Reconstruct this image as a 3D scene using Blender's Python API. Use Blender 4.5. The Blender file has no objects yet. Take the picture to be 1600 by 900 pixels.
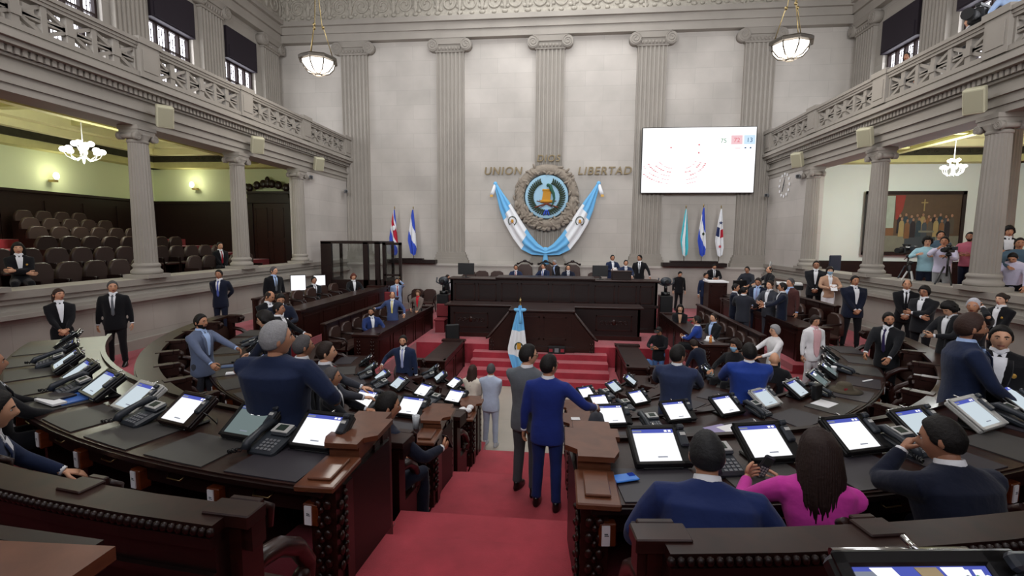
import bpy, math, random
import numpy as np
from mathutils import Matrix, Vector
random.seed(7); rng = np.random.default_rng(7)
PI = math.pi
COL = bpy.context.scene.collection
def R(d): return math.radians(d)

# ------------------------------------------------------------------ mesh builder
class MB:
    def __init__(s, M=None):
        s.v = []; s.f = []; s.mi = []; s.sm = []; s.M = M or Matrix.Identity(4)
    def add(s, vs, fs, mi=0, smooth=False):
        n = len(s.v); M = s.M
        for p in vs:
            q = M @ Vector(p); s.v.append((q.x, q.y, q.z))
        for f in fs:
            s.f.append(tuple(i + n for i in f)); s.mi.append(mi); s.sm.append(smooth)
        return s
    def box(s, x0, x1, y0, y1, z0, z1, mi=0, bev=0.0):
        if x0 > x1: x0, x1 = x1, x0
        if y0 > y1: y0, y1 = y1, y0
        if z0 > z1: z0, z1 = z1, z0
        if bev <= 0:
            vs = [(x, y, z) for x in (x0, x1) for y in (y0, y1) for z in (z0, z1)]
            return s.add(vs, [(0,1,3,2),(4,6,7,5),(0,4,5,1),(2,3,7,6),(0,2,6,4),(1,5,7,3)], mi)
        b = min(bev, (x1-x0)*.45, (y1-y0)*.45, (z1-z0)*.45)
        rings = []
        for z, i in ((z0, b), (z0+b, 0), (z1-b, 0), (z1, b)):
            rings.append([(x0+i, y0+b+i*0, z), (x0+b, y0+i, z), (x1-b, y0+i, z), (x1-i, y0+b, z),
                          (x1-i, y1-b, z), (x1-b, y1-i, z), (x0+b, y1-i, z), (x0+i, y1-b, z)])
        return s.loft(rings, mi=mi, smooth=False)
    def loft(s, rings, mi=0, smooth=True, cap=True, closed=True):
        n = len(rings[0]); vs = [p for r in rings for p in r]; fs = []
        for i in range(len(rings)-1):
            for j in range(n if closed else n-1):
                a = i*n + j; b = i*n + (j+1) % n
                fs.append((a, b, b+n, a+n))
        s.add(vs, fs, mi, smooth)
        if cap and closed:
            o = len(s.v) - len(vs)
            s.f.append(tuple(o + j for j in range(n))[::-1]); s.mi.append(mi); s.sm.append(False)
            s.f.append(tuple(o + (len(rings)-1)*n + j for j in range(n))); s.mi.append(mi); s.sm.append(False)
        return s
    def tube(s, pts, rad, n=8, mi=0, smooth=True, flat=1.0, cap=True):
        pts = [Vector(p) for p in pts]; m = len(pts)
        if not hasattr(rad, '__len__'): rad = [rad]*m
        rings = []; up = None
        for i in range(m):
            t = (pts[min(i+1, m-1)] - pts[max(i-1, 0)])
            if t.length < 1e-9: t = Vector((0,0,1))
            t.normalize()
            if up is None:
                a = Vector((0,0,1)) if abs(t.z) < .9 else Vector((0,1,0))
                up = (a - t*a.dot(t)).normalized()
            else:
                up = up - t*up.dot(t)
                up = up.normalized() if up.length > 1e-6 else Vector((1,0,0))
            sd = t.cross(up)
            rings.append([tuple(pts[i] + rad[i]*(math.cos(2*PI*k/n)*sd + flat*math.sin(2*PI*k/n)*up)) for k in range(n)])
        return s.loft(rings, mi, smooth, cap)
    def cyl(s, x, y, z0, z1, r, r2=None, n=16, mi=0, smooth=True):
        r2 = r if r2 is None else r2
        return s.loft([[(x+q*math.cos(2*PI*k/n), y+q*math.sin(2*PI*k/n), z) for k in range(n)] for z, q in ((z0, r), (z1, r2))], mi, smooth)
    def lathe(s, prof, x=0, y=0, n=24, mi=0, smooth=True, cap=True):
        return s.loft([[(x+r*math.cos(2*PI*k/n), y+r*math.sin(2*PI*k/n), z) for k in range(n)] for r, z in prof], mi, smooth, cap)
    def ell(s, c, r, n=12, m=8, mi=0, rot=None):
        vs = []; 
        Q = rot or Matrix.Identity(3)
        for i in range(m+1):
            a = PI*i/m
            for j in range(n):
                b = 2*PI*j/n
                q = Q @ Vector((r[0]*math.sin(a)*math.cos(b), r[1]*math.sin(a)*math.sin(b), r[2]*math.cos(a)))
                vs.append((c[0]+q.x, c[1]+q.y, c[2]+q.z))
        fs = []
        for i in range(m):
            for j in range(n):
                a = i*n+j; b = i*n+(j+1) % n
                if i == 0: fs.append((a, a+n, b+n))
                elif i == m-1: fs.append((a, a+n, b))
                else: fs.append((a, a+n, b+n, b))
        return s.add(vs, fs, mi, True)
    def arc(s, r0, r1, z0, z1, t0, t1, seg=None, mi=0, fl=None, cap=True, smooth=False):
        """curved bar round the centre (0,11): r0..r1, z0..z1, from t0 to t1 degrees (0 = towards the entrance)"""
        seg = seg or max(1, int(abs(t1-t0)/2.5))
        rings = []
        for i in range(seg+1):
            t = t0+(t1-t0)*i/seg; d = fl(t) if fl else 0; c = (math.sin(R(t)), -math.cos(R(t)))
            rings.append([((r+d)*c[0], 11+(r+d)*c[1], z) for r, z in ((r0, z0), (r1, z0), (r1, z1), (r0, z1))])
        return s.loft(rings, mi, smooth, cap)
    def build(s, name, mat, parent=None, kind=None, label=None, mods=None):
        me = bpy.data.meshes.new(name); me.from_pydata(s.v, [], s.f)
        mats = mat if isinstance(mat, (list, tuple)) else [mat]
        for m in mats: me.materials.append(m)
        me.polygons.foreach_set('material_index', s.mi); me.polygons.foreach_set('use_smooth', s.sm)
        me.validate(); me.update()
        import bmesh
        bm = bmesh.new(); bm.from_mesh(me); bmesh.ops.recalc_face_normals(bm, faces=bm.faces); bm.to_mesh(me); bm.free()
        o = bpy.data.objects.new(name, me); COL.objects.link(o)
        if parent: o.parent = parent
        if kind: o['kind'] = kind
        if label: o['label'] = label
        return o

def tag(o, label, cat, group=None, kind=None):
    o['label'] = label; o['category'] = cat
    if group: o['group'] = group
    if kind: o['kind'] = kind
    return o
def thing(name, label, cat, loc=(0,0,0), rz=0.0, group=None, scale=1.0):
    o = bpy.data.objects.new(name, None); COL.objects.link(o); o.empty_display_size = .1
    o.location = loc; o.rotation_euler = (0, 0, rz); o.scale = (scale,)*3
    return tag(o, label, cat, group)
CH = {}
def dup(root, loc, rz, label, group=None):
    r = root.copy(); COL.objects.link(r); r.location = loc; r.rotation_euler = (0, 0, rz); r['label'] = label
    if group: r['group'] = group
    def rec(a, b):
        for ch in list(a.children):
            c = ch.copy(); COL.objects.link(c); c.parent = b
            rec(ch, c)
    rec(root, r)
    return r
def struct(o): o['kind'] = 'structure'; return o

# ------------------------------------------------------------------ materials
def nodes(name):
    m = bpy.data.materials.new(name); m.use_nodes = True
    nt = m.node_tree; b = nt.nodes['Principled BSDF']
    return m, nt, b
def lin(c):
    return tuple(((x/12.92) if x <= .04045 else ((x+.055)/1.055)**2.4) for x in c)
def hexc(h): return lin(tuple(int(h[i:i+2], 16)/255 for i in (0, 2, 4)))
def mat(name, h, rough=.6, spec=.5, metal=0, coat=0, var=0.0, scale=8.0, bump=0.0, bscale=60.0, emit=0, sheen=0):
    m, nt, b = nodes(name); c = hexc(h) if isinstance(h, str) else h
    b.inputs['Base Color'].default_value = (*c, 1); b.inputs['Roughness'].default_value = rough
    b.inputs['Specular IOR Level'].default_value = spec; b.inputs['Metallic'].default_value = metal
    b.inputs['Coat Weight'].default_value = coat; b.inputs['Coat Roughness'].default_value = .12
    b.inputs['Sheen Weight'].default_value = sheen
    tc = nt.nodes.new('ShaderNodeTexCoord')
    if var > 0:
        n = nt.nodes.new('ShaderNodeTexNoise'); n.inputs['Scale'].default_value = scale; n.inputs['Detail'].default_value = 4
        nt.links.new(tc.outputs['Object'], n.inputs['Vector'])
        r = nt.nodes.new('ShaderNodeMapRange'); r.inputs[3].default_value = 1-var; r.inputs[4].default_value = 1+var
        nt.links.new(n.outputs['Fac'], r.inputs[0])
        mx = nt.nodes.new('ShaderNodeMix'); mx.data_type = 'RGBA'; mx.blend_type = 'MULTIPLY'; mx.inputs[0].default_value = 1
        mx.inputs[6].default_value = (*c, 1)
        nt.links.new(r.outputs[0], mx.inputs[7]); nt.links.new(mx.outputs[2], b.inputs['Base Color'])
    if bump > 0:
        n = nt.nodes.new('ShaderNodeTexNoise'); n.inputs['Scale'].default_value = bscale; n.inputs['Detail'].default_value = 3
        nt.links.new(tc.outputs['Object'], n.inputs['Vector'])
        bp = nt.nodes.new('ShaderNodeBump'); bp.inputs['Strength'].default_value = bump; bp.inputs['Distance'].default_value = .02
        nt.links.new(n.outputs['Fac'], bp.inputs['Height']); nt.links.new(bp.outputs['Normal'], b.inputs['Normal'])
    if emit:
        b.inputs['Emission Color'].default_value = (*c, 1); b.inputs['Emission Strength'].default_value = emit
    return m
def stone_blocks(name, h1, h2, plane='xz', bw=1.5, bh=.62):
    """ashlar masonry: large blocks, each slightly different, with thin joints"""
    m, nt, b = nodes(name)
    tc = nt.nodes.new('ShaderNodeTexCoord'); sp = nt.nodes.new('ShaderNodeSeparateXYZ'); cb = nt.nodes.new('ShaderNodeCombineXYZ')
    nt.links.new(tc.outputs['Object'], sp.inputs[0])
    nt.links.new(sp.outputs[{'x': 0, 'y': 1}[plane[0]]], cb.inputs[0]); nt.links.new(sp.outputs[2], cb.inputs[1])
    br = nt.nodes.new('ShaderNodeTexBrick'); nt.links.new(cb.outputs[0], br.inputs['Vector'])
    br.inputs['Scale'].default_value = 1; br.inputs['Brick Width'].default_value = bw; br.inputs['Row Height'].default_value = bh
    br.inputs['Mortar Size'].default_value = .006; br.inputs['Mortar Smooth'].default_value = .4; br.inputs['Bias'].default_value = -.2
    c1, c2 = hexc(h1), hexc(h2)
    br.inputs['Color1'].default_value = (*c1, 1); br.inputs['Color2'].default_value = (*c2, 1)
    br.inputs['Mortar'].default_value = (*[x*.82 for x in c1], 1)
    n = nt.nodes.new('ShaderNodeTexNoise'); n.inputs['Scale'].default_value = .55; n.inputs['Detail'].default_value = 5
    nt.links.new(tc.outputs['Object'], n.inputs['Vector'])
    r = nt.nodes.new('ShaderNodeMapRange'); r.inputs[1].default_value = .3; r.inputs[2].default_value = .7; r.inputs[3].default_value = .84; r.inputs[4].default_value = 1.12
    nt.links.new(n.outputs['Fac'], r.inputs[0])
    mx = nt.nodes.new('ShaderNodeMix'); mx.data_type = 'RGBA'; mx.blend_type = 'MULTIPLY'; mx.inputs[0].default_value = 1
    nt.links.new(br.outputs['Color'], mx.inputs[6]); nt.links.new(r.outputs[0], mx.inputs[7])
    nt.links.new(mx.outputs[2], b.inputs['Base Color']); b.inputs['Roughness'].default_value = .85
    n2 = nt.nodes.new('ShaderNodeTexNoise'); n2.inputs['Scale'].default_value = 45; nt.links.new(tc.outputs['Object'], n2.inputs['Vector'])
    bp = nt.nodes.new('ShaderNodeBump'); bp.inputs['Strength'].default_value = .15; bp.inputs['Distance'].default_value = .01
    nt.links.new(n2.outputs['Fac'], bp.inputs['Height']); nt.links.new(bp.outputs['Normal'], b.inputs['Normal'])
    return m
def wood(name, h1, h2, rough=.28, coat=.4, sc=3.0):
    m, nt, b = nodes(name)
    tc = nt.nodes.new('ShaderNodeTexCoord'); mp = nt.nodes.new('ShaderNodeMapping'); mp.inputs['Scale'].default_value = (sc, sc, sc*6)
    nt.links.new(tc.outputs['Object'], mp.inputs[0])
    n = nt.nodes.new('ShaderNodeTexNoise'); n.inputs['Scale'].default_value = 2.2; n.inputs['Detail'].default_value = 6; n.inputs['Distortion'].default_value = .8
    nt.links.new(mp.outputs[0], n.inputs['Vector'])
    cr = nt.nodes.new('ShaderNodeValToRGB'); cr.color_ramp.elements[0].position = .3; cr.color_ramp.elements[1].position = .75
    cr.color_ramp.elements[0].color = (*hexc(h1), 1); cr.color_ramp.elements[1].color = (*hexc(h2), 1)
    nt.links.new(n.outputs['Fac'], cr.inputs[0]); nt.links.new(cr.outputs[0], b.inputs['Base Color'])
    b.inputs['Roughness'].default_value = rough; b.inputs['Coat Weight'].default_value = coat*.7; b.inputs['Coat Roughness'].default_value = .15; b.inputs['Specular IOR Level'].default_value = .3
    return m
def carpet(name, h):
    m, nt, b = nodes(name); c = hexc(h)
    tc = nt.nodes.new('ShaderNodeTexCoord')
    n = nt.nodes.new('ShaderNodeTexNoise'); n.inputs['Scale'].default_value = 1.6; n.inputs['Detail'].default_value = 8; n.inputs['Roughness'].default_value = .7
    nt.links.new(tc.outputs['Object'], n.inputs['Vector'])
    cr = nt.nodes.new('ShaderNodeValToRGB'); cr.color_ramp.elements[0].position = .32; cr.color_ramp.elements[1].position = .68
    cr.color_ramp.elements[0].color = (*[x*.72 for x in c], 1); cr.color_ramp.elements[1].color = (*[min(1, x*1.15) for x in c], 1)
    nt.links.new(n.outputs['Fac'], cr.inputs[0]); nt.links.new(cr.outputs[0], b.inputs['Base Color'])
    b.inputs['Roughness'].default_value = .95; b.inputs['Sheen Weight'].default_value = .3; b.inputs['Specular IOR Level'].default_value = .1
    n2 = nt.nodes.new('ShaderNodeTexNoise'); n2.inputs['Scale'].default_value = 160; nt.links.new(tc.outputs['Object'], n2.inputs['Vector'])
    bp = nt.nodes.new('ShaderNodeBump'); bp.inputs['Strength'].default_value = .4; bp.inputs['Distance'].default_value = .006
    nt.links.new(n2.outputs['Fac'], bp.inputs['Height']); nt.links.new(bp.outputs['Normal'], b.inputs['Normal'])
    return m
def glow(name, h, k):
    m = bpy.data.materials.new(name); m.use_nodes = True; nt = m.node_tree; nt.nodes.clear()
    e = nt.nodes.new('ShaderNodeEmission'); o = nt.nodes.new('ShaderNodeOutputMaterial')
    e.inputs[0].default_value = (*hexc(h), 1); e.inputs[1].default_value = k; nt.links.new(e.outputs[0], o.inputs[0])
    return m
def glassm(name):
    m = bpy.data.materials.new(name); m.use_nodes = True; nt = m.node_tree; nt.nodes.clear()
    t = nt.nodes.new('ShaderNodeBsdfTransparent'); g = nt.nodes.new('ShaderNodeBsdfGlossy'); x = nt.nodes.new('ShaderNodeMixShader'); o = nt.nodes.new('ShaderNodeOutputMaterial')
    g.inputs['Roughness'].default_value = .05; x.inputs[0].default_value = .08; t.inputs[0].default_value = (.9, .93, .92, 1)
    nt.links.new(t.outputs[0], x.inputs[1]); nt.links.new(g.outputs[0], x.inputs[2]); nt.links.new(x.outputs[0], o.inputs[0])
    return m

M = {}
M['wall_b'] = stone_blocks('back_wall_stone', 'b3ada6', 'bab4ad', 'xz')
M['wall_s'] = stone_blocks('side_wall_stone', '9a948c', 'a09b93', 'yz')  # same stone as the back wall, colour darkened for the dimmer sides
M['wall_p'] = stone_blocks('pier_stone', 'b8b2ac', 'c0bab4', 'yz')  # same stone again, colour lightened where the piers catch more window light
M['stone'] = mat('carved_stone', '938d85', .85, .3, var=.16, scale=1.1, bump=.12)
M['stone2'] = mat('pilaster_stone', '9a948c', .85, .3, var=.18, scale=.9, bump=.12)
M['relief'] = mat('relief_stone', 'a8a297', .9, .3, var=.3, scale=9, bump=1.0, bscale=14)
M['emb_stone'] = mat('emblem_stone', '8e8478', .9, .3, var=.3, scale=6, bump=.8, bscale=22)
M['marble'] = mat('well_marble', 'a79f93', .35, .5, var=.1, scale=3)
M['carpet'] = carpet('red_carpet', 'a03440')
M['wood'] = wood('dark_mahogany', '140807', '220e0b', rough=.42, coat=.18)
M['woodr'] = wood('red_mahogany', '1e0b08', '30130d', rough=.36, coat=.25)
M['woodt'] = wood('desk_top_mahogany', '1c0c0a', '311812', rough=.42, coat=.16)
M['woodo'] = wood('orange_wood', '54230d', '6e3214', rough=.4, coat=.2)
M['woodb'] = wood('brown_cap_wood', '55301f', '6b402b', rough=.32, coat=.35)
M['panel'] = wood('gallery_wainscot', '170c0a', '24120e', rough=.45, coat=.1)
M['mat_d'] = mat('desk_leather', '2f2b31', .5, .5, var=.12, scale=5)
M['mat_g'] = mat('desk_leather_grey', '3a3837', .55, .5, var=.12, scale=5)
M['leather'] = mat('brown_leather', '3a2620', .4, .5, var=.15, scale=6)
M['leatherb'] = mat('black_leather', '1a1413', .42, .5)
M['gseat'] = mat('gallery_leather', '3b2d29', .5, .4, var=.15, scale=4)
M['black'] = mat('black_plastic', '121214', .35, .5)
M['blackm'] = mat('matte_black', '0d0d0f', .6, .4)
M['dgray'] = mat('phone_grey', '2c3138', .4, .5)
M['silver'] = mat('silver_plastic', 'b5b5b2', .35, .5)
M['lcd'] = mat('phone_display', '2f3a33', .3, .5)
M['whitep'] = mat('white_paper', 'e8e8ea', .8, .2)
M['violetp'] = mat('lilac_paper', '9c93b8', .8, .2)
M['bluef'] = mat('blue_folder', '3f6bb8', .4, .5)
M['greenp'] = mat('pale_green_paper', 'b8c8a8', .8, .2)
M['chrome'] = mat('chrome', 'c8c8c8', .15, .5, metal=1)
M['brass'] = mat('brass', 'a08d62', .35, .5, metal=1)
M['gold'] = mat('gold_paint', 'b28a3c', .45, .5, metal=.3)
M['letter'] = mat('letter_bronze', '75664a', .5, .5, metal=.4)
M['cream'] = mat('cream_plastic', 'bdb99f', .5, .4)
M['green_wall'] = mat('gallery_green_plaster', 'cdd6b2', .9, .2, var=.04, scale=1)
M['green_wall2'] = mat('gallery_pale_green_plaster', 'd0d6d0', .9, .2, var=.04, scale=1)
M['gceil'] = mat('gallery_ceiling_paint', 'e2deb0', .8, .3, var=.12, scale=2)
M['gceil2'] = mat('gallery_ceiling_dark_band', '2f2d20', .7, .3, var=.5, scale=7)
M['gceil3'] = mat('gallery_ceiling_olive', 'c0bc84', .8, .3, var=.2, scale=3)
M['ceil'] = mat('hall_ceiling_plaster', 'a8a298', .9, .2)
M['glass'] = glassm('clear_glass')
M['lampglass'] = glow('lamp_glass', 'fff6ea', 6)
M['bulb'] = glow('chandelier_bulb', 'fffbee', 14)
M['sconce'] = glow('sconce_bulb', 'fff3c8', 7)
M['winsky'] = glow('daylight_window', 'f1f0fa', 3.2)
M['screen_w'] = glow('screen_white', 'fbfbff', 1.1)
M['screen_b'] = glow('screen_blue_bar', '5a66c8', .8)
M['screen_g'] = glow('screen_grey', '8fa0a0', .55)
M['screen_c'] = glow('screen_pale', 'cfdce4', .95)
M['screen_t'] = glow('screen_text', '9aa0b0', .7)
M['scr_pink'] = glow('screen_pink', 'f8ccd2', 1.0)
M['scr_red'] = glow('screen_red', 'e8848c', .95)
M['scr_cyan'] = glow('screen_cyan', 'cfe8fb', 1.05)
M['scr_blue'] = glow('screen_navy', '4a74a8', .6)
M['scr_green'] = glow('screen_green', '74b48c', .7)
M['scr_grey'] = glow('screen_faint', 'd8dce0', .95)
M['scr_big'] = glow('big_screen_white', 'ffffff', 1.25)
M['navyscr'] = glow('navy_screen', '2a3f9a', .6)
M['winframe'] = mat('window_frame', '2a1a18', .5, .4)
M['blind'] = mat('window_hood', '241d26', .7, .3)
M['redlamp'] = mat('dull_red', '8a2430', .5, .4)
M['grey'] = mat('grey_metal', '6e7074', .4, .5)
# flags and emblem
for k, h in dict(sky='6fb4e4', fwhite='e4e6ea', royalf='3a55c0', fred='b8283c', turq='4cc0cc', leafg='2f3d2c', embb='9cc3da', gquet='2f5a48', scroll='c08a2c', rifle='7a4430', navyf='2a3560').items():
    M[k] = mat('paint_'+k, h, .7, .3)
# clothes, skin, hair
CL = dict(black='121216', black2='191a1e', navy='1d2742', navyd='151a2b', navy3='2b3450', navyb='1e2b58', blue2='20305e', royal='1f2f76', royald='1d2b60', royal2='213a86',
 gray='5c6066', grayd='45474b', charc='3a3c44', charcd='2a2c34', bluegray='5d6780', bluegray2='7d90b4', bluegray3='3d4a72', taupe='6e625c', brown='4a2c2a', cream='d8cfc0', creamd='9a948c',
 whitec='dcdadc', nude='b08c74', lbluegray='a9b4c8', magenta='c23a9a', cyan='9cc4d0', lilacw='cfcbe2', grayl='8d8e90', tealgray='4a6070', pinkd='b06072', lblue2='a8c0e4', denim='4c6c9c',
 white='dcdde2', lblue='a4bce4', redb='b81c2c', pink='d0a4a8', yellow='d8c878', lilac='9aa0c8', purple='2a2048', red='8e1c28', blue='4858a0')
for k, h in CL.items(): M['c_'+k] = mat('cloth_'+k, h, .85, .15, sheen=.1, var=.10, scale=14, bump=.5, bscale=9)
for k, h in dict(blk='120e0d', dbr='231712', brn='33201a', brn2='24130f', lbr='5a4030', red='5a2a20', gray='8c8c8e', gry2='4a4748', white='b4b4bc', dgr='222224').items(): M['h_'+k] = mat('hair_'+k, h, .65, .3, var=.35, scale=70, bump=.25, bscale=60)
SK = []
for k, (a, l) in enumerate((('c08c6e', '9a544a'), ('b27e60', '8c4840'), ('cc9a7c', 'a86058'), ('a5745a', '804438'), ('d2a488', 'b86c64'))):
    SK.append((mat('skin_%d' % k, a, .5, .4), mat('lips_%d' % k, l, .5, .4)))
M['eyew'] = mat('eye_white', 'c8c4c0', .3, .5); M['iris'] = mat('eye_dark', '120c0a', .2, .5)
M['maskb'] = mat('face_mask', '8fb4d0', .8, .2)
M['shoe'] = mat('black_shoe', '0f0d0d', .3, .5); M['shoew'] = mat('white_shoe', 'b8bcc4', .6, .3); M['shoeb'] = mat('brown_shoe', '3a1e14', .35, .5)
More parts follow.
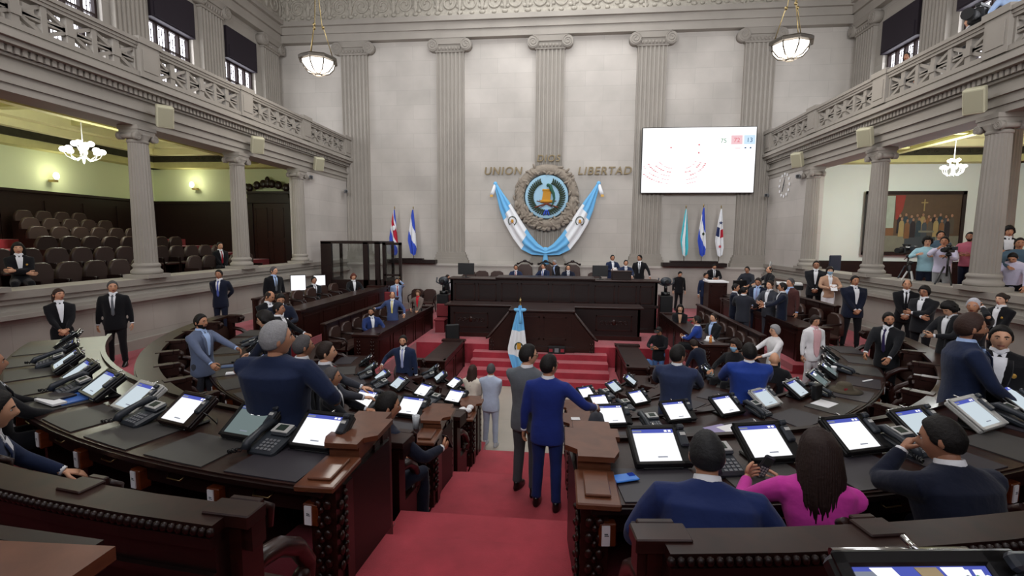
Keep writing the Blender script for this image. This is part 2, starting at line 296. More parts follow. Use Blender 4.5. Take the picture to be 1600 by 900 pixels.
PEOPLE = [
{'p': 'sit', 'f': 55, 'hair': 'long', 'hc': 'blk', 'top': 'black', 'shirt': 'white', 'arms': 'cross', 'badge': 1, 'fem': 1, 'label': 'woman in black blazer and white shirt sitting arms crossed in the left gallery front row', 'pos': (-10.3, 8.673, 2.633), 's': 1.0},
{'p': 'sit', 'f': 60, 'hair': 'short', 'hc': 'blk', 'top': 'black', 'shirt': 'white', 'tie': 'red', 'arms': 'clasp', 'label': 'man in dark suit and reddish tie seated in the left gallery beside a column', 'pos': (-10.3, 14.464, 2.592), 's': 1.0},
{'p': 'stand', 'f': 55, 'hy': 25, 'hair': 'ponytail', 'hc': 'brn', 'top': 'black', 'shirt': 'white', 'arms': 'clasp', 'fem': 1, 'lean': -8, 'label': 'woman with brown ponytail in black suit leaning on the left stone wall', 'pos': (-8.293, 7.656, 1.5), 's': 0.965},
{'p': 'stand', 'f': 35, 'hy': 15, 'hair': 'short', 'hc': 'gry2', 'top': 'black', 'shirt': 'white', 'tie': 'gray', 'arms': 'down', 'label': 'man in black suit and grey tie standing straight against the left stone wall', 'pos': (-8.159, 8.564, 1.5), 's': 1.0},
{'p': 'stand', 'f': 15, 'hair': 'short', 'hc': 'blk', 'top': 'navyd', 'shirt': 'white', 'tie': 'blue', 'arms': 'behind', 'label': 'man in dark navy suit with blue tie standing below the left gallery column', 'pos': (-8.197, 11.593, 1.5), 's': 1.012},
{'p': 'stand', 'f': 55, 'hy': 30, 'hair': 'short', 'hc': 'gry2', 'top': 'black', 'shirt': 'lblue', 'tie': 'gray', 'arms': 'down', 'label': 'grey-haired man in black suit standing at the far end of the left wall', 'pos': (-7.496, 12.851, 1.5), 's': 1.023},
{'p': 'stand', 'f': 60, 'hy': 25, 'hp': 20, 'hair': 'receding', 'hc': 'dbr', 'top': 'black', 'shirt': 'white', 'arms': 'clasp', 'label': 'balding man in dark suit looking down among the huddle on the left benches', 'pos': (-5.689, 9.737, 1.15), 's': 1.047},
{'p': 'stand', 'f': 40, 'hp': 25, 'hair': 'short', 'hc': 'blk', 'top': 'navyd', 'shirt': 'white', 'arms': 'paper', 'hold': 'paper', 'label': 'man in navy suit reading a sheet of paper on the left benches', 'pos': (-5.228, 9.436, 1.15), 's': 1.047},
{'p': 'stand', 'f': 100, 'hair': 'short', 'hc': 'blk', 'top': 'black', 'shirt': 'white', 'arms': 'desk', 'label': 'dark-haired man in profile between the man reading a paper and the man with glasses', 'pos': (-4.606, 8.355, 1.15), 's': 1.012},
{'p': 'stand', 'f': -75, 'hair': 'long2', 'hc': 'blk', 'top': 'navyd', 'shirt': 'white', 'armR': (-0.3, -0.45, 0.18), 'armL': (0.25, -0.4, 0.12), 'glasses': 1, 'lean': 12, 'label': 'black-haired man with glasses facing left just behind the grey-haired man on the left', 'pos': (-3.665, 6.793, 1.15), 's': 1.081},
{'p': 'stand', 'f': 85, 'hair': 'short', 'hc': 'blk', 'beard': 'blk', 'top': 'bluegray', 'legs': 'charc', 'shirt': 'lblue', 'armL': (0.18, -0.48, 0.22), 'armR': (-0.22, -0.38, 0.05), 'label': 'bearded man in blue-grey blazer gesturing with open hands behind the left desks', 'pos': (-5.01, 6.914, 1.15), 's': 1.012},
{'p': 'stand', 'f': 178, 'hy': -42, 'hair': 'short', 'hc': 'gray', 'top': 'navy', 'shirt': 'navy', 'arms': 'cross', 'armR': (-0.36, -0.22, 0.12), 'lean': -2, 'headscale': 1.12, 'big': 1.38, 'label': 'large grey-haired man in navy jumper seen from behind with folded arms', 'pos': (-1.591, 3.479, 1.7), 's': 1.012},
{'p': 'stand', 'f': 135, 'hair': 'short', 'hc': 'gry2', 'top': 'black2', 'shirt': 'white', 'arms': 'down', 'label': 'man in black suit with short greying hair turned away beside the grey-haired man', 'pos': (-2.321, 5.117, 1.15), 's': 1.07},
{'p': 'stand', 'f': 115, 'hair': 'short', 'hc': 'dbr', 'top': 'charc', 'shirt': 'white', 'tie': 'red', 'arms': 'desk', 'label': 'man in charcoal suit with bright red tie seen in profile on the left', 'pos': (-2.08, 5.178, 1.15), 's': 1.023},
{'p': 'stand', 'f': 110, 'hair': 'short', 'hc': 'gry2', 'top': 'black2', 'shirt': 'white', 'arms': 'desk', 'label': 'short grey-haired man with only head and collar showing behind the left second-row desk', 'pos': (-1.866, 4.871, 1.15), 's': 0.901},
{'p': 'stand', 'f': 5, 'hair': 'short', 'hc': 'blk', 'beard': 'blk', 'top': 'navy', 'shirt': 'white', 'tie': 'lilac', 'armR': (-0.45, -0.08, 0.14), 'arms': 'down', 'label': 'bearded man in navy suit and pale tie standing in the left of the well', 'pos': (-2.757, 9.93, 0.25), 's': 1.023},
{'p': 'sit', 'f': 50, 'hair': 'short', 'hc': 'blk', 'top': 'black', 'shirt': 'white', 'tie': 'gray', 'arms': 'clasp', 'label': 'man in black suit seated behind the raised left rear desk in front of lit screens', 'pos': (-7.348, 14.784, 1.5), 's': 1.0},
{'p': 'sit', 'f': 40, 'hair': 'long2', 'hc': 'red', 'top': 'black', 'shirt': 'white', 'arms': 'desk', 'fem': 1, 'label': 'woman with reddish hair in black seated behind the raised left rear desk', 'pos': (-6.713, 16.357, 1.5), 's': 1.0},
{'p': 'stand', 'f': 25, 'hair': 'short', 'hc': 'dbr', 'top': 'bluegray2', 'shirt': 'white', 'tie': 'red', 'armL': (0.12, -0.06, 0.66), 'armR': 'down', 'label': 'man in light blue suit and red tie holding a phone to his ear', 'pos': (-5.593, 17.688, 0.85), 's': 1.0},
{'p': 'stand', 'f': 10, 'hy': 15, 'hair': 'receding', 'hc': 'dbr', 'top': 'bluegray3', 'shirt': 'white', 'tie': 'yellow', 'armR': (-0.55, -0.1, 0.25), 'armL': (0.4, -0.25, 0.08), 'label': 'man in blue suit with yellow tie leaning with arms spread', 'pos': (-4.416, 13.91, 0.85), 's': 0.953},
{'p': 'sit', 'f': 40, 'hy': -30, 'hair': 'short', 'hc': 'blk', 'beard': 'blk', 'top': 'blue2', 'shirt': 'white', 'arms': 'desk', 'label': 'man in blue suit seated at the left side desk below the man with yellow tie', 'pos': (-4.601, 12.728, 0.85), 's': 1.0},
{'p': 'stand', 'f': 0, 'hair': 'long2', 'hc': 'lbr', 'top': 'taupe', 'shirt': 'redb', 'arms': 'clasp', 'armR': (-0.28, -0.1, 0.05), 'fem': 1, 'label': 'woman in taupe jacket over a bright red blouse near the rostrum', 'pos': (-4.151, 15.632, 0.85), 's': 0.872},
{'p': 'stand', 'f': 80, 'hair': 'short', 'hc': 'dbr', 'top': 'black', 'shirt': 'white', 'arms': 'down', 'label': 'person in black standing in profile at the left end of the rostrum', 'pos': (-4.097, 19.622, 0.85), 's': 1.0},
{'p': 'stand', 'f': 160, 'hair': 'long', 'hc': 'brn', 'top': 'cream', 'legs': 'creamd', 'shirt': 'cream', 'arms': 'clasp', 'fem': 1, 'label': 'woman with long brown hair and cream blouse seen from behind beside the aisle', 'pos': (-1.108, 9.189, 0.0), 's': 0.93},
{'p': 'stand', 'f': 172, 'hair': 'short', 'hc': 'gry2', 'top': 'lbluegray', 'legs': 'lbluegray', 'shoes': 'white', 'shirt': 'white', 'arms': 'clasp', 'label': 'grey-haired person in pale blue jacket and trousers seen from behind in the aisle', 'pos': (-0.726, 9.108, 0.0), 's': 0.965},
{'p': 'stand', 'f': 160, 'hy': -48, 'hair': 'short', 'hc': 'blk', 'top': 'gray', 'legs': 'grayd', 'shirt': 'white', 'arms': 'clasp', 'glasses': 1, 'label': 'man in grey suit and glasses seen from behind on the red aisle', 'pos': (0.238, 5.354, 1.15), 's': 1.023},
{'p': 'stand', 'f': 172, 'hy': -42, 'hair': 'short', 'hc': 'blk', 'top': 'royal', 'legs': 'royald', 'shirt': 'white', 'armR': (-0.5, -0.22, 0.17), 'armL': 'down', 'label': 'man in royal blue suit seen from behind on the red aisle reaching to a desk', 'pos': (0.485, 5.062, 1.15), 's': 1.0},
{'p': 'sit', 'f': 150, 'hy': -30, 'hair': 'short', 'hc': 'blk', 'top': 'navyd', 'shirt': 'white', 'armR': (-0.34, -0.4, 0.34), 'armL': 'desk', 'hold': 'phoneR', 'label': 'seated man in dark navy suit holding up a phone at the left second row', 'lean': 12, 's': 1.13, 'pos': (-1.13, 4.22, 1.15)},
{'p': 'sit', 'f': 150, 'hair': 'short', 'hc': 'blk', 'top': 'black', 'legs': 'black', 'shirt': 'white', 'arms': 'desk', 'label': 'person in black at the left edge of the picture behind the nearest left desk', 'pos': (-4.075, 3.4, 1.85), 's': 1.0},
{'p': 'sit', 'f': 140, 'hair': 'short', 'hc': 'blk', 'top': 'navy', 'legs': 'navy', 'shirt': 'white', 'arms': 'desk', 'lean': 10, 'label': 'person in blue suit cut off by the left edge at the nearest left desk', 'pos': (-2.924, 2.415, 1.85), 's': 1.0},
{'p': 'sit', 'f': 5, 'hair': 'short', 'hc': 'blk', 'top': 'navy', 'shirt': 'white', 'tie': 'red', 'arms': 'desk', 'label': 'man in navy suit with red tie seated at the rostrum, leftmost of the seated officials', 'pos': (-1.256, 19.859, 1.7), 's': 1.0},
{'p': 'sit', 'f': -25, 'hy': -20, 'hair': 'short', 'hc': 'blk', 'top': 'navy', 'shirt': 'white', 'tie': 'blue', 'arms': 'desk', 'label': 'presiding man in navy suit looking left at the centre of the rostrum', 'pos': (-0.095, 19.977, 1.7), 's': 1.047},
{'p': 'stand', 'f': -50, 'lean': 15, 'hair': 'short', 'hc': 'gray', 'top': 'black2', 'shirt': 'lblue', 'arms': 'clasp', 'label': 'grey-haired man in dark suit bending beside the presiding man', 'pos': (0.476, 19.705, 1.7), 's': 0.907},
{'p': 'sit', 'f': 0, 'hair': 'short', 'hc': 'blk', 'top': 'navyd', 'shirt': 'white', 'tie': 'navy', 'arms': 'desk', 'label': 'man in dark suit seated at the rostrum, right of the presiding man', 'pos': (0.905, 19.793, 1.7), 's': 1.023},
{'p': 'stand', 'f': 10, 'hair': 'short', 'hc': 'blk', 'top': 'navy', 'shirt': 'white', 'arms': 'paper', 'hold': 'paper', 'glasses': 1, 'label': 'man in navy suit standing on the rostrum holding white papers', 'pos': (2.674, 19.827, 1.7), 's': 1.023},
{'p': 'stand', 'f': 0, 'hair': 'short', 'hc': 'blk', 'top': 'navy', 'shirt': 'white', 'tie': 'gray', 'arms': 'desk', 'label': 'man in navy suit behind the small wooden box on the rostrum', 'pos': (3.025, 18.391, 1.7), 's': 0.942},
{'p': 'stand', 'f': -15, 'hy': -30, 'hair': 'short', 'hc': 'blk', 'top': 'black', 'shirt': 'white', 'tie': 'gray', 'armL': (0.4, -0.2, 0.0), 'armR': 'down', 'label': 'man in black suit standing at the right end of the rostrum', 'pos': (3.621, 18.928, 1.7), 's': 1.047},
{'p': 'stand', 'f': 10, 'hp': 25, 'hair': 'short', 'hc': 'blk', 'top': 'black', 'shirt': 'black', 'tie': 'gray', 'arms': 'down', 'label': 'man in black suit looking down beside the back wall right of the rostrum', 'pos': (5.487, 20.431, 1.15), 's': 0.965},
{'p': 'stand', 'f': 5, 'hy': 20, 'hair': 'short', 'hc': 'blk', 'top': 'navy', 'legs': 'navy', 'shirt': 'white', 'tie': 'cream', 'arms': 'down', 'label': 'man in navy suit with pale yellow tie stepping down the right side steps', 'pos': (6.167, 19.158, 1.15), 's': 0.977},
{'p': 'stand', 'f': 0, 'hp': 20, 'lean': 6, 'hair': 'short', 'hc': 'blk', 'top': 'black', 'shirt': 'white', 'tie': 'gray', 'arms': 'paper', 'label': 'man in black suit writing at the wooden stand by the right rear desk', 'pos': (6.639, 19.817, 1.5), 's': 0.977},
{'p': 'stand', 'f': -40, 'lean': 8, 'hair': 'short', 'hc': 'blk', 'top': 'charcd', 'shirt': 'charcd', 'arms': 'desk', 'glasses': 1, 'label': 'person in dark grey jumper leaning over behind the right rear group', 'pos': (7.348, 18.155, 1.5), 's': 0.965},
{'p': 'stand', 'f': -80, 'hair': 'receding', 'hc': 'dbr', 'top': 'black2', 'shirt': 'black', 'arms': 'desk', 'label': 'balding man in black facing left by the white machine on the right', 'pos': (7.763, 17.365, 1.5), 's': 0.988},
{'p': 'stand', 'f': 60, 'hair': 'short', 'hc': 'blk', 'top': 'navyd', 'shirt': 'white', 'arms': 'clasp', 'label': 'half-hidden dark-haired man at the left of the talking group on the right', 'pos': (5.551, 14.204, 1.2), 's': 0.965},
{'p': 'stand', 'f': 150, 'hy': -30, 'hair': 'receding', 'hc': 'blk', 'top': 'charcd', 'legs': 'charcd', 'shirt': 'white', 'arms': 'desk', 'label': 'balding man in dark grey suit, back turned, in the talking group on the right', 'pos': (5.432, 13.206, 1.2), 's': 0.988},
{'p': 'stand', 'f': -40, 'hp': 15, 'hair': 'short', 'hc': 'dbr', 'top': 'navyd', 'shirt': 'lblue', 'tie': 'lilac', 'arms': 'clasp', 'wide': 1, 'label': 'man with light blue shirt and striped tie in the talking group on the right', 'pos': (6.089, 13.964, 1.35), 's': 1.0},
{'p': 'stand', 'f': -60, 'hair': 'short', 'hc': 'dbr', 'top': 'charc', 'shirt': 'white', 'arms': 'paper', 'label': 'man in grey suit facing left in the middle of the talking group on the right', 'pos': (6.065, 13.158, 1.35), 's': 0.988},
{'p': 'stand', 'f': -110, 'hair': 'short', 'hc': 'blk', 'top': 'navyd', 'shirt': 'white', 'arms': 'desk', 'label': 'man in dark navy suit facing away left in the talking group on the right', 'pos': (6.148, 12.615, 1.35), 's': 0.988},
{'p': 'stand', 'f': -70, 'hair': 'short', 'hc': 'gry2', 'top': 'brown', 'shirt': 'lblue', 'arms': 'down', 'label': 'man in brown jacket and blue shirt, rightmost of the talking group', 'pos': (6.661, 13.359, 1.35), 's': 1.023},
{'p': 'stand', 'f': -25, 'hair': 'short', 'hc': 'blk', 'top': 'black2', 'shirt': 'white', 'arms': 'clasp', 'glasses': 1, 'big': 1.15, 'label': 'stout man with glasses in black suit with clasped hands by the right stone pier', 'pos': (8.5, 15.827, 1.547), 's': 1.122},
{'p': 'stand', 'f': -10, 'hair': 'short2', 'hc': 'dbr', 'top': 'nude', 'legs': 'whitec', 'shirt': 'white', 'arms': 'paper', 'hold': 'paper', 'mask': 1, 'fem': 1, 'label': 'woman with face mask, beige top and white trousers holding papers by the right wall', 'pos': (8.4, 14.864, 1.571), 's': 1.035},
{'p': 'stand', 'f': -5, 'hair': 'short', 'hc': 'blk', 'top': 'navyd', 'legs': 'black', 'shirt': 'white', 'arms': 'clasp', 'big': 1.2, 'label': 'large man in navy jacket and open white shirt standing by the right wall', 'pos': (7.572, 12.19, 1.5), 's': 1.035},
{'p': 'stand', 'f': -30, 'hair': 'receding', 'hc': 'blk', 'top': 'black', 'shirt': 'white', 'tie': 'black', 'arms': 'clasp', 'badge': 1, 'label': 'balding uniformed man in black blazer with crest standing at the right wall', 'pos': (8.433, 11.734, 1.5), 's': 1.012},
{'p': 'stand', 'f': -60, 'hair': 'short2', 'hc': 'blk', 'top': 'black2', 'shirt': 'white', 'arms': 'cross', 'glasses': 1, 'big': 1.1, 'label': 'person with glasses and black blazer with folded arms at the right wall', 'pos': (8.005, 10.568, 1.5), 's': 0.988},
{'p': 'stand', 'f': -80, 'hp': 30, 'hair': 'curly', 'hc': 'blk', 'top': 'black2', 'shirt': 'white', 'armR': (-0.1, -0.36, 0.2), 'armL': (0.05, -0.36, 0.2), 'hold': 'phoneR', 'label': 'curly black-haired person looking down at a phone on the right', 'pos': (6.881, 8.338, 1.5), 's': 0.965},
{'p': 'stand', 'f': -50, 'hair': 'short', 'hc': 'white', 'top': 'black2', 'shirt': 'white', 'armL': (0.11, -0.06, 0.66), 'armR': 'down', 'label': 'white-haired man on the telephone at the right', 'pos': (6.946, 8.034, 1.5), 's': 1.012},
{'p': 'stand', 'f': -75, 'hair': 'bun', 'hc': 'dbr', 'top': 'black', 'shirt': 'white', 'arms': 'clasp', 'badge': 1, 'fem': 1, 'label': 'woman with hair in a bun and black blazer by the right wall', 'pos': (8.607, 9.555, 1.5), 's': 0.977},
{'headscale': 1.1, 'big': 1.15, 'p': 'stand', 'f': 70, 'hy': 5, 'hair': 'short', 'hc': 'brn', 'beard': 'brn', 'top': 'navy', 'legs': 'navyd', 'shirt': 'lblue', 'tie': 'navyd', 'armL': (0.12, -0.4, 0.06), 'armR': (-0.15, -0.3, 0.05), 'lod': 2, 'label': 'tall bearded man in navy suit and light blue shirt facing right behind the right desks', 'pos': (4.351, 4.777, 1.7), 's': 1.012},
{'p': 'stand', 'f': -35, 'hair': 'short', 'hc': 'blk', 'top': 'black', 'legs': 'black', 'shirt': 'white', 'arms': 'down', 'badge': 1, 'big': 1.15, 'label': 'person in black crested blazer half hidden behind the tall bearded man', 'pos': (4.659, 4.814, 1.7), 's': 0.953},
{'p': 'stand', 'f': -55, 'hy': 40, 'hair': 'short', 'hc': 'blk', 'beard': 'blk', 'top': 'black2', 'legs': 'black', 'shirt': 'white', 'tie': 'purple', 'armR': (-0.14, -0.42, 0.1), 'armL': (0.2, -0.42, 0.06), 'lean': 5, 'label': 'bearded man in black suit and purple tie leaning on the right second-row desk', 'pos': (6.279, 8.841, 1.15), 's': 1.012},
{'p': 'stand', 'f': 10, 'hair': 'short2', 'hc': 'dbr', 'top': 'whitec', 'legs': 'whitec', 'shirt': 'pink', 'arms': 'down', 'glasses': 1, 'fem': 1, 'wide': 1, 'label': 'woman in white trouser suit with pale pink top standing between the right desks', 'pos': (5.395, 9.511, 1.15), 's': 0.901},
{'p': 'stand', 'f': -80, 'hair': 'short2', 'hc': 'gray', 'top': 'whitec', 'shirt': 'whitec', 'arms': 'desk', 'glasses': 1, 'fem': 1, 'label': 'grey-haired woman in white blouse facing left on the right side', 'pos': (4.767, 9.681, 0.85), 's': 0.942},
{'p': 'sit', 'f': 160, 'hair': 'none', 'top': 'black2', 'shirt': 'black', 'arms': 'desk', 'label': 'bald man in black seated with his back turned on the right', 'pos': (4.318, 8.596, 0.85), 's': 1.0},
{'p': 'sit', 'f': -60, 'hair': 'curly', 'hc': 'dbr', 'top': 'black', 'shirt': 'black', 'arms': 'desk', 'mask': 1, 'label': 'dark-haired seated person mostly hidden behind the man in bright blue suit', 'pos': (4.025, 9.626, 0.85), 's': 1.0},
{'p': 'stand', 'f': 175, 'hair': 'short', 'hc': 'blk', 'top': 'royal2', 'legs': 'royald', 'shirt': 'white', 'arms': 'desk', 'big': 1.35, 'headscale': 1.12, 'label': 'broad man in bright blue suit seen from behind at the right second row', 'pos': (3.207, 6.797, 1.0), 's': 0.977},
{'p': 'stand', 'f': 160, 'hy': -40, 'hair': 'short', 'hc': 'blk', 'top': 'navy3', 'legs': 'navy3', 'shirt': 'white', 'arms': 'desk', 'glasses': 1, 'big': 1.2, 'headscale': 1.12, 'label': 'man with glasses in slate navy suit seen from behind at the right second row', 'pos': (2.159, 6.448, 1.0), 's': 0.988},
{'p': 'stand', 'f': -150, 'lean': 35, 'hair': 'short2', 'hc': 'dbr', 'top': 'navyd', 'shirt': 'navyd', 'arms': 'desk', 'fem': 1, 'label': 'dark-haired woman in navy dress bending over a right inner desk', 'pos': (3.754, 10.61, 0.5), 's': 0.872},
{'p': 'stand', 'f': -35, 'hp': 25, 'hair': 'cap', 'hc': 'blk', 'top': 'black', 'legs': 'denim', 'shirt': 'black', 'arms': 'paper', 'hold': 'phoneR', 'label': 'person in black cap and jacket with blue jeans checking a phone in the well', 'pos': (3.375, 13.575, 0.0), 's': 0.988},
{'p': 'sit', 'f': -10, 'hair': 'long', 'hc': 'blk', 'top': 'black', 'shirt': 'nude', 'arms': 'clasp', 'fem': 1, 'label': 'black-haired woman in black seated at the far end of the right side desk', 'pos': (4.187, 14.743, 0.85), 's': 1.0},
{'p': 'sit', 'f': -115, 'hair': 'short', 'hc': 'blk', 'top': 'royal2', 'shirt': 'white', 'arms': 'paper', 'label': 'man in bright blue suit seated at the right side desk', 'pos': (4.093, 12.549, 0.85), 's': 1.0},
{'p': 'sit', 'f': -60, 'hair': 'short', 'hc': 'dbr', 'top': 'black2', 'shirt': 'lblue', 'arms': 'clasp', 'label': 'man in dark suit and light blue shirt seated at the right side desk', 'pos': (4.657, 13.059, 0.85), 's': 1.0},
{'p': 'sit', 'f': 172, 'hair': 'short', 'hc': 'dgr', 'top': 'navyb', 'shirt': 'white', 'arms': 'desk', 'lean': 26, 'hp': -8, 'big': 1.22, 'lod': 2, 'armL': (0.26, -0.34, 0.2), 'armR': (-0.34, -0.3, 0.12), 'label': 'man in blue suit seated from behind at the nearest right desk beside the aisle', 'pos': (1.339, 2.226, 1.85), 's': 1.0},
{'s': 0.95, 'p': 'sit', 'f': 163, 'hy': 10, 'hair': 'long', 'hc': 'brn2', 'top': 'magenta', 'shirt': 'magenta', 'armL': (0.33, -0.34, 0.36), 'armR': (0.14, -0.42, 0.33), 'hold': 'phoneF', 'lean': 10, 'fem': 1, 'lod': 2, 'label': 'woman in bright magenta jacket with long brown hair holding a handset', 'pos': (1.962, 2.526, 1.85)},
{'p': 'sit', 'f': 192, 'hy': 32, 'hair': 'short', 'hc': 'blk', 'top': 'navyd', 'shirt': 'white', 'armL': (0.02, -0.25, 0.58), 'armR': (-0.2, -0.34, 0.08), 'lean': 16, 'big': 1.15, 'lod': 2, 'label': 'man in dark navy suit resting his face on his hand at the nearest right desk', 'pos': (2.753, 2.593, 1.85), 's': 1.0},
{'p': 'stand', 'f': -30, 'hair': 'curly', 'hc': 'blk', 'top': 'cyan', 'legs': 'navyd', 'shirt': 'cyan', 'armR': (-0.2, -0.36, 0.34), 'armL': (0.1, -0.38, 0.3), 'glasses': 1, 'soft': 1, 'label': 'cameraman with glasses in pale cyan shirt in the right gallery', 'pos': (9.75, 13.129, 2.527), 's': 0.977},
{'p': 'stand', 'f': -45, 'hair': 'short', 'hc': 'blk', 'top': 'lilacw', 'legs': 'grayl', 'shirt': 'lilacw', 'armR': (-0.05, -0.3, 0.5), 'armL': (0.1, -0.34, 0.3), 'soft': 1, 'label': 'man in white lilac uniform shirt raising a hand to his face in the right gallery', 'pos': (9.75, 12.582, 2.52), 's': 0.988},
{'p': 'stand', 'f': -20, 'hair': 'short', 'hc': 'blk', 'top': 'tealgray', 'shirt': 'tealgray', 'arms': 'down', 'soft': 1, 'label': 'dark-haired man half hidden behind the two camera men in the right gallery', 'pos': (10.6, 13.92, 2.644), 's': 1.012},
{'p': 'stand', 'f': -50, 'hair': 'short', 'hc': 'blk', 'beard': 'blk', 'top': 'pinkd', 'legs': 'navyd', 'shirt': 'pinkd', 'arms': 'paper', 'soft': 1, 'label': 'man in pink shirt partly hidden by the big right column', 'pos': (10.6, 12.969, 2.677), 's': 0.965},
{'p': 'stand', 'f': -25, 'hair': 'curly', 'hc': 'blk', 'top': 'black2', 'legs': 'whitec', 'shirt': 'white', 'arms': 'cross', 'fem': 1, 'wide': 1, 'label': 'curly-haired woman in black jacket over white standing right of the big column', 'pos': (10.3, 11.601, 2.781), 's': 0.965},
{'p': 'stand', 'f': -30, 'hair': 'short', 'hc': 'blk', 'top': 'tealgray', 'shirt': 'tealgray', 'arms': 'desk', 'soft': 1, 'label': 'dark-haired man in blue-grey top at the right edge of the gallery', 'pos': (9.9, 10.853, 2.567), 's': 0.942},
{'p': 'stand', 'f': -50, 'hp': 15, 'lean': 25, 'hair': 'short', 'hc': 'blk', 'top': 'lilacw', 'shirt': 'lilacw', 'armR': (-0.33, -0.42, 0.12), 'armL': (0.25, -0.42, 0.05), 'soft': 1, 'label': 'man in white shirt leaning on the right gallery ledge with both hands', 'pos': (9.786, 10.76, 2.469), 's': 0.872},
{'p': 'stand', 'f': -60, 'hair': 'short', 'hc': 'blk', 'top': 'black', 'shirt': 'black', 'arms': 'down', 'label': 'man peeking over the upper right balcony beside a window', 'pos': (10.2, 15.197, 7.824), 's': 0.901},
{'p': 'stand', 'f': -100, 'hair': 'receding', 'hc': 'dbr', 'top': 'black', 'shirt': 'white', 'arms': 'down', 'label': 'brown-haired man in white collar low behind the upper right balcony', 'pos': (10.2, 13.087, 7.817), 's': 0.93},
{'p': 'stand', 'f': -70, 'lean': 15, 'hair': 'short', 'hc': 'blk', 'top': 'lblue2', 'shirt': 'lblue2', 'arms': 'desk', 'soft': 1, 'label': 'man in light blue shirt at the right end of the upper right balcony', 'pos': (10.163, 11.863, 7.968), 's': 1.017}
]

# ================================================================== PEOPLE
def head_pts(n, m, k=1.0):
    """unit directions of a sphere, face towards -y"""
    P = []
    for i in range(m+1):
        a = PI*i/m
        for j in range(n):
            b = 2*PI*j/n; P.append((math.sin(a)*math.cos(b), math.sin(a)*math.sin(b), math.cos(a)))
    return np.array(P)
def sph_faces(n, m):
    F = []
    for i in range(m):
        for j in range(n):
            a = i*n+j; b = i*n+(j+1) % n
            if i == 0: F.append((a, a+n, b+n))
            elif i == m-1: F.append((a, a+n, b))
            else: F.append((a, a+n, b+n, b))
    return F
def head_surface(D, infl=0.0):
    x, y, z = D[:, 0], D[:, 1], D[:, 2]
    w = np.where(z < 0, 1-.26*(-z)**1.3, 1-.05*z**2); X = x*(.077+infl)*w
    Y = y*(.098+infl); Y = np.where((y > 0) & (z < 0), Y*(1-.32*(-z)), Y); Y = np.where((y < 0) & (z < 0), Y*(1-.05*(-z)), Y)
    Z = z*(.12+infl)
    if infl == 0:
        nose = np.exp(-(x/.17)**2-((z+.17)/.2)**2)*(y < 0); bridge = np.exp(-(x/.12)**2-((z-.02)/.16)**2)*(y < 0)
        Y = Y-.024*nose-.008*bridge
        eye = np.exp(-((np.abs(x)-.38)/.2)**2-((z-.06)/.12)**2)*(y < 0); Y = Y+.009*eye
        chin = np.exp(-(x/.3)**2-((z+.82)/.16)**2)*(y < .2); Y = Y-.014*chin
        lip = np.exp(-(x/.3)**2-((z+.47)/.07)**2)*(y < 0); Y = Y-.006*lip
        brow = np.exp(-((np.abs(x)-.3)/.3)**2-((z-.24)/.08)**2)*(y < 0); Y = Y-.005*brow
    return np.stack([X, Y, Z], 1)
def tr(Mx, A): 
    Q = np.array(Mx); return (A @ Q[:3, :3].T)+Q[:3, 3]
TOR = [(-.19, .185, .128, 0), (-.10, .186, .132, 0), (.0, .178, .128, 0), (.10, .166, .118, 0), (.20, .172, .12, 0), (.31, .19, .128, .003), (.41, .205, .124, .006), (.462, .2, .104, .012), (.502, .15, .082, .014), (.53, .085, .072, .01), (.54, .070, .066, .006)]
def torso_ring(z, w, d, yc, n=24, e=2.4):
    r = []
    for k in range(n):
        a = 2*PI*k/n; c, s_ = math.cos(a), math.sin(a)
        r.append((math.copysign(abs(c)**(2/e), c)*w, yc+math.copysign(abs(s_)**(2/e), s_)*d, z))
    return r
def tor_at(z):
    for a, b in zip(TOR[:-1], TOR[1:]):
        if a[0] <= z <= b[0]:
            t = (z-a[0])/(b[0]-a[0]); return [a[i]*(1-t)+b[i]*t for i in (1, 2, 3)]
    return TOR[-1][1:]
def front_y(x, z, bw=1.0):
    w, d, yc = tor_at(z); w *= bw; d *= (1+(bw-1)*1.4); q = min(.98, abs(x)/w); return yc-d*(1-q**2.4)**(1/2.4)
ARMS = {'down': ((.27, -.02, -.10), (.4, .6, 0)), 'clasp': ((.035, -.235, -.01), (1, .3, -.3)), 'behind': ((.06, .2, .02), (1, .5, -.2)), 'cross': (None, None), 'desk': ((.19, -.40, .16), (1, .1, -.6)), 'paper': ((.09, -.33, .2), (1, .1, -.8))}
PENDING = []
def finish(o, vox, smooth=4):
    m = o.modifiers.new('r', 'REMESH'); m.mode = 'VOXEL'; m.voxel_size = vox; m.use_smooth_shade = True
    if smooth: q = o.modifiers.new('s', 'SMOOTH'); q.iterations = smooth; q.factor = .5
    PENDING.append(o)
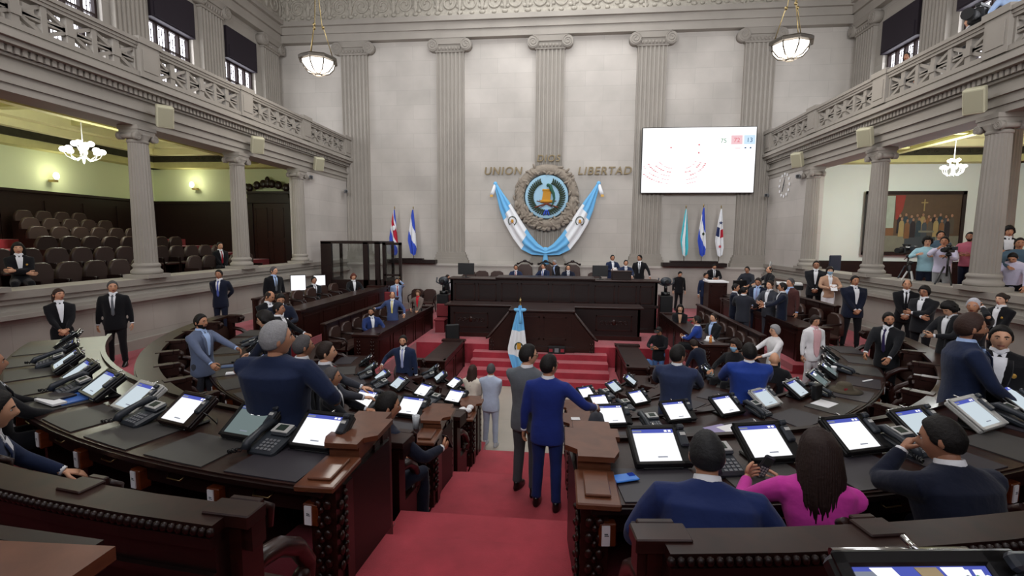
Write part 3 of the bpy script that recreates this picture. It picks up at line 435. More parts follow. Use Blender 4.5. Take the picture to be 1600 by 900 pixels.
def hand(f, wr, d, nrm, side, curl=.35, mi=0, seg=6, k=1.0):
    """palm, four fingers and a thumb; wr wrist, d pointing direction, nrm the way the palm faces"""
    d = Vector(d).normalized(); nrm = Vector(nrm); nrm = (nrm-d*nrm.dot(d)).normalized(); lat = d.cross(nrm)*side
    wr = Vector(wr)
    rings = []
    for t, w, h in ((-.03, .026, .021), (.0, .028, .018), (.03, .036, .016), (.06, .041, .015), (.088, .040, .012)):
        c = wr+d*t*k
        rings.append([tuple(c+lat*(w*k*math.cos(2*PI*q/10))+nrm*(h*k*math.sin(2*PI*q/10))) for q in range(10)])
    f.loft(rings, mi, True)
    for i, (off, L) in enumerate(((-.030, .068), (-.010, .078), (.011, .073), (.030, .058))):
        p = wr+d*.08*k+lat*off*k; dirn = d.copy(); pts = [p-d*.01]; ang = curl*(1+.12*i)
        for sg in (.42, .33, .25):
            c2, s2 = math.cos(ang), math.sin(ang); dirn = (dirn*c2+nrm*s2).normalized(); p = p+dirn*L*sg*k; pts.append(p.copy())
        f.tube(pts, [.0095*k, .009*k, .0083*k, .0065*k], seg, mi)
    p = wr+d*.02*k-lat*.024*k; q = p+(d*.55-lat*.75+nrm*.35).normalized()*.042*k; q2 = q+(d*.85-lat*.2+nrm*.45).normalized()*.035*k; q3 = q2+(d*.9+nrm*.4).normalized()*.022*k
    f.tube([p, q, q2, q3], [.015*k, .0115*k, .0105*k, .008*k], seg, mi)
def person(d, idx):
    d.setdefault('hc', 'blk')
    s = d['s']; fem = d.get('fem'); bw = d.get('big', 1.0)*(.9 if fem else 1.0); pose = d['p']
    x, y, z = d['pos']; dist = math.hypot(x-.6, y)
    root = thing('person', d['label'], 'person', (x, y, z), R(d['f']), None, s)
    lod = 2 if dist < 4.5 else 1 if dist < 9 else 0
    vox = (.024, .017, .011)[lod]; vb = (.022, .016, .011)[lod]
    hip = {'stand': .93, 'sit': .53, 'perch': .53}[pose]
    T = Matrix.Translation((0, 0, hip)) @ Matrix.Rotation(R(d.get('lean', 0)), 4, 'X')
    Ti = T.to_3x3()
    skin, lips = SK[(idx*7+3) % 4 if not fem else (2, 4, 0)[idx % 3]]
    # ---------------- arms
    arms = {}
    for side, key in ((1, 'armL'), (-1, 'armR')):
        spec = d.get(key, d.get('arms', 'down'))
        S_ = Vector((side*.19*bw, .012, .44))
        hint = Vector((side*1, .5, -.4))
        if isinstance(spec, str):
            if spec == 'cross': tgt = Vector((-side*.10, -.205*bw, .19+.03*side)); hint = Vector((side*1, -.35, -.9))
            else:
                t_, h_ = ARMS[spec]; tgt = Vector((side*t_[0], t_[1], t_[2]))
                if spec in ('down',): tgt.x = side*t_[0]*bw
                hint = Vector((side*h_[0], h_[1], h_[2]))
        else:
            tgt = Vector(spec); hint = Vector((side*1, .25, -.9))
            if tgt.z > .5: hint = Vector((side*.5, -.8, -.6))
        a, b = .285, .255; v = tgt-S_; L = min(v.length, (a+b)*.995); v = v.normalized(); tgt = S_+v*L
        ca = (a*a+L*L-b*b)/(2*a*L); ca = max(-1, min(1, ca)); hp = (hint-v*hint.dot(v)).normalized()
        E = S_+v*(a*ca)+hp*(a*math.sqrt(max(0, 1-ca*ca)))
        arms[side] = (S_, E, tgt)
    # ---------------- jacket (torso and sleeves, one smooth surface)
    f = MB(T); wf = 1.0; rings = []
    tor = TOR if not (pose != 'stand') else [(-.10, .19, .14, 0)]+TOR[1:]
    if d.get('soft') or d['top'] in ('cream', 'nude'): tor = [t for t in tor if t[0] > -.12]
    for (tz, w, dd, yc) in tor:
        if fem and .05 < tz < .25: w *= .88
        if tz < .45: ww, d2 = w*bw, dd*(1+(bw-1)*1.4)
        else: ww, d2 = w*(1+(bw-1)*.6), dd
        if fem and .28 < tz < .42: d2 *= 1.1
        rings.append(torso_ring(tz, ww, d2, yc))
    f.loft(rings)
    for side in (1, -1):
        S_, E, Hn = arms[side]; k = .5+.5*bw; wr = E+(Hn-E)*.93
        inn = Vector((side*.09, .012, .44))
        f.tube([inn, S_+Vector((0, 0, -.01)), S_+(E-S_)*.35, E-(E-S_).normalized()*.03, E+(wr-E)*.1, E+(wr-E)*.6, wr], [.07*k, .074*k, .064*k, .053*k, .052*k, .045*k, .037*k], 12)
    jn = 'jacket' if not (d.get('soft') or d['top'] in ('cream', 'nude')) else 'shirt'
    jk = f.build(jn, M['c_'+d['top']], root); finish(jk, vox, 3)
    # ---------------- trousers
    f = MB(); tcol = d.get('legs', {'navy': 'navy', 'navyd': 'navyd', 'charc': 'charc', 'gray': 'grayd'}.get(d['top'], 'black'))
    sd = d.get('stride', 0)
    legs = {}
    for side in (1, -1):
        hj = Vector((side*.09*bw, 0, hip-.03))
        if pose == 'stand': kn = Vector((side*.10*bw, -.015-side*.02, .50)); an = Vector((side*.115*bw, .02-side*.03, .09))
        elif pose == 'sit': kn = Vector((side*.13*bw, -.43, hip-.02)); an = Vector((side*.13, -.42, .09))
        else: kn = Vector((side*.13, -.40, hip-.12)); an = Vector((side*.13, -.33, hip-.55))
        legs[side] = (hj, kn, an)
        kk = .5+.5*bw
        f.tube([hj+Vector((0, 0, .06)), hj, hj+(kn-hj)*.5, kn, kn+(an-kn)*.35, kn+(an-kn)*.8, an], [.09*kk, .097*kk, .083*kk, .066*kk, .064, .056, .06], 12)
    f.loft([torso_ring(hip-.10, .15*bw, .105*bw, 0, 16), torso_ring(hip-.02, .165*bw, .12*bw, 0, 16), torso_ring(hip+.09, .158*bw, .112*bw, 0, 16)])
    tb = f.build('trousers', M['c_'+tcol], root); finish(tb, vox+.002, 2)
    sm = {'white': 'shoew'}.get(d.get('shoes'), 'shoe')
    for side in (1, -1):
        hj, kn, an = legs[side]; f = MB(); b0 = an.z-.09
        f.loft([[(an.x+w*math.cos(2*PI*k/12), yy+l*math.sin(2*PI*k/12), b0+zz) for k in range(12)] for zz, w, l, yy in ((0, .043, .125, an.y-.06), (.02, .048, .135, an.y-.06), (.05, .043, .11, an.y-.045), (.08, .038, .06, an.y-.0), (.11, .036, .042, an.y+.01))])
        f.build('shoe', M[sm], root)
    # ---------------- body: head, neck, hands and the hidden core as one skin mesh
    hs = d.get('headscale', 1.0)*(.96 if fem else 1.0)
    Hm = T @ Matrix.Translation((0, .0, .565)) @ Matrix.Rotation(R(d.get('hy', 0)), 4, 'Z') @ Matrix.Rotation(R(d.get('hp', 0)), 4, 'X') @ Matrix.Translation((0, -.012, .092)) @ Matrix.Scale(hs, 4)
    f = MB(T)
    f.tube([(0, .0, .0), (0, 0, .15), (0, .0, .40)], [.09, .085, .1], 10); f.tube([(0, .012, .38), (0, .01, .50), (0, .0, .56), (0, -.004, .62)], [.08, .058, .054, .056], 14)
    for side in (1, -1):
        S_, E, Hn = arms[side]; f.tube([(0, .01, .40), S_-Vector((0, 0, .01)), E, Hn], [.045, .035, .028, .024], 8)
    f.M = Matrix.Identity(4)
    for side in (1, -1):
        hj, kn, an = legs[side]; f.tube([(0, 0, hip+.0), hj, kn, an], [.06, .055, .035, .03], 8)
    n, m = ((20, 14), (28, 20), (40, 28))[lod]
    D = head_pts(n, m); H = head_surface(D); F = sph_faces(n, m); Hw = tr(Hm, H)
    o0 = len(f.v); f.v += [tuple(p) for p in Hw]
    for q in F:
        c = D[list(q)].mean(0); lip = (c[1] < -.6 and abs(c[0]) < .28 and -.53 < c[2] < -.40)
        f.f.append(tuple(i+o0 for i in q)); f.mi.append(1 if lip else 0); f.sm.append(True)
    f.M = Hm
    for side in (1, -1): f.ell((side*.079, .012, -.005), (.012, .02, .032), 8, 6, rot=Matrix.Rotation(side*.3, 3, 'Z'))
    f.M = T
    for side in (1, -1):
        S_, E, Hn = arms[side]; dd = (Hn-E).normalized(); spec = d.get('armL' if side > 0 else 'armR', d.get('arms', 'down'))
        if spec == 'down': nr = Vector((-side, 0, 0)); cu = .35
        elif spec == 'clasp': nr = Vector((0, .8, -.3)); cu = .6; dd = Vector((-side*.75, -.15, -.55)).normalized()
        elif spec == 'cross': nr = Vector((0, 1, 0)); cu = .25
        elif spec == 'desk': nr = Vector((0, 0, -1)); cu = .3; dd = Vector((-side*.15, -1, -.15)).normalized()
        elif spec == 'behind': nr = Vector((0, 1, 0)); cu = .3
        elif spec == 'paper': nr = Vector((-side, 0, .5)); cu = .7
        else:
            nr = Vector((-side*.8, 0, -.5)) if Hn.z < .5 else Vector((-side, .2, .3)); cu = .45
            if d.get('hold', '')[:5] == 'phone': nr = Vector((-side, 0, .3)); cu = .7
        hand(f, Hn-dd*.01, dd, nr, side, cu, 0, 6 if lod < 2 else 8)
    f.M = Matrix.Identity(4)
    f.build('body', [skin, lips], root)
    # ---------------- shirt front, collar, tie
    if not d.get('soft') and d['shirt'] != d['top']:
        f = MB(T); lo = .14 if not d.get('wide') else -.08; NZ = 10; NX = 8; wtop = .054 if not d.get('wide') else .085
        V = []
        for i in range(NZ+1):
            zz = lo+(.485-lo)*i/NZ; hw = (.008+(wtop-.008)*(i/NZ)**(.8 if not d.get('wide') else .3))
            for j in range(NX+1):
                xx = -hw+2*hw*j/NX; yy = front_y(xx, min(zz, .462), bw)-(.024 if fem else .013)-(0 if zz < .462 else -.02*(zz-.462)/.03); V.append((xx, yy, zz))
        nV = len(V); V += [(a, b+.03, c) for a, b, c in V]; F = []
        for i in range(NZ):
            for j in range(NX): k = i*(NX+1)+j; F += [(k, k+1, k+NX+2, k+NX+1), tuple(q+nV for q in (k, k+NX+1, k+NX+2, k+1))]
        for i in range(NZ):
            for j in (0, NX): k = i*(NX+1)+j; F.append((k, k+NX+1, k+NX+1+nV, k+nV))
        f.add(V, F, 0, True)
        if not (fem and d['shirt'] in ('nude',)):
            f.lathe([(.078, .505), (.073, .53), (.066, .562), (.061, .565), (.057, .53)], 0, .006, 18)
            for side in (1, -1): f.add([(side*.008, -.074, .505), (side*.05, -.058, .53), (side*.034, -.09, .468), (side*.008, -.064, .495), (side*.05, -.048, .52), (side*.034, -.08, .458)], [(0,1,2),(5,4,3),(0,2,5,3),(1,4,5,2),(0,3,4,1)])
        f.build('shirt_front', M['c_'+d['shirt']], root)
        if d.get('tie'):
            f = MB(T); rings = []
            for zz, w in ((.10, .004), (.13, .028), (.25, .025), (.38, .018), (.452, .012), (.465, .02), (.492, .023)):
                yy = front_y(0, min(zz, .462), bw)-.018-(0 if zz < .455 else -.012); rings.append([(-w, yy, zz), (0, yy-.008, zz), (w, yy, zz), (w, yy+.012, zz), (-w, yy+.012, zz)])
            f.loft(rings, 0, True); f.build('tie', M['c_'+d['tie']], root)
        if not fem and lod >= 0:
            for side in (1, -1):
                S_, E, Hn = arms[side]; v = (Hn-E); f = MB(T); f.tube([E+v*.88, E+v*.98], [.034, .033], 10); f.build('shirt_cuff', M['c_'+d['shirt'] if d['shirt'] != 'black' else 'c_black'], root)
        if lod >= 1 and not d.get('wide'):
            f = MB(T)
            for side in (1, -1):
                pts = []
                for i in range(7):
                    zz = .11+(.47-.11)*i/6; xx = side*(.012+.056*(i/6)**.8); pts.append(Vector((xx+side*.008, front_y(xx, min(zz, .462), bw)-(.02 if fem else .011)+(0 if zz < .462 else .008), zz)))
                f.tube(pts, [.012, .02, .026, .03, .034, .026, .02], 6, flat=.3)
            f.build('lapel', M['c_'+d['top']], root)
        if d.get('badge'): f = MB(T); yy = front_y(.09, .33, bw)-.008; f.ell((.10, yy, .33), (.022, .008, .024), 8, 6); f.build('crest_badge', M['gold'], root)
    # ---------------- hair
    ht = d['hair']; hm = M['h_'+d['hc']]
    if ht != 'none':
        n, m = ((24, 18), (36, 26), (56, 40))[lod]; D = head_pts(n, m)
        base = head_surface(D, 0); xx, yy, zz = D[:, 0], D[:, 1], D[:, 2]
        front = {'receding': .84, 'bald': 2}.get(ht, .68)
        line = np.where(yy < -.1, np.interp(-yy, [.1, .3, .5, .7, 1], [-.2, -.1, .38, front-.02, front]), np.interp(yy, [-.1, .3, 1], [-.2, -.45, -.62]))
        if ht == 'receding': line = np.where((np.abs(xx) < .55) & (yy < .45) & (zz > .3), 2, line)
        if ht in ('long', 'long2', 'short2', 'curly', 'ponytail', 'bun'): line = np.where(yy < -.1, np.interp(-yy, [.1, .35, .6, 1], [-.5 if ht in ('long', 'long2', 'curly', 'short2') else -.1, -.2 if ht in ('long', 'curly') else .1, .42, .55]), line-.1)
        kk = 1/(1+np.exp(-np.clip((zz-line)*22, -30, 30))); th = {'curly': .034, 'short2': .024, 'long': .022, 'long2': .026, 'cap': .016, 'receding': .008}.get(ht, .013)
        nz = rng.normal(0, .10 if ht != 'curly' else .25, len(D)); top = 1+.15*np.clip(zz, 0, 1)
        off = -.012+kk*(.012+th*top*(1+nz*.5)); L = np.linalg.norm(D, axis=1)[:, None]
        P_ = base+D*off[:, None]
        f = MB(); f.v = [tuple(q) for q in tr(Hm, P_)]; f.f = sph_faces(n, m); f.mi = [0]*len(f.f); f.sm = [True]*len(f.f)
        f.M = Hm
        if ht in ('long', 'long2'):
            Ln = {'long': .36, 'long2': .13}[ht]
            rings = []
            for i in range(9):
                t = i/8; zz_ = .095-t*(Ln+.05); w = (.07, .088, .095)[min(i, 2)]+.03*math.sin(t*2.6)-.03*t**3; yb = .03+.065*t*(1 if Ln > .2 else .3); dd = .085-.04*t
                rings.append([(w*math.cos(a)*(1+.05*math.sin(7*a+i)), yb+dd*math.sin(a)*(1+.08*math.sin(9*a+i*1.3))+(.035*math.cos(a)**2*(-1) if t < .6 else 0), zz_) for a in [2*PI*k/28 for k in range(28)]])
            f.loft(rings)
            if lod == 2 and ht == 'long':
                for k in range(26):
                    a = PI*(.02+.96*k/25); rr0 = .088; f.tube([(.55*rr0*math.cos(a), .02+.05*math.sin(a), .128), (1.0*rr0*math.cos(a), .04+.082*math.sin(a), .05), (1.3*rr0*math.cos(a), .055+.075*math.sin(a), -.12), (1.2*rr0*math.cos(a)+.006*math.sin(k*5), .085+.055*math.sin(a), -.26), (1.0*rr0*math.cos(a)+.01*math.sin(k*2.3), .10+.035*math.sin(a), -.35-.02*math.sin(k*3))], [.008, .015, .016, .012, .004], 6)
        if ht == 'ponytail': f.tube([(0, .10, .03), (0, .15, .02), (0, .16, -.08), (0, .14, -.19)], [.028, .035, .032, .012], 8)
        if ht == 'bun': f.ell((0, .125, .045), (.05, .045, .045), 12, 8)
        if ht == 'curly':
            for k in range(90 if lod else 50):
                v = Vector(rng.normal(0, 1, 3)).normalized()
                if v.z < -.35 or (v.y < -.35 and v.z < .5): continue
                f.ell((v.x*.098, .008+v.y*.112, v.z*.132), (.024, .024, .024), 6, 4)
        if ht == 'cap': f.loft([[(.085*math.cos(a), -.06+(.13 if math.sin(a) < 0 else .02)*math.sin(a), zz_) for a in [2*PI*k/20 for k in range(20)]] for zz_ in (.055, .065)])
        f.build('cap' if ht == 'cap' else 'hair', hm, root)
    # ---------------- face details
    f = MB(Hm)
    for side in (1, -1): f.ell((side*.031, -.079, .008), (.012, .007, .0065), 8, 6, 0); f.ell((side*.031, -.0835, .008), (.0065, .004, .006), 6, 5, 1)
    f.build('eyes', [M['eyew'], M['iris']], root)
    f = MB(Hm)
    for side in (1, -1): f.tube([(side*.015, -.094, .027), (side*.033, -.094, .033), (side*.05, -.082, .026)], [.0045, .005, .003], 6)
    f.build('eyebrows', M['h_'+('blk' if d['hc'] not in ('brn', 'red', 'lbr', 'white') else d['hc'])], root)
    if d.get('beard'):
        n, m = 28, 20; D = head_pts(n, m); base = head_surface(D); xx, yy, zz = D[:, 0], D[:, 1], D[:, 2]
        kk = ((((zz < -.50) & (zz > -.95)) | ((zz < -.25) & (np.abs(xx) > .45) & (zz > -.95)) | ((zz < -.29) & (zz > -.38) & (np.abs(xx) < .3) & (yy < 0))) & (yy < .15)).astype(float)
        f = MB(); P_ = base+D*(-.01+kk*.0145)[:, None]; f.v = [tuple(q) for q in tr(Hm, P_)]; f.f = sph_faces(n, m); f.mi = [0]*len(f.f); f.sm = [True]*len(f.f)
        f.build('beard', M['h_'+d['beard']], root)
    if d.get('glasses'):
        f = MB(Hm)
        for side in (1, -1):
            f.tube([(side*.033+.024*math.cos(2*PI*k/14), -.098, .006+.018*math.sin(2*PI*k/14)) for k in range(15)], .0022, 5); f.tube([(side*.056, -.097, .012), (side*.080, -.02, .012), (side*.082, .02, .0)], .002, 5)
        f.tube([(-.01, -.1, .01), (.01, -.1, .01)], .0022, 5); f.build('glasses', M['black'], root)
    if d.get('mask'):
        n, m = 24, 18; D = head_pts(n, m); base = head_surface(D); xx, yy, zz = D[:, 0], D[:, 1], D[:, 2]; kk = ((zz < -.08) & (zz > -.9) & (yy < -.2)).astype(float)
        f = MB(); P_ = base+D*(-.02+kk*.03)[:, None]; f.v = [tuple(q) for q in tr(Hm, P_)]; f.f = sph_faces(n, m); f.mi = [0]*len(f.f); f.sm = [True]*len(f.f); f.build('face_mask', M['maskb'], root)
    # ---------------- held things stay things of their own
    hd = d.get('hold')
    if hd:
        bpy.context.view_layer.update()
        W_ = Matrix.Translation((x, y, z)) @ Matrix.Rotation(R(d['f']), 4, 'Z') @ Matrix.Scale(s, 4)
        if hd == 'paper':
            mid = (arms[1][2]+arms[-1][2])/2+Vector((0, -.07, .02)); f = MB(W_ @ T); f.M = W_ @ T @ Matrix.Translation(mid) @ Matrix.Rotation(R(-35), 4, 'X'); f.box(-.08, .08, -.004, .004, -.1, .1)
            tag(f.build('paper_sheets', M['whitep']), 'white sheets of paper held by the '+' '.join(d['label'].split()[:8]), 'paper')
        elif hd == 'phoneR':
            p_ = arms[-1][2]; v = (p_-arms[-1][1]).normalized(); f = MB(W_ @ T @ Matrix.Translation(p_+v*.075+Vector((.02, -.02, .02))) @ Matrix.Rotation(R(-40), 4, 'X')); f.box(-.036, .036, -.005, .005, -.07, .08, bev=.004)
            tag(f.build('mobile_phone', M['black']), 'black mobile phone in the hand of the '+' '.join(d['label'].split()[:8]), 'phone')
        elif hd == 'phoneF':
            mid = (arms[1][2]+arms[-1][2])/2+Vector((0, -.06, .06)); f = MB(W_ @ T @ Matrix.Translation(mid) @ Matrix.Rotation(R(-30), 4, 'X') @ Matrix.Rotation(R(-18), 4, 'Y'))
            f.box(-.032, .032, -.012, .012, -.13, .13, bev=.01)
            for r_ in range(7):
                for c_ in range(3): f.box(-.022+.016*c_, -.011+.016*c_, .012, .015, -.11+.022*r_, -.097+.022*r_, 1)
            f.box(-.024, .024, .012, .014, .055, .11, 2)
            tag(f.build('remote_handset', [M['dgray'], M['silver'], M['lcd']]), 'grey keypad handset held up by the woman in magenta', 'phone')
    if any(isinstance(d.get(k), tuple) and d[k][2] > .6 for k in ('armL', 'armR')):
        side = 1 if isinstance(d.get('armL'), tuple) else -1; W_ = Matrix.Translation((x, y, z)) @ Matrix.Rotation(R(d['f']), 4, 'Z') @ Matrix.Scale(s, 4)
        f = MB(W_ @ T @ Matrix.Translation((side*.098, -.03, .65))); f.box(-.006, .006, -.035, .035, -.07, .07, bev=.004)
        tag(f.build('mobile_phone', M['black']), 'black mobile phone at the ear of the '+' '.join(d['label'].split()[:7]), 'phone')
    return root
for i, d in enumerate(PEOPLE): person(d, i)
bpy.context.view_layer.update()
dg = bpy.context.evaluated_depsgraph_get(); newm = []
for o in PENDING: newm.append(bpy.data.meshes.new_from_object(o.evaluated_get(dg)))
for o, me in zip(PENDING, newm):
    mats = list(o.data.materials); o.modifiers.clear(); o.data = me; me.materials.clear()
    for m_ in mats: me.materials.append(m_)
    me.polygons.foreach_set('use_smooth', [True]*len(me.polygons)); me.polygons.foreach_set('material_index', [0]*len(me.polygons))

# ================================================================== THE ROOM
S = []
def st(name, mb, m, parent=None): 
    o = mb.build(name, m, parent)
    if not parent: o['kind'] = 'structure'
    return o
# ---- floors and tiers
f = MB(); f.box(-9.2, 9.2, -4, 21.2, -.3, -.01); st('floor', f, M['carpet'])
f = MB(); f.cyl(0, 11, -.01, .0, 2.3, n=64); f.box(-.76, .76, 7.95, 9.2, -.01, .002); f.box(-1.9,1.9,10.5,12.95,-.01,.001); st('floor_well', f, M['marble'])
def tiers(name, r0, r1, z, tin, tout, z0=0):
    f = MB()
    for s in (-1, 1): f.arc(r0, r1, z0, z, s*tin, s*tout, seg=36)
    st(name, f, M['carpet'])
def tin(r): return math.degrees(math.asin(.76/r))
# aisle-side edges follow the straight aisle walls
def tier(name, r0, r1, z, tmax, n=40):
    f = MB()
    for s in (-1, 1):
        vs = []; fs = []
        for i in range(n+1):
            for r in (r0, r1):
                a0 = tin(r); a = a0+(tmax-a0)*i/n
                for zz in (0.0, z): vs.append((s*r*math.sin(R(a)), 11-r*math.cos(R(a)), zz))
        for i in range(n):
            b = i*4; fs += [(b, b+4, b+5, b+1), (b+2, b+3, b+7, b+6), (b+1, b+5, b+7, b+3), (b, b+2, b+6, b+4)]
        fs += [(0, 1, 3, 2), (n*4, n*4+2, n*4+3, n*4+1)]
        f.add(vs, fs)
    return st(name, f, M['carpet'])
tier('floor_tier_well', 2.45, 3.22, .25, 92)
tier('floor_tier_inner', 3.2, 5.22, .5, 90)
tier('floor_tier_middle', 5.2, 7.36, 1.15, 90)
tier('floor_ledge', 7.3, 7.62, 1.7, 60); tier('floor_ledge_inner', 5.05, 5.36, 1.0, 84)
tier('floor_tier_outer', 7.6, 9.47, 1.85, 56)
f = MB(); f.box(-9.2, 9.2, -4, 1.6, 0, 2.55)
for s in (-1, 1): f.arc(9.45, 15, 0, 2.551, s*3, s*60, seg=40)
st('floor_entrance_tier', f, M['carpet'])
# aisle steps going down to the well
f = MB()
edges = [(9.6, 2.55), (9.3, 2.37), (9.0, 2.2), (8.7, 2.03), (8.4, 1.85), (7.66, 1.68), (7.06, 1.5), (6.8, 1.33), (6.55, 1.15), (5.27, .98), (4.95, .82), (4.62, .66), (4.3, .5), (3.2, .33), (2.95, .17), (2.7, .0)]
for (ra, za), (rb, zb) in zip(edges[:-1], edges[1:]):
    # tread at za from ra inwards to rb
    f.box(-.78, .78, 11-ra, 11-rb, -.2, za)
f.box(-.78, .78, -1, 11-9.6, 0, 2.552)
st('floor_aisle_steps', f, M['carpet'])
# walkways by the side walls (about the height of the middle rows)
for s in (-1, 1):
    f = MB()
    zB = 1.5 if s < 0 else 1.35
    f.box(s*7.36, s*9.15, 11, 21.15, 0, 1.5)
    for i in range(14):
        t0 = 50+i*3; t1 = t0+3
        c0 = (7.36*math.sin(R(t0)), 11-7.36*math.cos(R(t0))); c1 = (7.36*math.sin(R(t1)), 11-7.36*math.cos(R(t1)))
        vs = [(s*c0[0], c0[1], z) for z in (0, 1.5)] + [(s*c1[0], c1[1], z) for z in (0, 1.5)] + [(s*9.15, c1[1], z) for z in (0, 1.5)] + [(s*9.15, c0[1], z) for z in (0, 1.5)]
        f.add(vs, [(0,1,3,2),(2,3,5,4),(4,5,7,6),(6,7,1,0),(1,7,5,3),(0,2,4,6)])
    f.box(s*5.75, s*7.37, 11.0, 17.8, 0, zB)
    st('floor_walkway_'+('left' if s < 0 else 'right'), f, M['carpet'])
f = MB()
for s in (-1, 1):
    f.box(s*5.15, s*5.76, 11.0, 17.0, 0, 1.2)
    f.box(s*3.85, s*5.16, 11.0, 14.5, 0, .85); f.arc(3.4, 5.19, 0, .852, s*58, s*90)
    f.box(s*2.0, s*3.0, 11.0, 14.35, 0, .25)
f.box(-5.76, 5.76, 14.4, 21.15, 0, .851)
f.box(-7.4, -5.7, 16.9, 21.15, 0, .853); f.box(4.25, 7.4, 18.2, 21.15, 0, 1.15); f.box(4.6, 7.4, 17.8, 18.25, 0, 1.0)
st('floor_rostrum_platform', f, M['carpet'])
f = MB(); f.box(-3.3, 3.9, 17.1, 21.12, .8, 1.7); st('floor_rostrum_upper', f, M['carpet'])
f = MB()
for i, (y, z) in enumerate(((12.95, .17), (13.3, .34), (13.68, .51), (14.05, .68))): f.box(-2.0, 2.0, y, 14.45, 0, z)
st('floor_rostrum_steps', f, M['carpet'])

# ---- walls
f = MB(); f.box(-18.2, 18.2, 21.4, 22.0, -.2, 15.6); st('wall_back', f, M['wall_b'])
f = MB(); f.box(-9.2, 9.2, 21.12, 21.4, .5, 2.86); f.box(-9.2, 9.2, 21.02, 21.4, 2.86, 2.95); f.box(-9.2, 9.2, 21.08, 21.4, 2.8, 2.86); f.box(-9.2, 9.2, 21.07, 21.4, .5, 1.15)
st('wall_back_dado', f, M['wall_b'])
for s, sn in ((-1, 'left'), (1, 'right')):
    f = MB(); f.box(s*9.12, s*9.72, -4, 21.4, 0, 3.0); st('wall_podium_'+sn, f, M['wall_s'])
    f = MB()
    f.box(s*9.04, s*9.8, -4, 21.4, 2.96, 3.1); f.box(s*9.08, s*9.78, -4, 21.4, 2.86, 2.96); f.box(s*8.98, s*9.78, -4, 21.4, 2.6, 2.68); f.box(s*9.04, s*9.76, -4, 21.4, 2.68, 2.74)
    f.box(s*9.02, s*9.2, -4, 21.4, 1.5, 1.72)
    st('trim_podium_'+sn, f, M['stone'])
    # pier wall between the last column and the back wall
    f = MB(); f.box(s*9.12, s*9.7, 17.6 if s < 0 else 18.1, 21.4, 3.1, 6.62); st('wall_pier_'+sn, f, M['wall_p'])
    # entablature over the columns
    f = MB()
    f.box(s*9.1, s*9.75, -4, 21.4, 6.6, 6.74); f.box(s*9.06, s*9.75, -4, 21.4, 6.74, 6.92); f.box(s*9.0, s*9.75, -4, 21.4, 6.92, 6.98)
    f.box(s*9.12, s*9.75, -4, 21.4, 6.98, 7.2); f.box(s*9.04, s*9.75, -4, 21.4, 7.2, 7.25)
    f.box(s*8.86, s*12.2, -4, 21.4, 7.37, 7.46); f.box(s*8.78, s*12.2, -4, 21.4, 7.46, 7.58); f.box(s*8.9, s*12.2, -4, 21.4, 7.58, 7.66)
    y = 2.0
    while y < 21.3:
        f.box(s*8.96, s*9.3, y, y+.07, 7.25, 7.37); y += .125
    f.box(s*9.0, s*9.75, -4, 21.4, 7.25, 7.37)
    st('trim_entablature_'+sn, f, M['stone2'])
    # balustrade
    b = thing('balustrade', 'pierced stone balustrade with star panels along the upper %s gallery' % sn, 'balustrade', (s*9.0, 0, 7.66))
    r = MB(); r.box(-.13, .13, 3.0, 21.3, .66, .72); r.box(-.17, .17, 3.0, 21.3, .72, .8); r.box(-.1, .1, 3.0, 21.3, .6, .66); r.build('top_rail', M['stone'], b)
    r = MB(); r.box(-.13, .13, 3.0, 21.3, 0, .1); r.build('bottom_rail', M['stone'], b)
    peds = [3.75, 7.15, 10.6, 14.05, 17.5, 20.95]
    for yp in peds:
        r = MB(); r.box(-.16, .16, yp-.27, yp+.27, .0, .78); r.box(-.2, .2, yp-.31, yp+.31, .72, .86); r.box(-.18, .18, yp-.2, yp+.2, .14, .6)
        r.build('pedestal', M['stone'], b)
    for ya, yb in zip(peds[:-1], peds[1:]):
        a = ya+.27; w = (yb-ya-.54)/3
        for k in range(3):
            r = MB(); c = a+w*(k+.5); hw = w/2; hz = .25; zc = .35
            r.box(-.07, .07, c-hw, c-hw+.05, .1, .6); r.box(-.07, .07, c+hw-.05, c+hw, .1, .6)
            r.box(-.06, .06, c-.07, c+.07, zc-.25, zc+.25); r.box(-.09, .09, c-.09, c+.09, zc-.09, zc+.09)
            for (dy, dz) in ((1, 1), (1, -1), (-1, 1), (-1, -1), (1, .12), (1, -.12), (-1, .12), (-1, -.12)):
                p0 = Vector((0, c, zc)); p1 = Vector((0, c+dy*hw*.98, zc+dz*hz)); d = (p1-p0).normalized(); nrm = Vector((0, -d.z, d.y))*.034
                r.add([(x, q.y, q.z) for x in (-.045, .045) for q in (p0+nrm, p0-nrm, p1-nrm, p1+nrm)], [(0,1,2,3),(7,6,5,4),(0,4,5,1),(1,5,6,2),(2,6,7,3),(3,7,4,0)])
            r.build('pierced_panel', M['stone'], b)
    # upper wall with windows
    f = MB()
    bays = [(4.1, 5.9), (7.5, 9.3), (10.95, 12.75), (14.3, 16.1), (17.7, 19.5)]
    ys = [-4] + [q for by in bays for q in by] + [21.4]
    for i in range(0, len(ys), 2): f.box(s*12.1, s*12.6, ys[i], ys[i+1], 7.6, 15.6)
    for a, b2 in bays: f.box(s*12.1, s*12.6, a, b2, 11.95, 15.6); f.box(s*12.1, s*12.6, a, b2, 7.6, 7.9)
    st('wall_upper_'+sn, f, M['wall_s'])
    f = MB()
    f.box(s*11.85, s*12.6, -4, 21.4, 12.55, 12.9); f.box(s*11.75, s*12.6, -4, 21.4, 12.9, 13.25); f.box(s*11.6, s*12.6, -4, 21.4, 13.25, 13.42)
    f.box(s*11.5, s*12.6, -4, 21.4, 14.5, 14.75); f.box(s*11.3, s*12.6, -4, 21.4, 14.75, 15.0)
    st('trim_cornice_'+sn, f, M['stone2'])
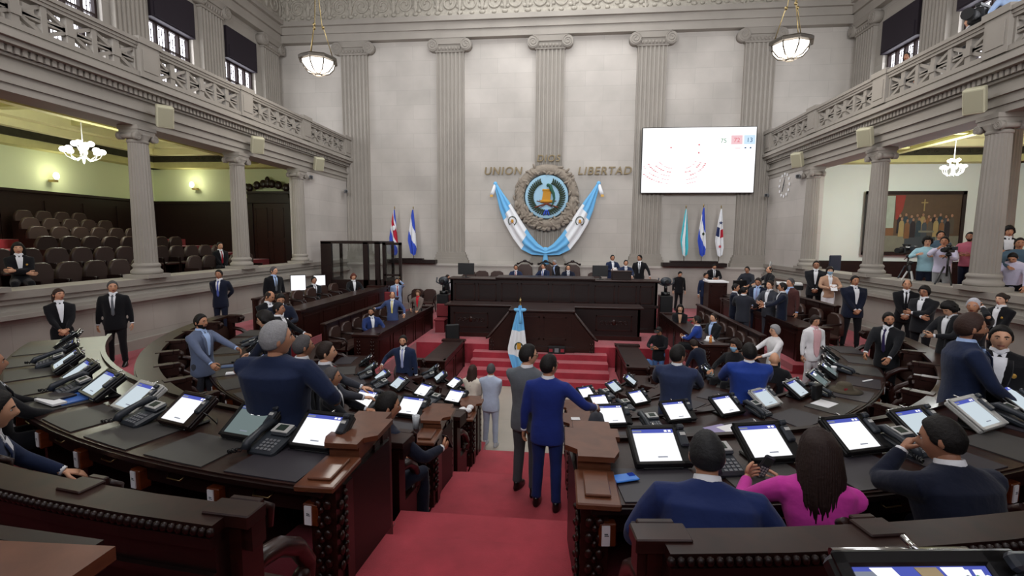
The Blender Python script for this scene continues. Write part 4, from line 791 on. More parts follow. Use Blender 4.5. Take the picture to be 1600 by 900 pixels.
    f = MB(); f.box(s*11.82, s*12.6, -4, 21.4, 13.42, 14.5); st('trim_frieze_'+sn, f, M['relief'])
    for n, (a, b2) in enumerate(bays):
        w = MB(); 
        w.box(s*12.3, s*12.36, a, b2, 7.9, 8.0); w.box(s*12.25, s*12.36, a, a+.07, 7.9, 11.95); w.box(s*12.25, s*12.36, b2-.07, b2, 7.9, 11.95)
        for q in (.25, .5, .75): w.box(s*12.25, s*12.36, a+(b2-a)*q-.035, a+(b2-a)*q+.035, 7.9, 10.9)
        for z in (9.0, 10.1, 10.75): w.box(s*12.26, s*12.36, a, b2, z, z+.05)
        for k in range(17):
            y = a+.05+(b2-a-.1)*k/16
            w.box(s*12.28, s*12.3, y-.004, y+.004, 7.95, 10.7)
            for zz in np.arange(8.1, 10.7, .24): w.box(s*12.275, s*12.305, y-.012, y+.012, zz+(.12 if k % 2 else 0), zz+.03+(.12 if k % 2 else 0))
        wo = w.build('window_%d' % (n+1+(5 if s > 0 else 0)), M['winframe'])
        wo['kind'] = 'structure'
        g = MB(); g.box(s*12.4, s*12.42, a, b2, 7.9, 10.8); g.build('window_pane', M['winsky'], wo)
        g = MB(); g.box(s*12.0, s*12.36, a, b2, 10.8, 11.95); g.box(s*11.97, s*12.1, a+.1, b2-.1, 10.85, 11.3); g.build('window_hood', M['blind'], wo)
# entrance side wall, far behind the camera
f = MB(); f.box(-18.2, 18.2, -4.4, -4, 0, 15.6); st('wall_entrance', f, M['wall_b'])
for n, x in enumerate((-6, 0, 6)):  # unseen windows added to carry the frontal fill light
    w = MB(); w.box(x-1.95, x+1.95, -4, -3.92, 7.6, 7.8); w.box(x-1.95, x+1.95, -4, -3.92, 12.6, 12.8); w.box(x-1.95, x-1.8, -4, -3.92, 7.6, 12.8); w.box(x+1.8, x+1.95, -4, -3.92, 7.6, 12.8)
    for q in (-.6, .6): w.box(x+q-.04, x+q+.04, -4, -3.93, 7.8, 12.6)
    wo = w.build('window_%d' % (11+n), M['winframe']); wo['kind'] = 'structure'
    g = MB(); g.box(x-1.8, x+1.8, -4, -3.96, 7.8, 12.6); g.build('window_pane', M['winsky'], wo)
# ---- back wall cornice, frieze
f = MB()
f.box(-12.6, 12.6, 21.1, 21.5, 12.58, 12.9); f.box(-12.6, 12.6, 21.03, 21.5, 12.9, 13.2); f.box(-12.6, 12.6, 20.9, 21.5, 13.2, 13.4)
f.box(-12.6, 12.6, 20.85, 21.5, 14.55, 14.72); f.box(-12.6, 12.6, 20.6, 21.5, 14.85, 15.05)
x = -12.3
while x < 12.3: f.box(x, x+.12, 20.7, 21.5, 14.72, 14.85); x += .2
st('trim_cornice_back', f, M['stone2'])
f = MB(); f.box(-12.6, 12.6, 21.12, 21.5, 13.4, 14.55)
def spiral(f, cx, cz, y, r, turns, sgn, rr=.03, ax='x', n=5):
    pts = []
    for i in range(int(14*turns)+1):
        a = 2*PI*i/14; q = r*(1-i/(14*turns+1)*.85)
        p = (cx+sgn*q*math.cos(a), y, cz+q*math.sin(a)) if ax == 'x' else (y, cx+sgn*q*math.cos(a), cz+q*math.sin(a))
        pts.append(p)
    f.tube(pts, rr, n)
x = -12.0; k = 0
while x < 12.1:
    spiral(f, x, 13.98, 21.1, .4, 1.6, 1 if k % 2 else -1, .045)
    for q in range(6):
        a = q*PI/3+k; f.ell((x+.42*math.cos(a), 21.1, 13.98+.42*math.sin(a)), (.1, .05, .07), 7, 5)
    f.ell((x+.48, 21.09, 13.98), (.1, .07, .34), 8, 6); f.box(x+.45, x+.51, 21.05, 21.2, 13.42, 14.52) if k % 4 == 0 else None
    for q in (-.4, .4): f.ell((x+.48, 21.1, 13.98+q), (.13, .05, .08), 7, 5)
    x += .96; k += 1
for sx in (-1, 1):
    yy = 9.0; k = 0
    while yy < 21:
        spiral(f, yy, 13.98, sx*11.8, .4, 1.6, 1 if k % 2 else -1, .045, ax='y'); f.ell((sx*11.8, yy+.48, 13.98), (.06, .1, .34), 8, 6); yy += .96; k += 1
st('trim_frieze_back', f, M['relief'])
f = MB(); f.box(-12.6, 12.6, -4, 21.5, 15.5, 15.8)
for x in np.arange(-10, 10.1, 4): f.box(x-.2, x+.2, -4, 21.4, 15.2, 15.5)
for y in np.arange(-2, 21, 4): f.box(-12.6, 12.6, y-.2, y+.2, 15.2, 15.5)
st('ceiling', f, M['ceil'])

# ---- fluted columns and pilasters
def volute(f, x, y, z, r, th, ax='y', sgn=1):
    """disc with a raised spiral; ax is the axis the disc faces along"""
    n = 20; rings = []
    for q in (-th, th):
        rings.append([((x+r*math.cos(2*PI*k/n), y+q, z+r*math.sin(2*PI*k/n)) if ax == 'y' else (x+q, y+r*math.cos(2*PI*k/n), z+r*math.sin(2*PI*k/n))) for k in range(n)])
    f.loft(rings, 0, True)
    for e in (-1, 1):
        pts = []
        for i in range(26):
            a = 2*PI*i/12*sgn + PI/2; q = r*(1-i/30)
            pts.append((x+q*math.cos(a), y+e*th, z+q*math.sin(a)) if ax == 'y' else (x+e*th, y+q*math.cos(a), z+q*math.sin(a)))
        f.tube(pts, r*.11, 5)
def column(x, y, z0, z1, r, label, group=None, face='x', dim=1):
    c = thing('stone_column', label, 'column', (x, y, z0), 0, group)
    H = z1-z0
    f = MB(); f.box(-r*1.38, r*1.38, -r*1.38, r*1.38, 0, .09); 
    f.lathe([(r*1.3, .09), (r*1.36, .12), (r*1.36, .16), (r*1.27, .19), (r*1.15, .21), (r*1.12, .25), (r*1.2, .27), (r*1.22, .3), (r*1.15, .33), (r*1.04, .35)], n=32)
    f.build('base', M['stone'], c)
    f = MB(); nf = 20; rings = []
    zt = H-.36
    for i in range(9):
        t = i/8; rr = r*(1-.15*t**1.6); z = .34+(zt-.34)*t
        ring = []
        for k in range(nf*4):
            a = 2*PI*k/(nf*4); q = (1.0, .965, .93, .965)[k % 4]
            ring.append((rr*q*math.cos(a), rr*q*math.sin(a), z))
        rings.append(ring)
    f.loft(rings, 0, False); f.build('fluted_shaft', M['stone'], c)
    f = MB(); rt = r*.85
    f.lathe([(rt, zt-.02), (rt*1.08, zt), (rt*1.08, zt+.04), (rt*.98, zt+.06), (rt*1.28, zt+.15), (rt*1.3, zt+.19)], n=32)
    f.box(-rt*1.3, rt*1.3, -rt*1.3, rt*1.3, H-.09, H); f.box(-rt*1.2, rt*1.2, -rt*1.2, rt*1.2, H-.2, H-.09)
    for sx in (-1, 1):
        for sy in (-1, 1):
            if face == 'x': volute(f, sx*rt*.98, sy*rt*1.22, H-.24, rt*.42, .05, 'x', sy); 
            else: volute(f, sx*rt*1.22, sy*rt*.98, H-.24, rt*.42, .05, 'y', sx)
    if face == 'x':
        for sy in (-1, 1): f.tube([(-rt*.98, sy*rt*1.22, H-.24), (0, sy*rt*1.2, H-.24), (rt*.98, sy*rt*1.22, H-.24)], [rt*.34, rt*.26, rt*.34], 12)
    else:
        for sx in (-1, 1): f.tube([(sx*rt*1.22, -rt*.98, H-.24), (sx*rt*1.2, 0, H-.24), (sx*rt*1.22, rt*.98, H-.24)], [rt*.34, rt*.26, rt*.34], 12)
    f.build('ionic_capital', M['stone'], c)
    return c
nm = {3.65: 'outside', 7.1: 'nearest', 10.5: 'large', 13.95: 'middle', 17.35: 'last'}
for s, sn in ((-1, 'left'), (1, 'right')):
    for y0_, y in ((7.05, 7.1 if s < 0 else 7.4), (10.5, 10.56 if s < 0 else 10.8), (13.95, 14.02 if s < 0 else 14.4), (17.32, 17.4 if s < 0 else 17.95)):
        lab = {7.05: 'fluted %s gallery column nearest the viewer at the picture edge', 10.5: 'large fluted stone column with ionic capital on the %s gallery ledge',
               13.95: 'middle fluted stone column on the %s gallery ledge', 17.32: 'fluted column engaged with the %s stone pier near the back wall'}[y0_] % sn
        column(s*9.26, y, 3.1, 6.6, .235, lab)
# inner column behind the big right column
column(11.2, 12.9, 2.55, 7.3, .24, 'dim fluted column standing inside the right gallery behind the big column')
def pilaster(name, cx, y, z0, z1, w, d, ax, label, sgn=-1, capz=.55, cat='pilaster'):
    """flat fluted pilaster; ax 'x' = width runs along x and it faces -y; 'y' = width along y, faces sgn*x"""
    c = thing(name, label, cat, (cx, y, 0) if ax == 'x' else (y, cx, 0))
    if ax == 'y': c.rotation_euler = (0, 0, PI/2*(1 if sgn > 0 else -1))
    # local: faces -y, back at y=0
    f = MB()
    f.box(-w*.66, w*.66, -d-.14, 0, z0, z0+.16); f.box(-w*.62, w*.62, -d-.1, 0, z0+.16, z0+.26); f.box(-w*.58, w*.58, -d-.06, 0, z0+.26, z0+.4); f.box(-w*.54, w*.54, -d-.03, 0, z0+.4, z0+.5)
    f.build('base', M['stone'], c)
    f = MB(); prof = [(-w/2, 0), (-w/2, -d)]; nfl = 7; fw = w/nfl
    for k in range(nfl):
        x0 = -w/2+k*fw
        prof += [(x0+fw*.2, -d), (x0+fw*.3, -d+.045), (x0+fw*.5, -d+.06), (x0+fw*.7, -d+.045), (x0+fw*.8, -d)]
    prof += [(w/2, -d), (w/2, 0)]
    f.loft([[(px, py, z) for px, py in prof] for z in (z0+.5, z1-capz)], 0, False); f.build('fluted_shaft', M['stone2'], c)
    f = MB(); zc = z1-capz
    f.box(-w*.54, w*.54, -d-.04, 0, zc, zc+.07); f.box(-w*.5, w*.5, -d-.06, 0, zc+.07, zc+.36); f.box(-w*.6, w*.6, -d-.12, 0, z1-.1, z1)
    for k in range(7): f.ell((-w*.36+k*w*.12, -d-.07, zc+.14), (w*.045, .05, .07), 8, 6)
    f.box(-w*.52, w*.52, -d-.12, -d+.05, zc+.3, zc+.45)
    for sx in (-1, 1): volute(f, sx*w*.6, -d*.5-.06, zc+.27, w*.2, d*.5+.1, 'y', sx)
    f.build('ionic_capital', M['stone'], c)
    return c
PX = [-8.62, -4.31, 0.0, 4.22, 8.5]
PL = ['far left tall fluted pilaster of the back wall behind the wooden booth', 'tall fluted pilaster of the back wall left of the emblem', 'central tall fluted pilaster of the back wall carrying the emblem',
      'tall fluted pilaster of the back wall behind the left edge of the big screen', 'far right tall fluted pilaster of the back wall beside the big screen']
for x, l in zip(PX, PL): pilaster('wall_pilaster', x, 21.4, 2.95, 12.58, 1.2, .16, 'x', l)
for s, sn in ((-1, 'left'), (1, 'right')):
    for yy, l in ((6.7, 'first'), (10.1, 'second'), (13.52, 'third'), (16.9, 'fourth'), (20.45, 'fifth')):
        pilaster('gallery_pilaster', yy, s*12.1, 7.7, 12.55, 1.05, .16, 'y', {'first': 'upper %s wall pilaster nearest the viewer', 'second': 'upper %s wall pilaster above the large column', 'third': 'upper %s wall pilaster left of the clerestory window pair', 'fourth': 'upper %s wall pilaster between the two far windows', 'fifth': 'upper %s wall corner pilaster beside the back wall'}[l] % sn, sgn=-s)

# ---- side galleries (rooms behind the columns)
for s, sn in ((-1, 'left'), (1, 'right')):
    gm = M['green_wall'] if s < 0 else M['green_wall2']
    f = MB(); f.box(s*9.6, s*18, -4, 20.6, 2.2, 2.55); st('floor_gallery_'+sn, f, M['carpet'])
    f = MB(); f.box(s*17.8, s*18.1, -4, 20.6, 2.5, 8.6); st('wall_gallery_side_'+sn, f, gm)
    f = MB(); f.box(s*9.7, s*12.7, 20.4, 20.7, 2.5, 7.37); f.box(s*12.7, s*18.1, 20.4, 20.7, 2.5, 8.6); st('wall_gallery_end_'+sn, f, gm)
    f = MB()
    if s < 0:
        f.box(s*17.7, s*17.8, -4, 20.4, 2.5, 5.55); f.box(s*13.6, s*17.8, 20.3, 20.4, 2.5, 5.55); f.box(s*17.62, s*17.8, -4, 20.4, 5.55, 5.64); f.box(s*13.6, s*17.8, 20.22, 20.4, 5.55, 5.64)
        for y in np.arange(0, 20, 1.4): f.box(s*17.66, s*17.72, y+.12, y+1.28, 3.0, 5.3)
        st('wall_gallery_wainscot_'+sn, f, M['panel'])
    else:
        f.box(s*9.7, s*17.8, 20.3, 20.4, 2.5, 3.3); f.box(s*17.7, s*17.8, -4, 20.4, 2.5, 3.3); st('wall_gallery_wainscot_'+sn, f, M['wood'])
    f = MB(); f.box(s*9.7, s*17.8, 19.9, 20.4, 7.05, 7.3); f.box(s*17.3, s*17.8, -4, 20.4, 7.05, 7.3); st('trim_gallery_cornice_'+sn, f, M['gceil3'])
    f = MB(); f.box(s*12.65, s*17.8, 19.8, 20.4, 7.3, 7.55); f.box(s*17.2, s*17.8, -4, 20.4, 7.3, 7.55)
    for q in np.arange(12.9, 17, .7):
        for e in (-.12, .12): spiral(f, s*q+e, 7.42, 19.8, .09, 1.2, 1 if e > 0 else -1, .02)
    st('trim_gallery_band_'+sn, f, M['gceil2'])
    f = MB(); f.box(s*12.2, s*17.8, -4, 20.4, 8.2, 8.5); f.box(s*9.76, s*12.65, -4, 20.4, 7.31, 7.37); f.box(s*16.9, s*17.8, -4, 20.4, 7.55, 7.8); f.box(s*12.62, s*17, 19.5, 20.4, 7.55, 7.8); f.box(s*16.5, s*17.8, -4, 20.4, 7.8, 8.2); f.box(s*12.62, s*16.6, 19.1, 20.4, 7.8, 8.2)
    st('ceiling_gallery_'+sn, f, M['gceil'])
    f = MB()
    for y in np.arange(-1, 20, 2.4): f.box(s*12.65, s*17, y-.16, y+.16, 7.9, 8.2); f.box(s*12.65, s*17, y-.22, y+.22, 8.1, 8.2); f.box(s*9.78, s*12.6, y-.1, y+.1, 7.24, 7.31)
    for x in np.arange(13.2, 17, 2.0): f.box(s*x-.14, s*x+.14, -4, 20, 7.95, 8.2)
    f.box(s*12.4, s*12.65, -4, 20.4, 7.2, 7.31)
    st('trim_gallery_beams_'+sn, f, M['gceil3'])
# stepped tiers of the left gallery
f = MB()
for k in range(5): f.box(-10.95-k*1.35, -17.7, -2, 20.3, 2.5, 2.55+.28*(k+1))
st('floor_gallery_tiers', f, M['carpet'])

# ================================================================== DESKS AND BENCHES
def P3(r, t, z): return Vector((r*math.sin(R(t)), 11-r*math.cos(R(t)), z))
ROW = {}
def flare(dr): return lambda t: dr*(abs(t)/90)**2
rows = {  # r inner, r outer, top z, floor z, floor z in front, flare
 'A': (7.55, 8.42, 2.60, 1.85, 1.15, .2), 'B': (5.38, 6.2, 1.90, 1.15, .5, .55), 'C': (3.25, 3.95, 1.28, .5, .25, .7), 'D': (1.85, 2.42, .98, .25, 0, .45)}
rn = {'A': 'nearest', 'B': 'second', 'C': 'third', 'D': 'innermost'}
def ornament(f, x, y, z0, z1, ax='x', sg=1, k=1.0):
    """carved scroll and leaf cluster running up a panel"""
    n = max(2, int((z1-z0)/.09)); k *= .6
    for i in range(n):
        z = z0+(i+.5)*(z1-z0)/n
        for e in (-1, 1):
            c = (x, y+e*.05*k, z) if ax == 'x' else (x+e*.05*k, y, z)
            f.ell(c, (.016, .045*k, .032) if ax == 'x' else (.045*k, .016, .032), 7, 5)
        c = (x+sg*.012, y, z+.07) if ax == 'x' else (x, y+sg*.012, z+.07)
        f.ell(c, (.018, .018, .022), 6, 4)
def desk(row, s, t0, t1, slots, tags=True):
    r0, r1, zt, zf, zi, dr = rows[row]; fl = flare(dr); sn = 'left' if s < 0 else 'right'
    lab = 'curved dark mahogany desk of the %s row on the %s' % (rn[row], sn)
    d = thing('curved_desk', lab, 'desk')
    f = MB(); f.arc(r0, r1, zt-.035, zt, s*t0, s*t1, fl=fl, smooth=False); f.build('desk_top', M['woodt'], d)
    f = MB(); f.arc(r1-.02, r1+.025, zt-.045, zt-.012, s*t0, s*t1, fl=fl); f.arc(r0-.03, r0+.02, zt-.05, zt+.03, s*t0, s*t1, fl=fl); f.build('edge_moulding', M['wood'], d)
    f = MB(); f.arc(r0+.02, r0+.07, zi, zt-.03, s*t0, s*t1, fl=fl); f.arc(r0, r0+.07, zi, zi+.14, s*t0, s*t1, fl=fl)
    t = t0
    while t < t1-2:
        f.arc(r0-.005, r0+.03, zi+.2, zt-.12, s*(t+.4), s*(t+.8), fl=fl, seg=1); t += 250/ r0/6
    f.build('front_panel', M['wood'], d)
    f = MB(); f.arc(r1-.1, r1-.06, zt-.2, zt-.035, s*t0, s*t1, fl=fl); f.build('drawer_apron', M['wood'], d)
    dth = 0.60*math.degrees(1/r1)
    for k, tt in enumerate(slots):
        rr = r1+fl(tt)
        if row in 'AB':
            f = MB(); p = [P3(rr-.05, s*tt-e, zt-.12) for e in (-.45, -.4, 0, .4, .45)]
            p[0] = P3(rr-.06, s*tt+.45, zt-.115); 
            f.tube([P3(rr-.06, s*tt+.5, zt-.11), P3(rr-.03, s*tt+.4, zt-.13), P3(rr-.03, s*tt-.4, zt-.13), P3(rr-.06, s*tt-.5, zt-.11)], .006, 6); f.build('drawer_handle', M['brass'], d)
            if tags:
                tc = tt-(2.5 if row == 'A' else 3.4)
                if tc > t0+.4:
                    g = MB(Matrix.Translation(P3(rr-.06, s*tc, zt-.17)) @ Matrix.Rotation(R(s*tc), 4, 'Z')); g.box(-.05, .05, -.05, .03, -.09, .05, bev=.006)
                    o = g.build('microphone_block', M['woodo'], d)
                    g = MB(Matrix.Translation(P3(rr-.06, s*tc, zt-.17)) @ Matrix.Rotation(R(s*tc), 4, 'Z')); g.box(-.035, .012, -.058, -.05, -.08, .04); g.box(-.02, 0, -.06, -.058, -.01, -.005, 1); g.box(-.02, .005, -.06, -.058, -.02, -.016, 1)
                    g.build('number_tag', [M['whitep'], M['dgray']], o)
    # bulkheads under the desk
    n = max(2, len(slots))
    for k in range(n+1):
        tt = t0+(t1-t0)*k/n
        f = MB(); f.arc(r0+.05, r1-.08, zf, zt-.04, s*tt-.25, s*tt+.25, fl=fl, seg=1); f.build('support_panel', M['wood'], d)
    # carved end towards the aisle, parallel to it
    xa = .74 if row in 'ABC' else None
    if xa:
        ya = 11-math.sqrt(max(r1**2-xa**2, 0)); yb = 11-math.sqrt(r0**2-xa**2)
        f = MB()
        f.box(s*xa, s*(xa+.16), ya+.05, yb, zi-.0, zt+.02); f.box(s*(xa-.03), s*(xa+.18), yb-.12, yb+.06, zi, zt+.04); f.box(s*(xa-.05), s*(xa+.2), ya+.02, yb+.05, zi, zi+.16)
        f.box(s*(xa-.02), s*(xa+.05), ya+.15, ya+.25, zi, zt-.05); f.box(s*(xa-.02), s*(xa+.05), yb-.25, yb-.15, zi, zt)
        ornament(f, s*(xa-.015), ya+.12, zt-.6, zt-.1, 'x', -s); ornament(f, s*(xa-.015), yb-.02, zt-.75, zt-.08, 'x', -s); ornament(f, s*(xa+.08), ya+.035, zt-.65, zt-.08, 'y', -1)
        e = f.build('carved_end_panel', M['woodr'], d)
        f = MB()
        x0, x1 = xa-.06, xa+.24; L = yb-ya; yc = ya+L*.40
        prof = [(x0+.05, yc), (x1-.02, yc), (x1+.02, yc+.1), (x1+.02, yb-.2), (x1+.05, yb-.2), (x1+.05, yb-.05), (x1, yb-.05), (x1, yb+.08), (x0+.03, yb+.08), (x0+.03, yb-.06), (x0-.03, yb-.06), (x0-.03, yc+.16), (x0+.05, yc+.1)]
        f.loft([[(s*px, py, z) for px, py in prof] for z in (zt+.09, zt+.125)], 0, False); f.box(s*(x0+.05), s*(x1-.04), yc+.03, yb+.03, zt+.0, zt+.09)
        f.build('cap_board', M['woodb'], e)
        f = MB(); f.box(s*(x0+.03), s*(x1-.02), ya-.04, yc+.02, zt-.01, zt+.03, bev=.008); f.box(s*(x0+.08), s*(x1-.07), ya+.03, yc-.04, zt+.03, zt+.05, bev=.006); f.build('lower_cap_board', M['woodb'], e)
    return d
slotA = [8.6+4.95*k for k in range(9)]; slotB = [13+7.7*k for k in range(10)]; slotC = [21.5+12*k for k in range(6)]; slotD = [40+18*k for k in range(3)]
for s in (-1, 1):
    desk('A', s, 5.4, 53.5, slotA); desk('B', s, 7.6, 86, slotB); desk('C', s, 12.5, 88, slotC); desk('D', s, 31, 91, slotD)

def bench(row, s, rr, zf, t0, t1, step, hgt=1.15, beads=False, seats=True, cut=None):
    sn = 'left' if s < 0 else 'right'
    b = thing('curved_bench', {'A': 'long curved mahogany bench with beaded rail, nearest the viewer on the %s', 'B': 'curved bench with a plain rail behind the second desk row on the %s', 'C': 'curved bench behind the third desk row on the %s', 'D': 'short curved bench behind the innermost desk row on the %s'}[row] % sn, 'bench')
    zt = zf+hgt
    rl = M['woodt']
    wi = .09 if beads else .2
    f = MB(); f.arc(rr-wi, rr+.06, zt-.045, zt, s*t0, s*t1, smooth=False)
    f.build('back_rail', rl, b)
    f = MB(); f.arc(rr-.0, rr+.075, zt-.09, zt-.045, s*t0, s*t1); f.arc(rr+.02, rr+.05, zt-.2, zt-.09, s*t0, s*t1); f.arc(rr+.02, rr+.07, zt-.23, zt-.2, s*t0, s*t1)
    if beads:
        t = t0; dt = math.degrees(.034/rr)
        while t < t1:
            p = P3(rr+.07, s*t, zt-.022); f.ell(p, (.017, .017, .019), 6, 4); t += dt
    f.build('beaded_moulding', M['wood'], b)
    f = MB(); f.arc(rr-.05, rr+.02, zf-.35 if row != 'A' else zf, zt-.045, s*t0, s*t1); f.build('back_panel', M['wood'], b)
    n = int(round((t1-t0)/step)); dt = (t1-t0)/n
    for k in range(n+1):
        t = t0+k*dt
        p = P3(rr-(.04 if beads else .18), s*t, 0); Q = Matrix.Translation(p) @ Matrix.Rotation(R(s*t), 4, 'Z')   # local +y points to the centre
        w = .075 if 0 < k < n else .11
        f = MB(Q); f.box(-w*.5, w*.5, -.02, .1, zf, zt-.05)
        # curved arm
        arm = [(-.0, zt-.32), (.12, zt-.30), (.25, zt-.33), (.38, zt-.42), (.46, zt-.55), (.45, zt-.66), (.38, zt-.70), (.34, zt-.64), (.36, zt-.58)]
        f.tube([(0, y+.02, z) for y, z in arm], [.045, .045, .047, .047, .045, .04, .035, .03, .022], 8, flat=1.0)
        f.box(-.03, .03, .0, .40, zf, zf+.5); f.ell((0, .43, zt-.6), (.045, .06, .06), 8, 6)
        o = f.build('armrest', M['woodr'], b)
        f = MB(Q)
        dl = .10 if beads else .27
        f.box(-w*.95, w*.95, -.04, dl*.7, zt-.045, zt+.012, bev=.005); f.box(-w*.65, w*.65, dl*.7, dl, zt-.045, zt+.012, bev=.005)
        for e in (-.6, .0, .6): f.tube([(w*e-.01, dl, zt-.02), (w*e, dl+.04, zt-.05), (w*e+.01, dl+.02, zt-.13)], [.018, .02, .014], 6)
        f.box(-w*.8, w*.8, .0, dl-.02, zt-.16, zt-.045)
        f.build('divider_cap', rl, o)
    if seats:
        for k in range(n):
            t = t0+(k+.5)*dt; p = P3(rr-.1, s*t, 0); Q = Matrix.Translation(p) @ Matrix.Rotation(R(s*t), 4, 'Z'); w = rr*R(dt)*.5-.07
            f = MB(Q); f.box(-w, w, .12, .5, zf+.38, zf+.46, bev=.03); f.build('seat', M['leather'], b)
            f = MB(Q)
            prof = [(-w, .0), (-w, .3), (-w*.8, .42), (-w*.3, .47), (w*.3, .47), (w*.8, .42), (w, .3), (w, .0)]
            f.loft([[(px, y0, zf+.48+pz) for px, pz in prof] for y0 in (.04, .085, .1)], 0, True); f.build('backrest', M['leather'], b)
    return b
bench('A', -1, 9.36, 1.85, 4.3, 53, 4.95, beads=True); bench('A', 1, 9.36, 1.85, 6.1, 53, 4.95, beads=True)
bench('B', -1, 7.22, 1.15, 7, 84, 7.4, hgt=1.13); bench('B', 1, 7.22, 1.15, 7, 84, 7.4, hgt=1.13)
bench('C', -1, 4.95, .5, 10, 86, 10.5); bench('C', 1, 4.95, .5, 10, 86, 10.5)
bench('D', -1, 3.1, .25, 42, 90, 16, hgt=.95); bench('D', 1, 3.1, .25, 42, 90, 16, hgt=.95)

# straight desks running back to the rostrum
def sdesk(s, x0, x1, y0, y1, zt, zf, zi, label, n=5, endlabel=None):
    d = thing('side_desk', label, 'desk', (s*x0, y0, zi))
    L = y1-y0; W_ = x1-x0; h = zt-zi
    f = MB(); f.box(0, s*W_, 0, L, h-.04, h, bev=.01); f.build('desk_top', M['woodt'], d)
    f = MB(); f.box(-s*.03, s*.03, -.03, L, h-.05, h+.05); f.box(-s*.02, s*.02, 0, L, 0, .14); f.build('edge_moulding', M['wood'], d)
    f = MB(); f.box(0, s*.05, 0, L, 0, h-.04)
    for k in range(n):
        a = L*k/n+.1; b = L*(k+1)/n-.1
        f.box(-s*.012, s*.01, a, b, .22, .25); f.box(-s*.012, s*.01, a, b, h-.17, h-.14); f.box(-s*.012, s*.01, a, a+.03, .22, h-.14); f.box(-s*.012, s*.01, b-.03, b, .22, h-.14)
    f.build('front_panel', M['woodr'], d)
    f = MB(); f.box(-s*.03, s*W_, -.06, .02, 0, h+.02); f.box(-s*.05, s*(W_+.02), -.09, 0, 0, .16); f.box(-s*.06, s*(W_+.04), -.12, .14, h+.0, h+.05)
    for q in (.2, .8): ornament(f, s*W_*q, -.07, .2, h-.1, 'y', -1)
    f.build('carved_end_panel', M['woodr'], d)
    f = MB(); f.box(-s*.03, s*W_, L-.02, L+.05, 0, h+.02); f.box(-s*.06, s*(W_+.04), L-.12, L+.1, h, h+.06); f.build('rear_end_panel', M['woodr'], d)
    return d
sdesk(-1, 5.78, 6.5, 11.2, 17.2, 2.25, 1.5, .85, 'straight raised rear desk along the left wall walkway', 6); sdesk(1, 6.0, 6.66, 11.4, 16.6, 2.1, 1.35, .85, 'straight raised rear desk on the right behind the talking group', 6)
sdesk(-1, 3.95, 4.55, 11.5, 16.6, 1.62, .85, 0, 'straight side desk on the left below the man with yellow tie', 5); sdesk(1, 3.95, 4.5, 11.5, 16.2, 1.62, .85, 0, 'straight side desk on the right before the empty leather chairs', 5)
sdesk(-1, 2.25, 2.85, 11.5, 13.9, 1.02, .25, 0, 'short low desk flanking the red steps on the left', 2); sdesk(1, 2.25, 2.85, 11.5, 13.9, 1.02, .25, 0, 'short low desk flanking the red steps on the right', 2)
def rail(s, x, y0, y1, zf, zt, label):
    r = thing('bench_rail', label, 'railing', (s*x, y0, zf)); L = y1-y0; h = zt-zf
    f = MB(); f.box(-.07, .07, 0, L, h-.05, h, bev=.012); f.build('rail_cap', M['woodt'], r)
    f = MB(); f.box(-.03, .03, 0, L, 0, h-.05)
    for k in range(int(L/.7)): f.box(-.045, .045, k*.7+.1, k*.7+.16, 0, h-.05)
    f.build('rail_panel', M['woodr'], r)
rail(-1, 5.13, 11.0, 16.4, .85, 2.0, 'straight panelled rail behind the empty leather chairs on the left'); rail(1, 5.1, 11.0, 16.2, .85, 2.0, 'straight panelled rail behind the empty leather chairs on the right')
rail(-1, 7.3, 11.6, 13.2, 1.5, 2.5, 'short panelled rail by the left wall walkway'); rail(1, 7.42, 12.5, 15.6, 1.5, 2.5, 'panelled rail along the right wall walkway')

# leather chairs
def chair_proto(name, label, w=.56, hb=1.1, m='leather', group=None, tall=False):
    c = thing(name, label, 'chair', group=group)
    f = MB(); f.box(-w/2, w/2, -.25, .25, .4, .5, bev=.04); f.build('seat', M[m], c)
    f = MB(); k = w/2
    prof = [(-k, 0), (-k*1.02, .45*(hb-.5)), (-k*.92, .85*(hb-.5)), (-k*.5, hb-.5), (k*.5, hb-.5), (k*.92, .85*(hb-.5)), (k*1.02, .45*(hb-.5)), (k, 0)]
    f.loft([[(px*q, y, .5+pz*q2+(1-q2)*.1) for px, pz in prof] for y, q, q2 in ((.18, .94, .97), (.2, 1, 1), (.28, 1, 1), (.3, .94, .97))], 0, True)
    f.build('backrest', M[m], c)
    for sx in (-1, 1):
        f = MB(); f.tube([(sx*k, .22, .78), (sx*k*1.05, .05, .76), (sx*k*1.05, -.18, .74), (sx*k*1.05, -.24, .66), (sx*k, -.2, .45)], .025, 8); f.build('armrest', M['wood'], c)
    if tall:
        f = MB()
        for sx in (-1, 1): f.tube([(sx*k*.9, .24, hb), (sx*k*.5, .24, hb+.09), (0, .24, hb+.13)], .03, 8); f.ell((sx*k*.95, .24, hb+.02), (.05, .04, .05), 8, 6)
        f.ell((0, .24, hb+.14), (.09, .04, .06), 10, 6); f.build('carved_crest', M['wood'], c)
    for sx in (-1, 1):
        for sy in (-1, 1): f = MB(); f.tube([(sx*(k-.05), sy*.2, .42), (sx*(k-.03), sy*.22, 0)], [.028, .02], 8); f.build('leg', M['wood'], c)
    return c
pc = chair_proto('leather_chair', 'brown leather chair at the left side desk, nearest the viewer of the row', hb=1.0); first = True
def put_chair(proto, x, y, z, a, label, group, used=[set()]):
    if proto.name not in used[0]:
        used[0].add(proto.name); proto.location = (x, y, z); proto.rotation_euler = (0, 0, R(a)); proto['label'] = label; proto['group'] = group; return proto
    return dup(proto, (x, y, z), R(a), label, group)
o5 = ['first', 'second', 'third', 'fourth', 'fifth', 'sixth', 'seventh', 'eighth']
for k in range(7): put_chair(pc, -4.86, 11.5+.66*k, .85, 90, 'brown leather chair, %s from the viewer at the left side desk' % o5[k], 'chairs at the left side desk')
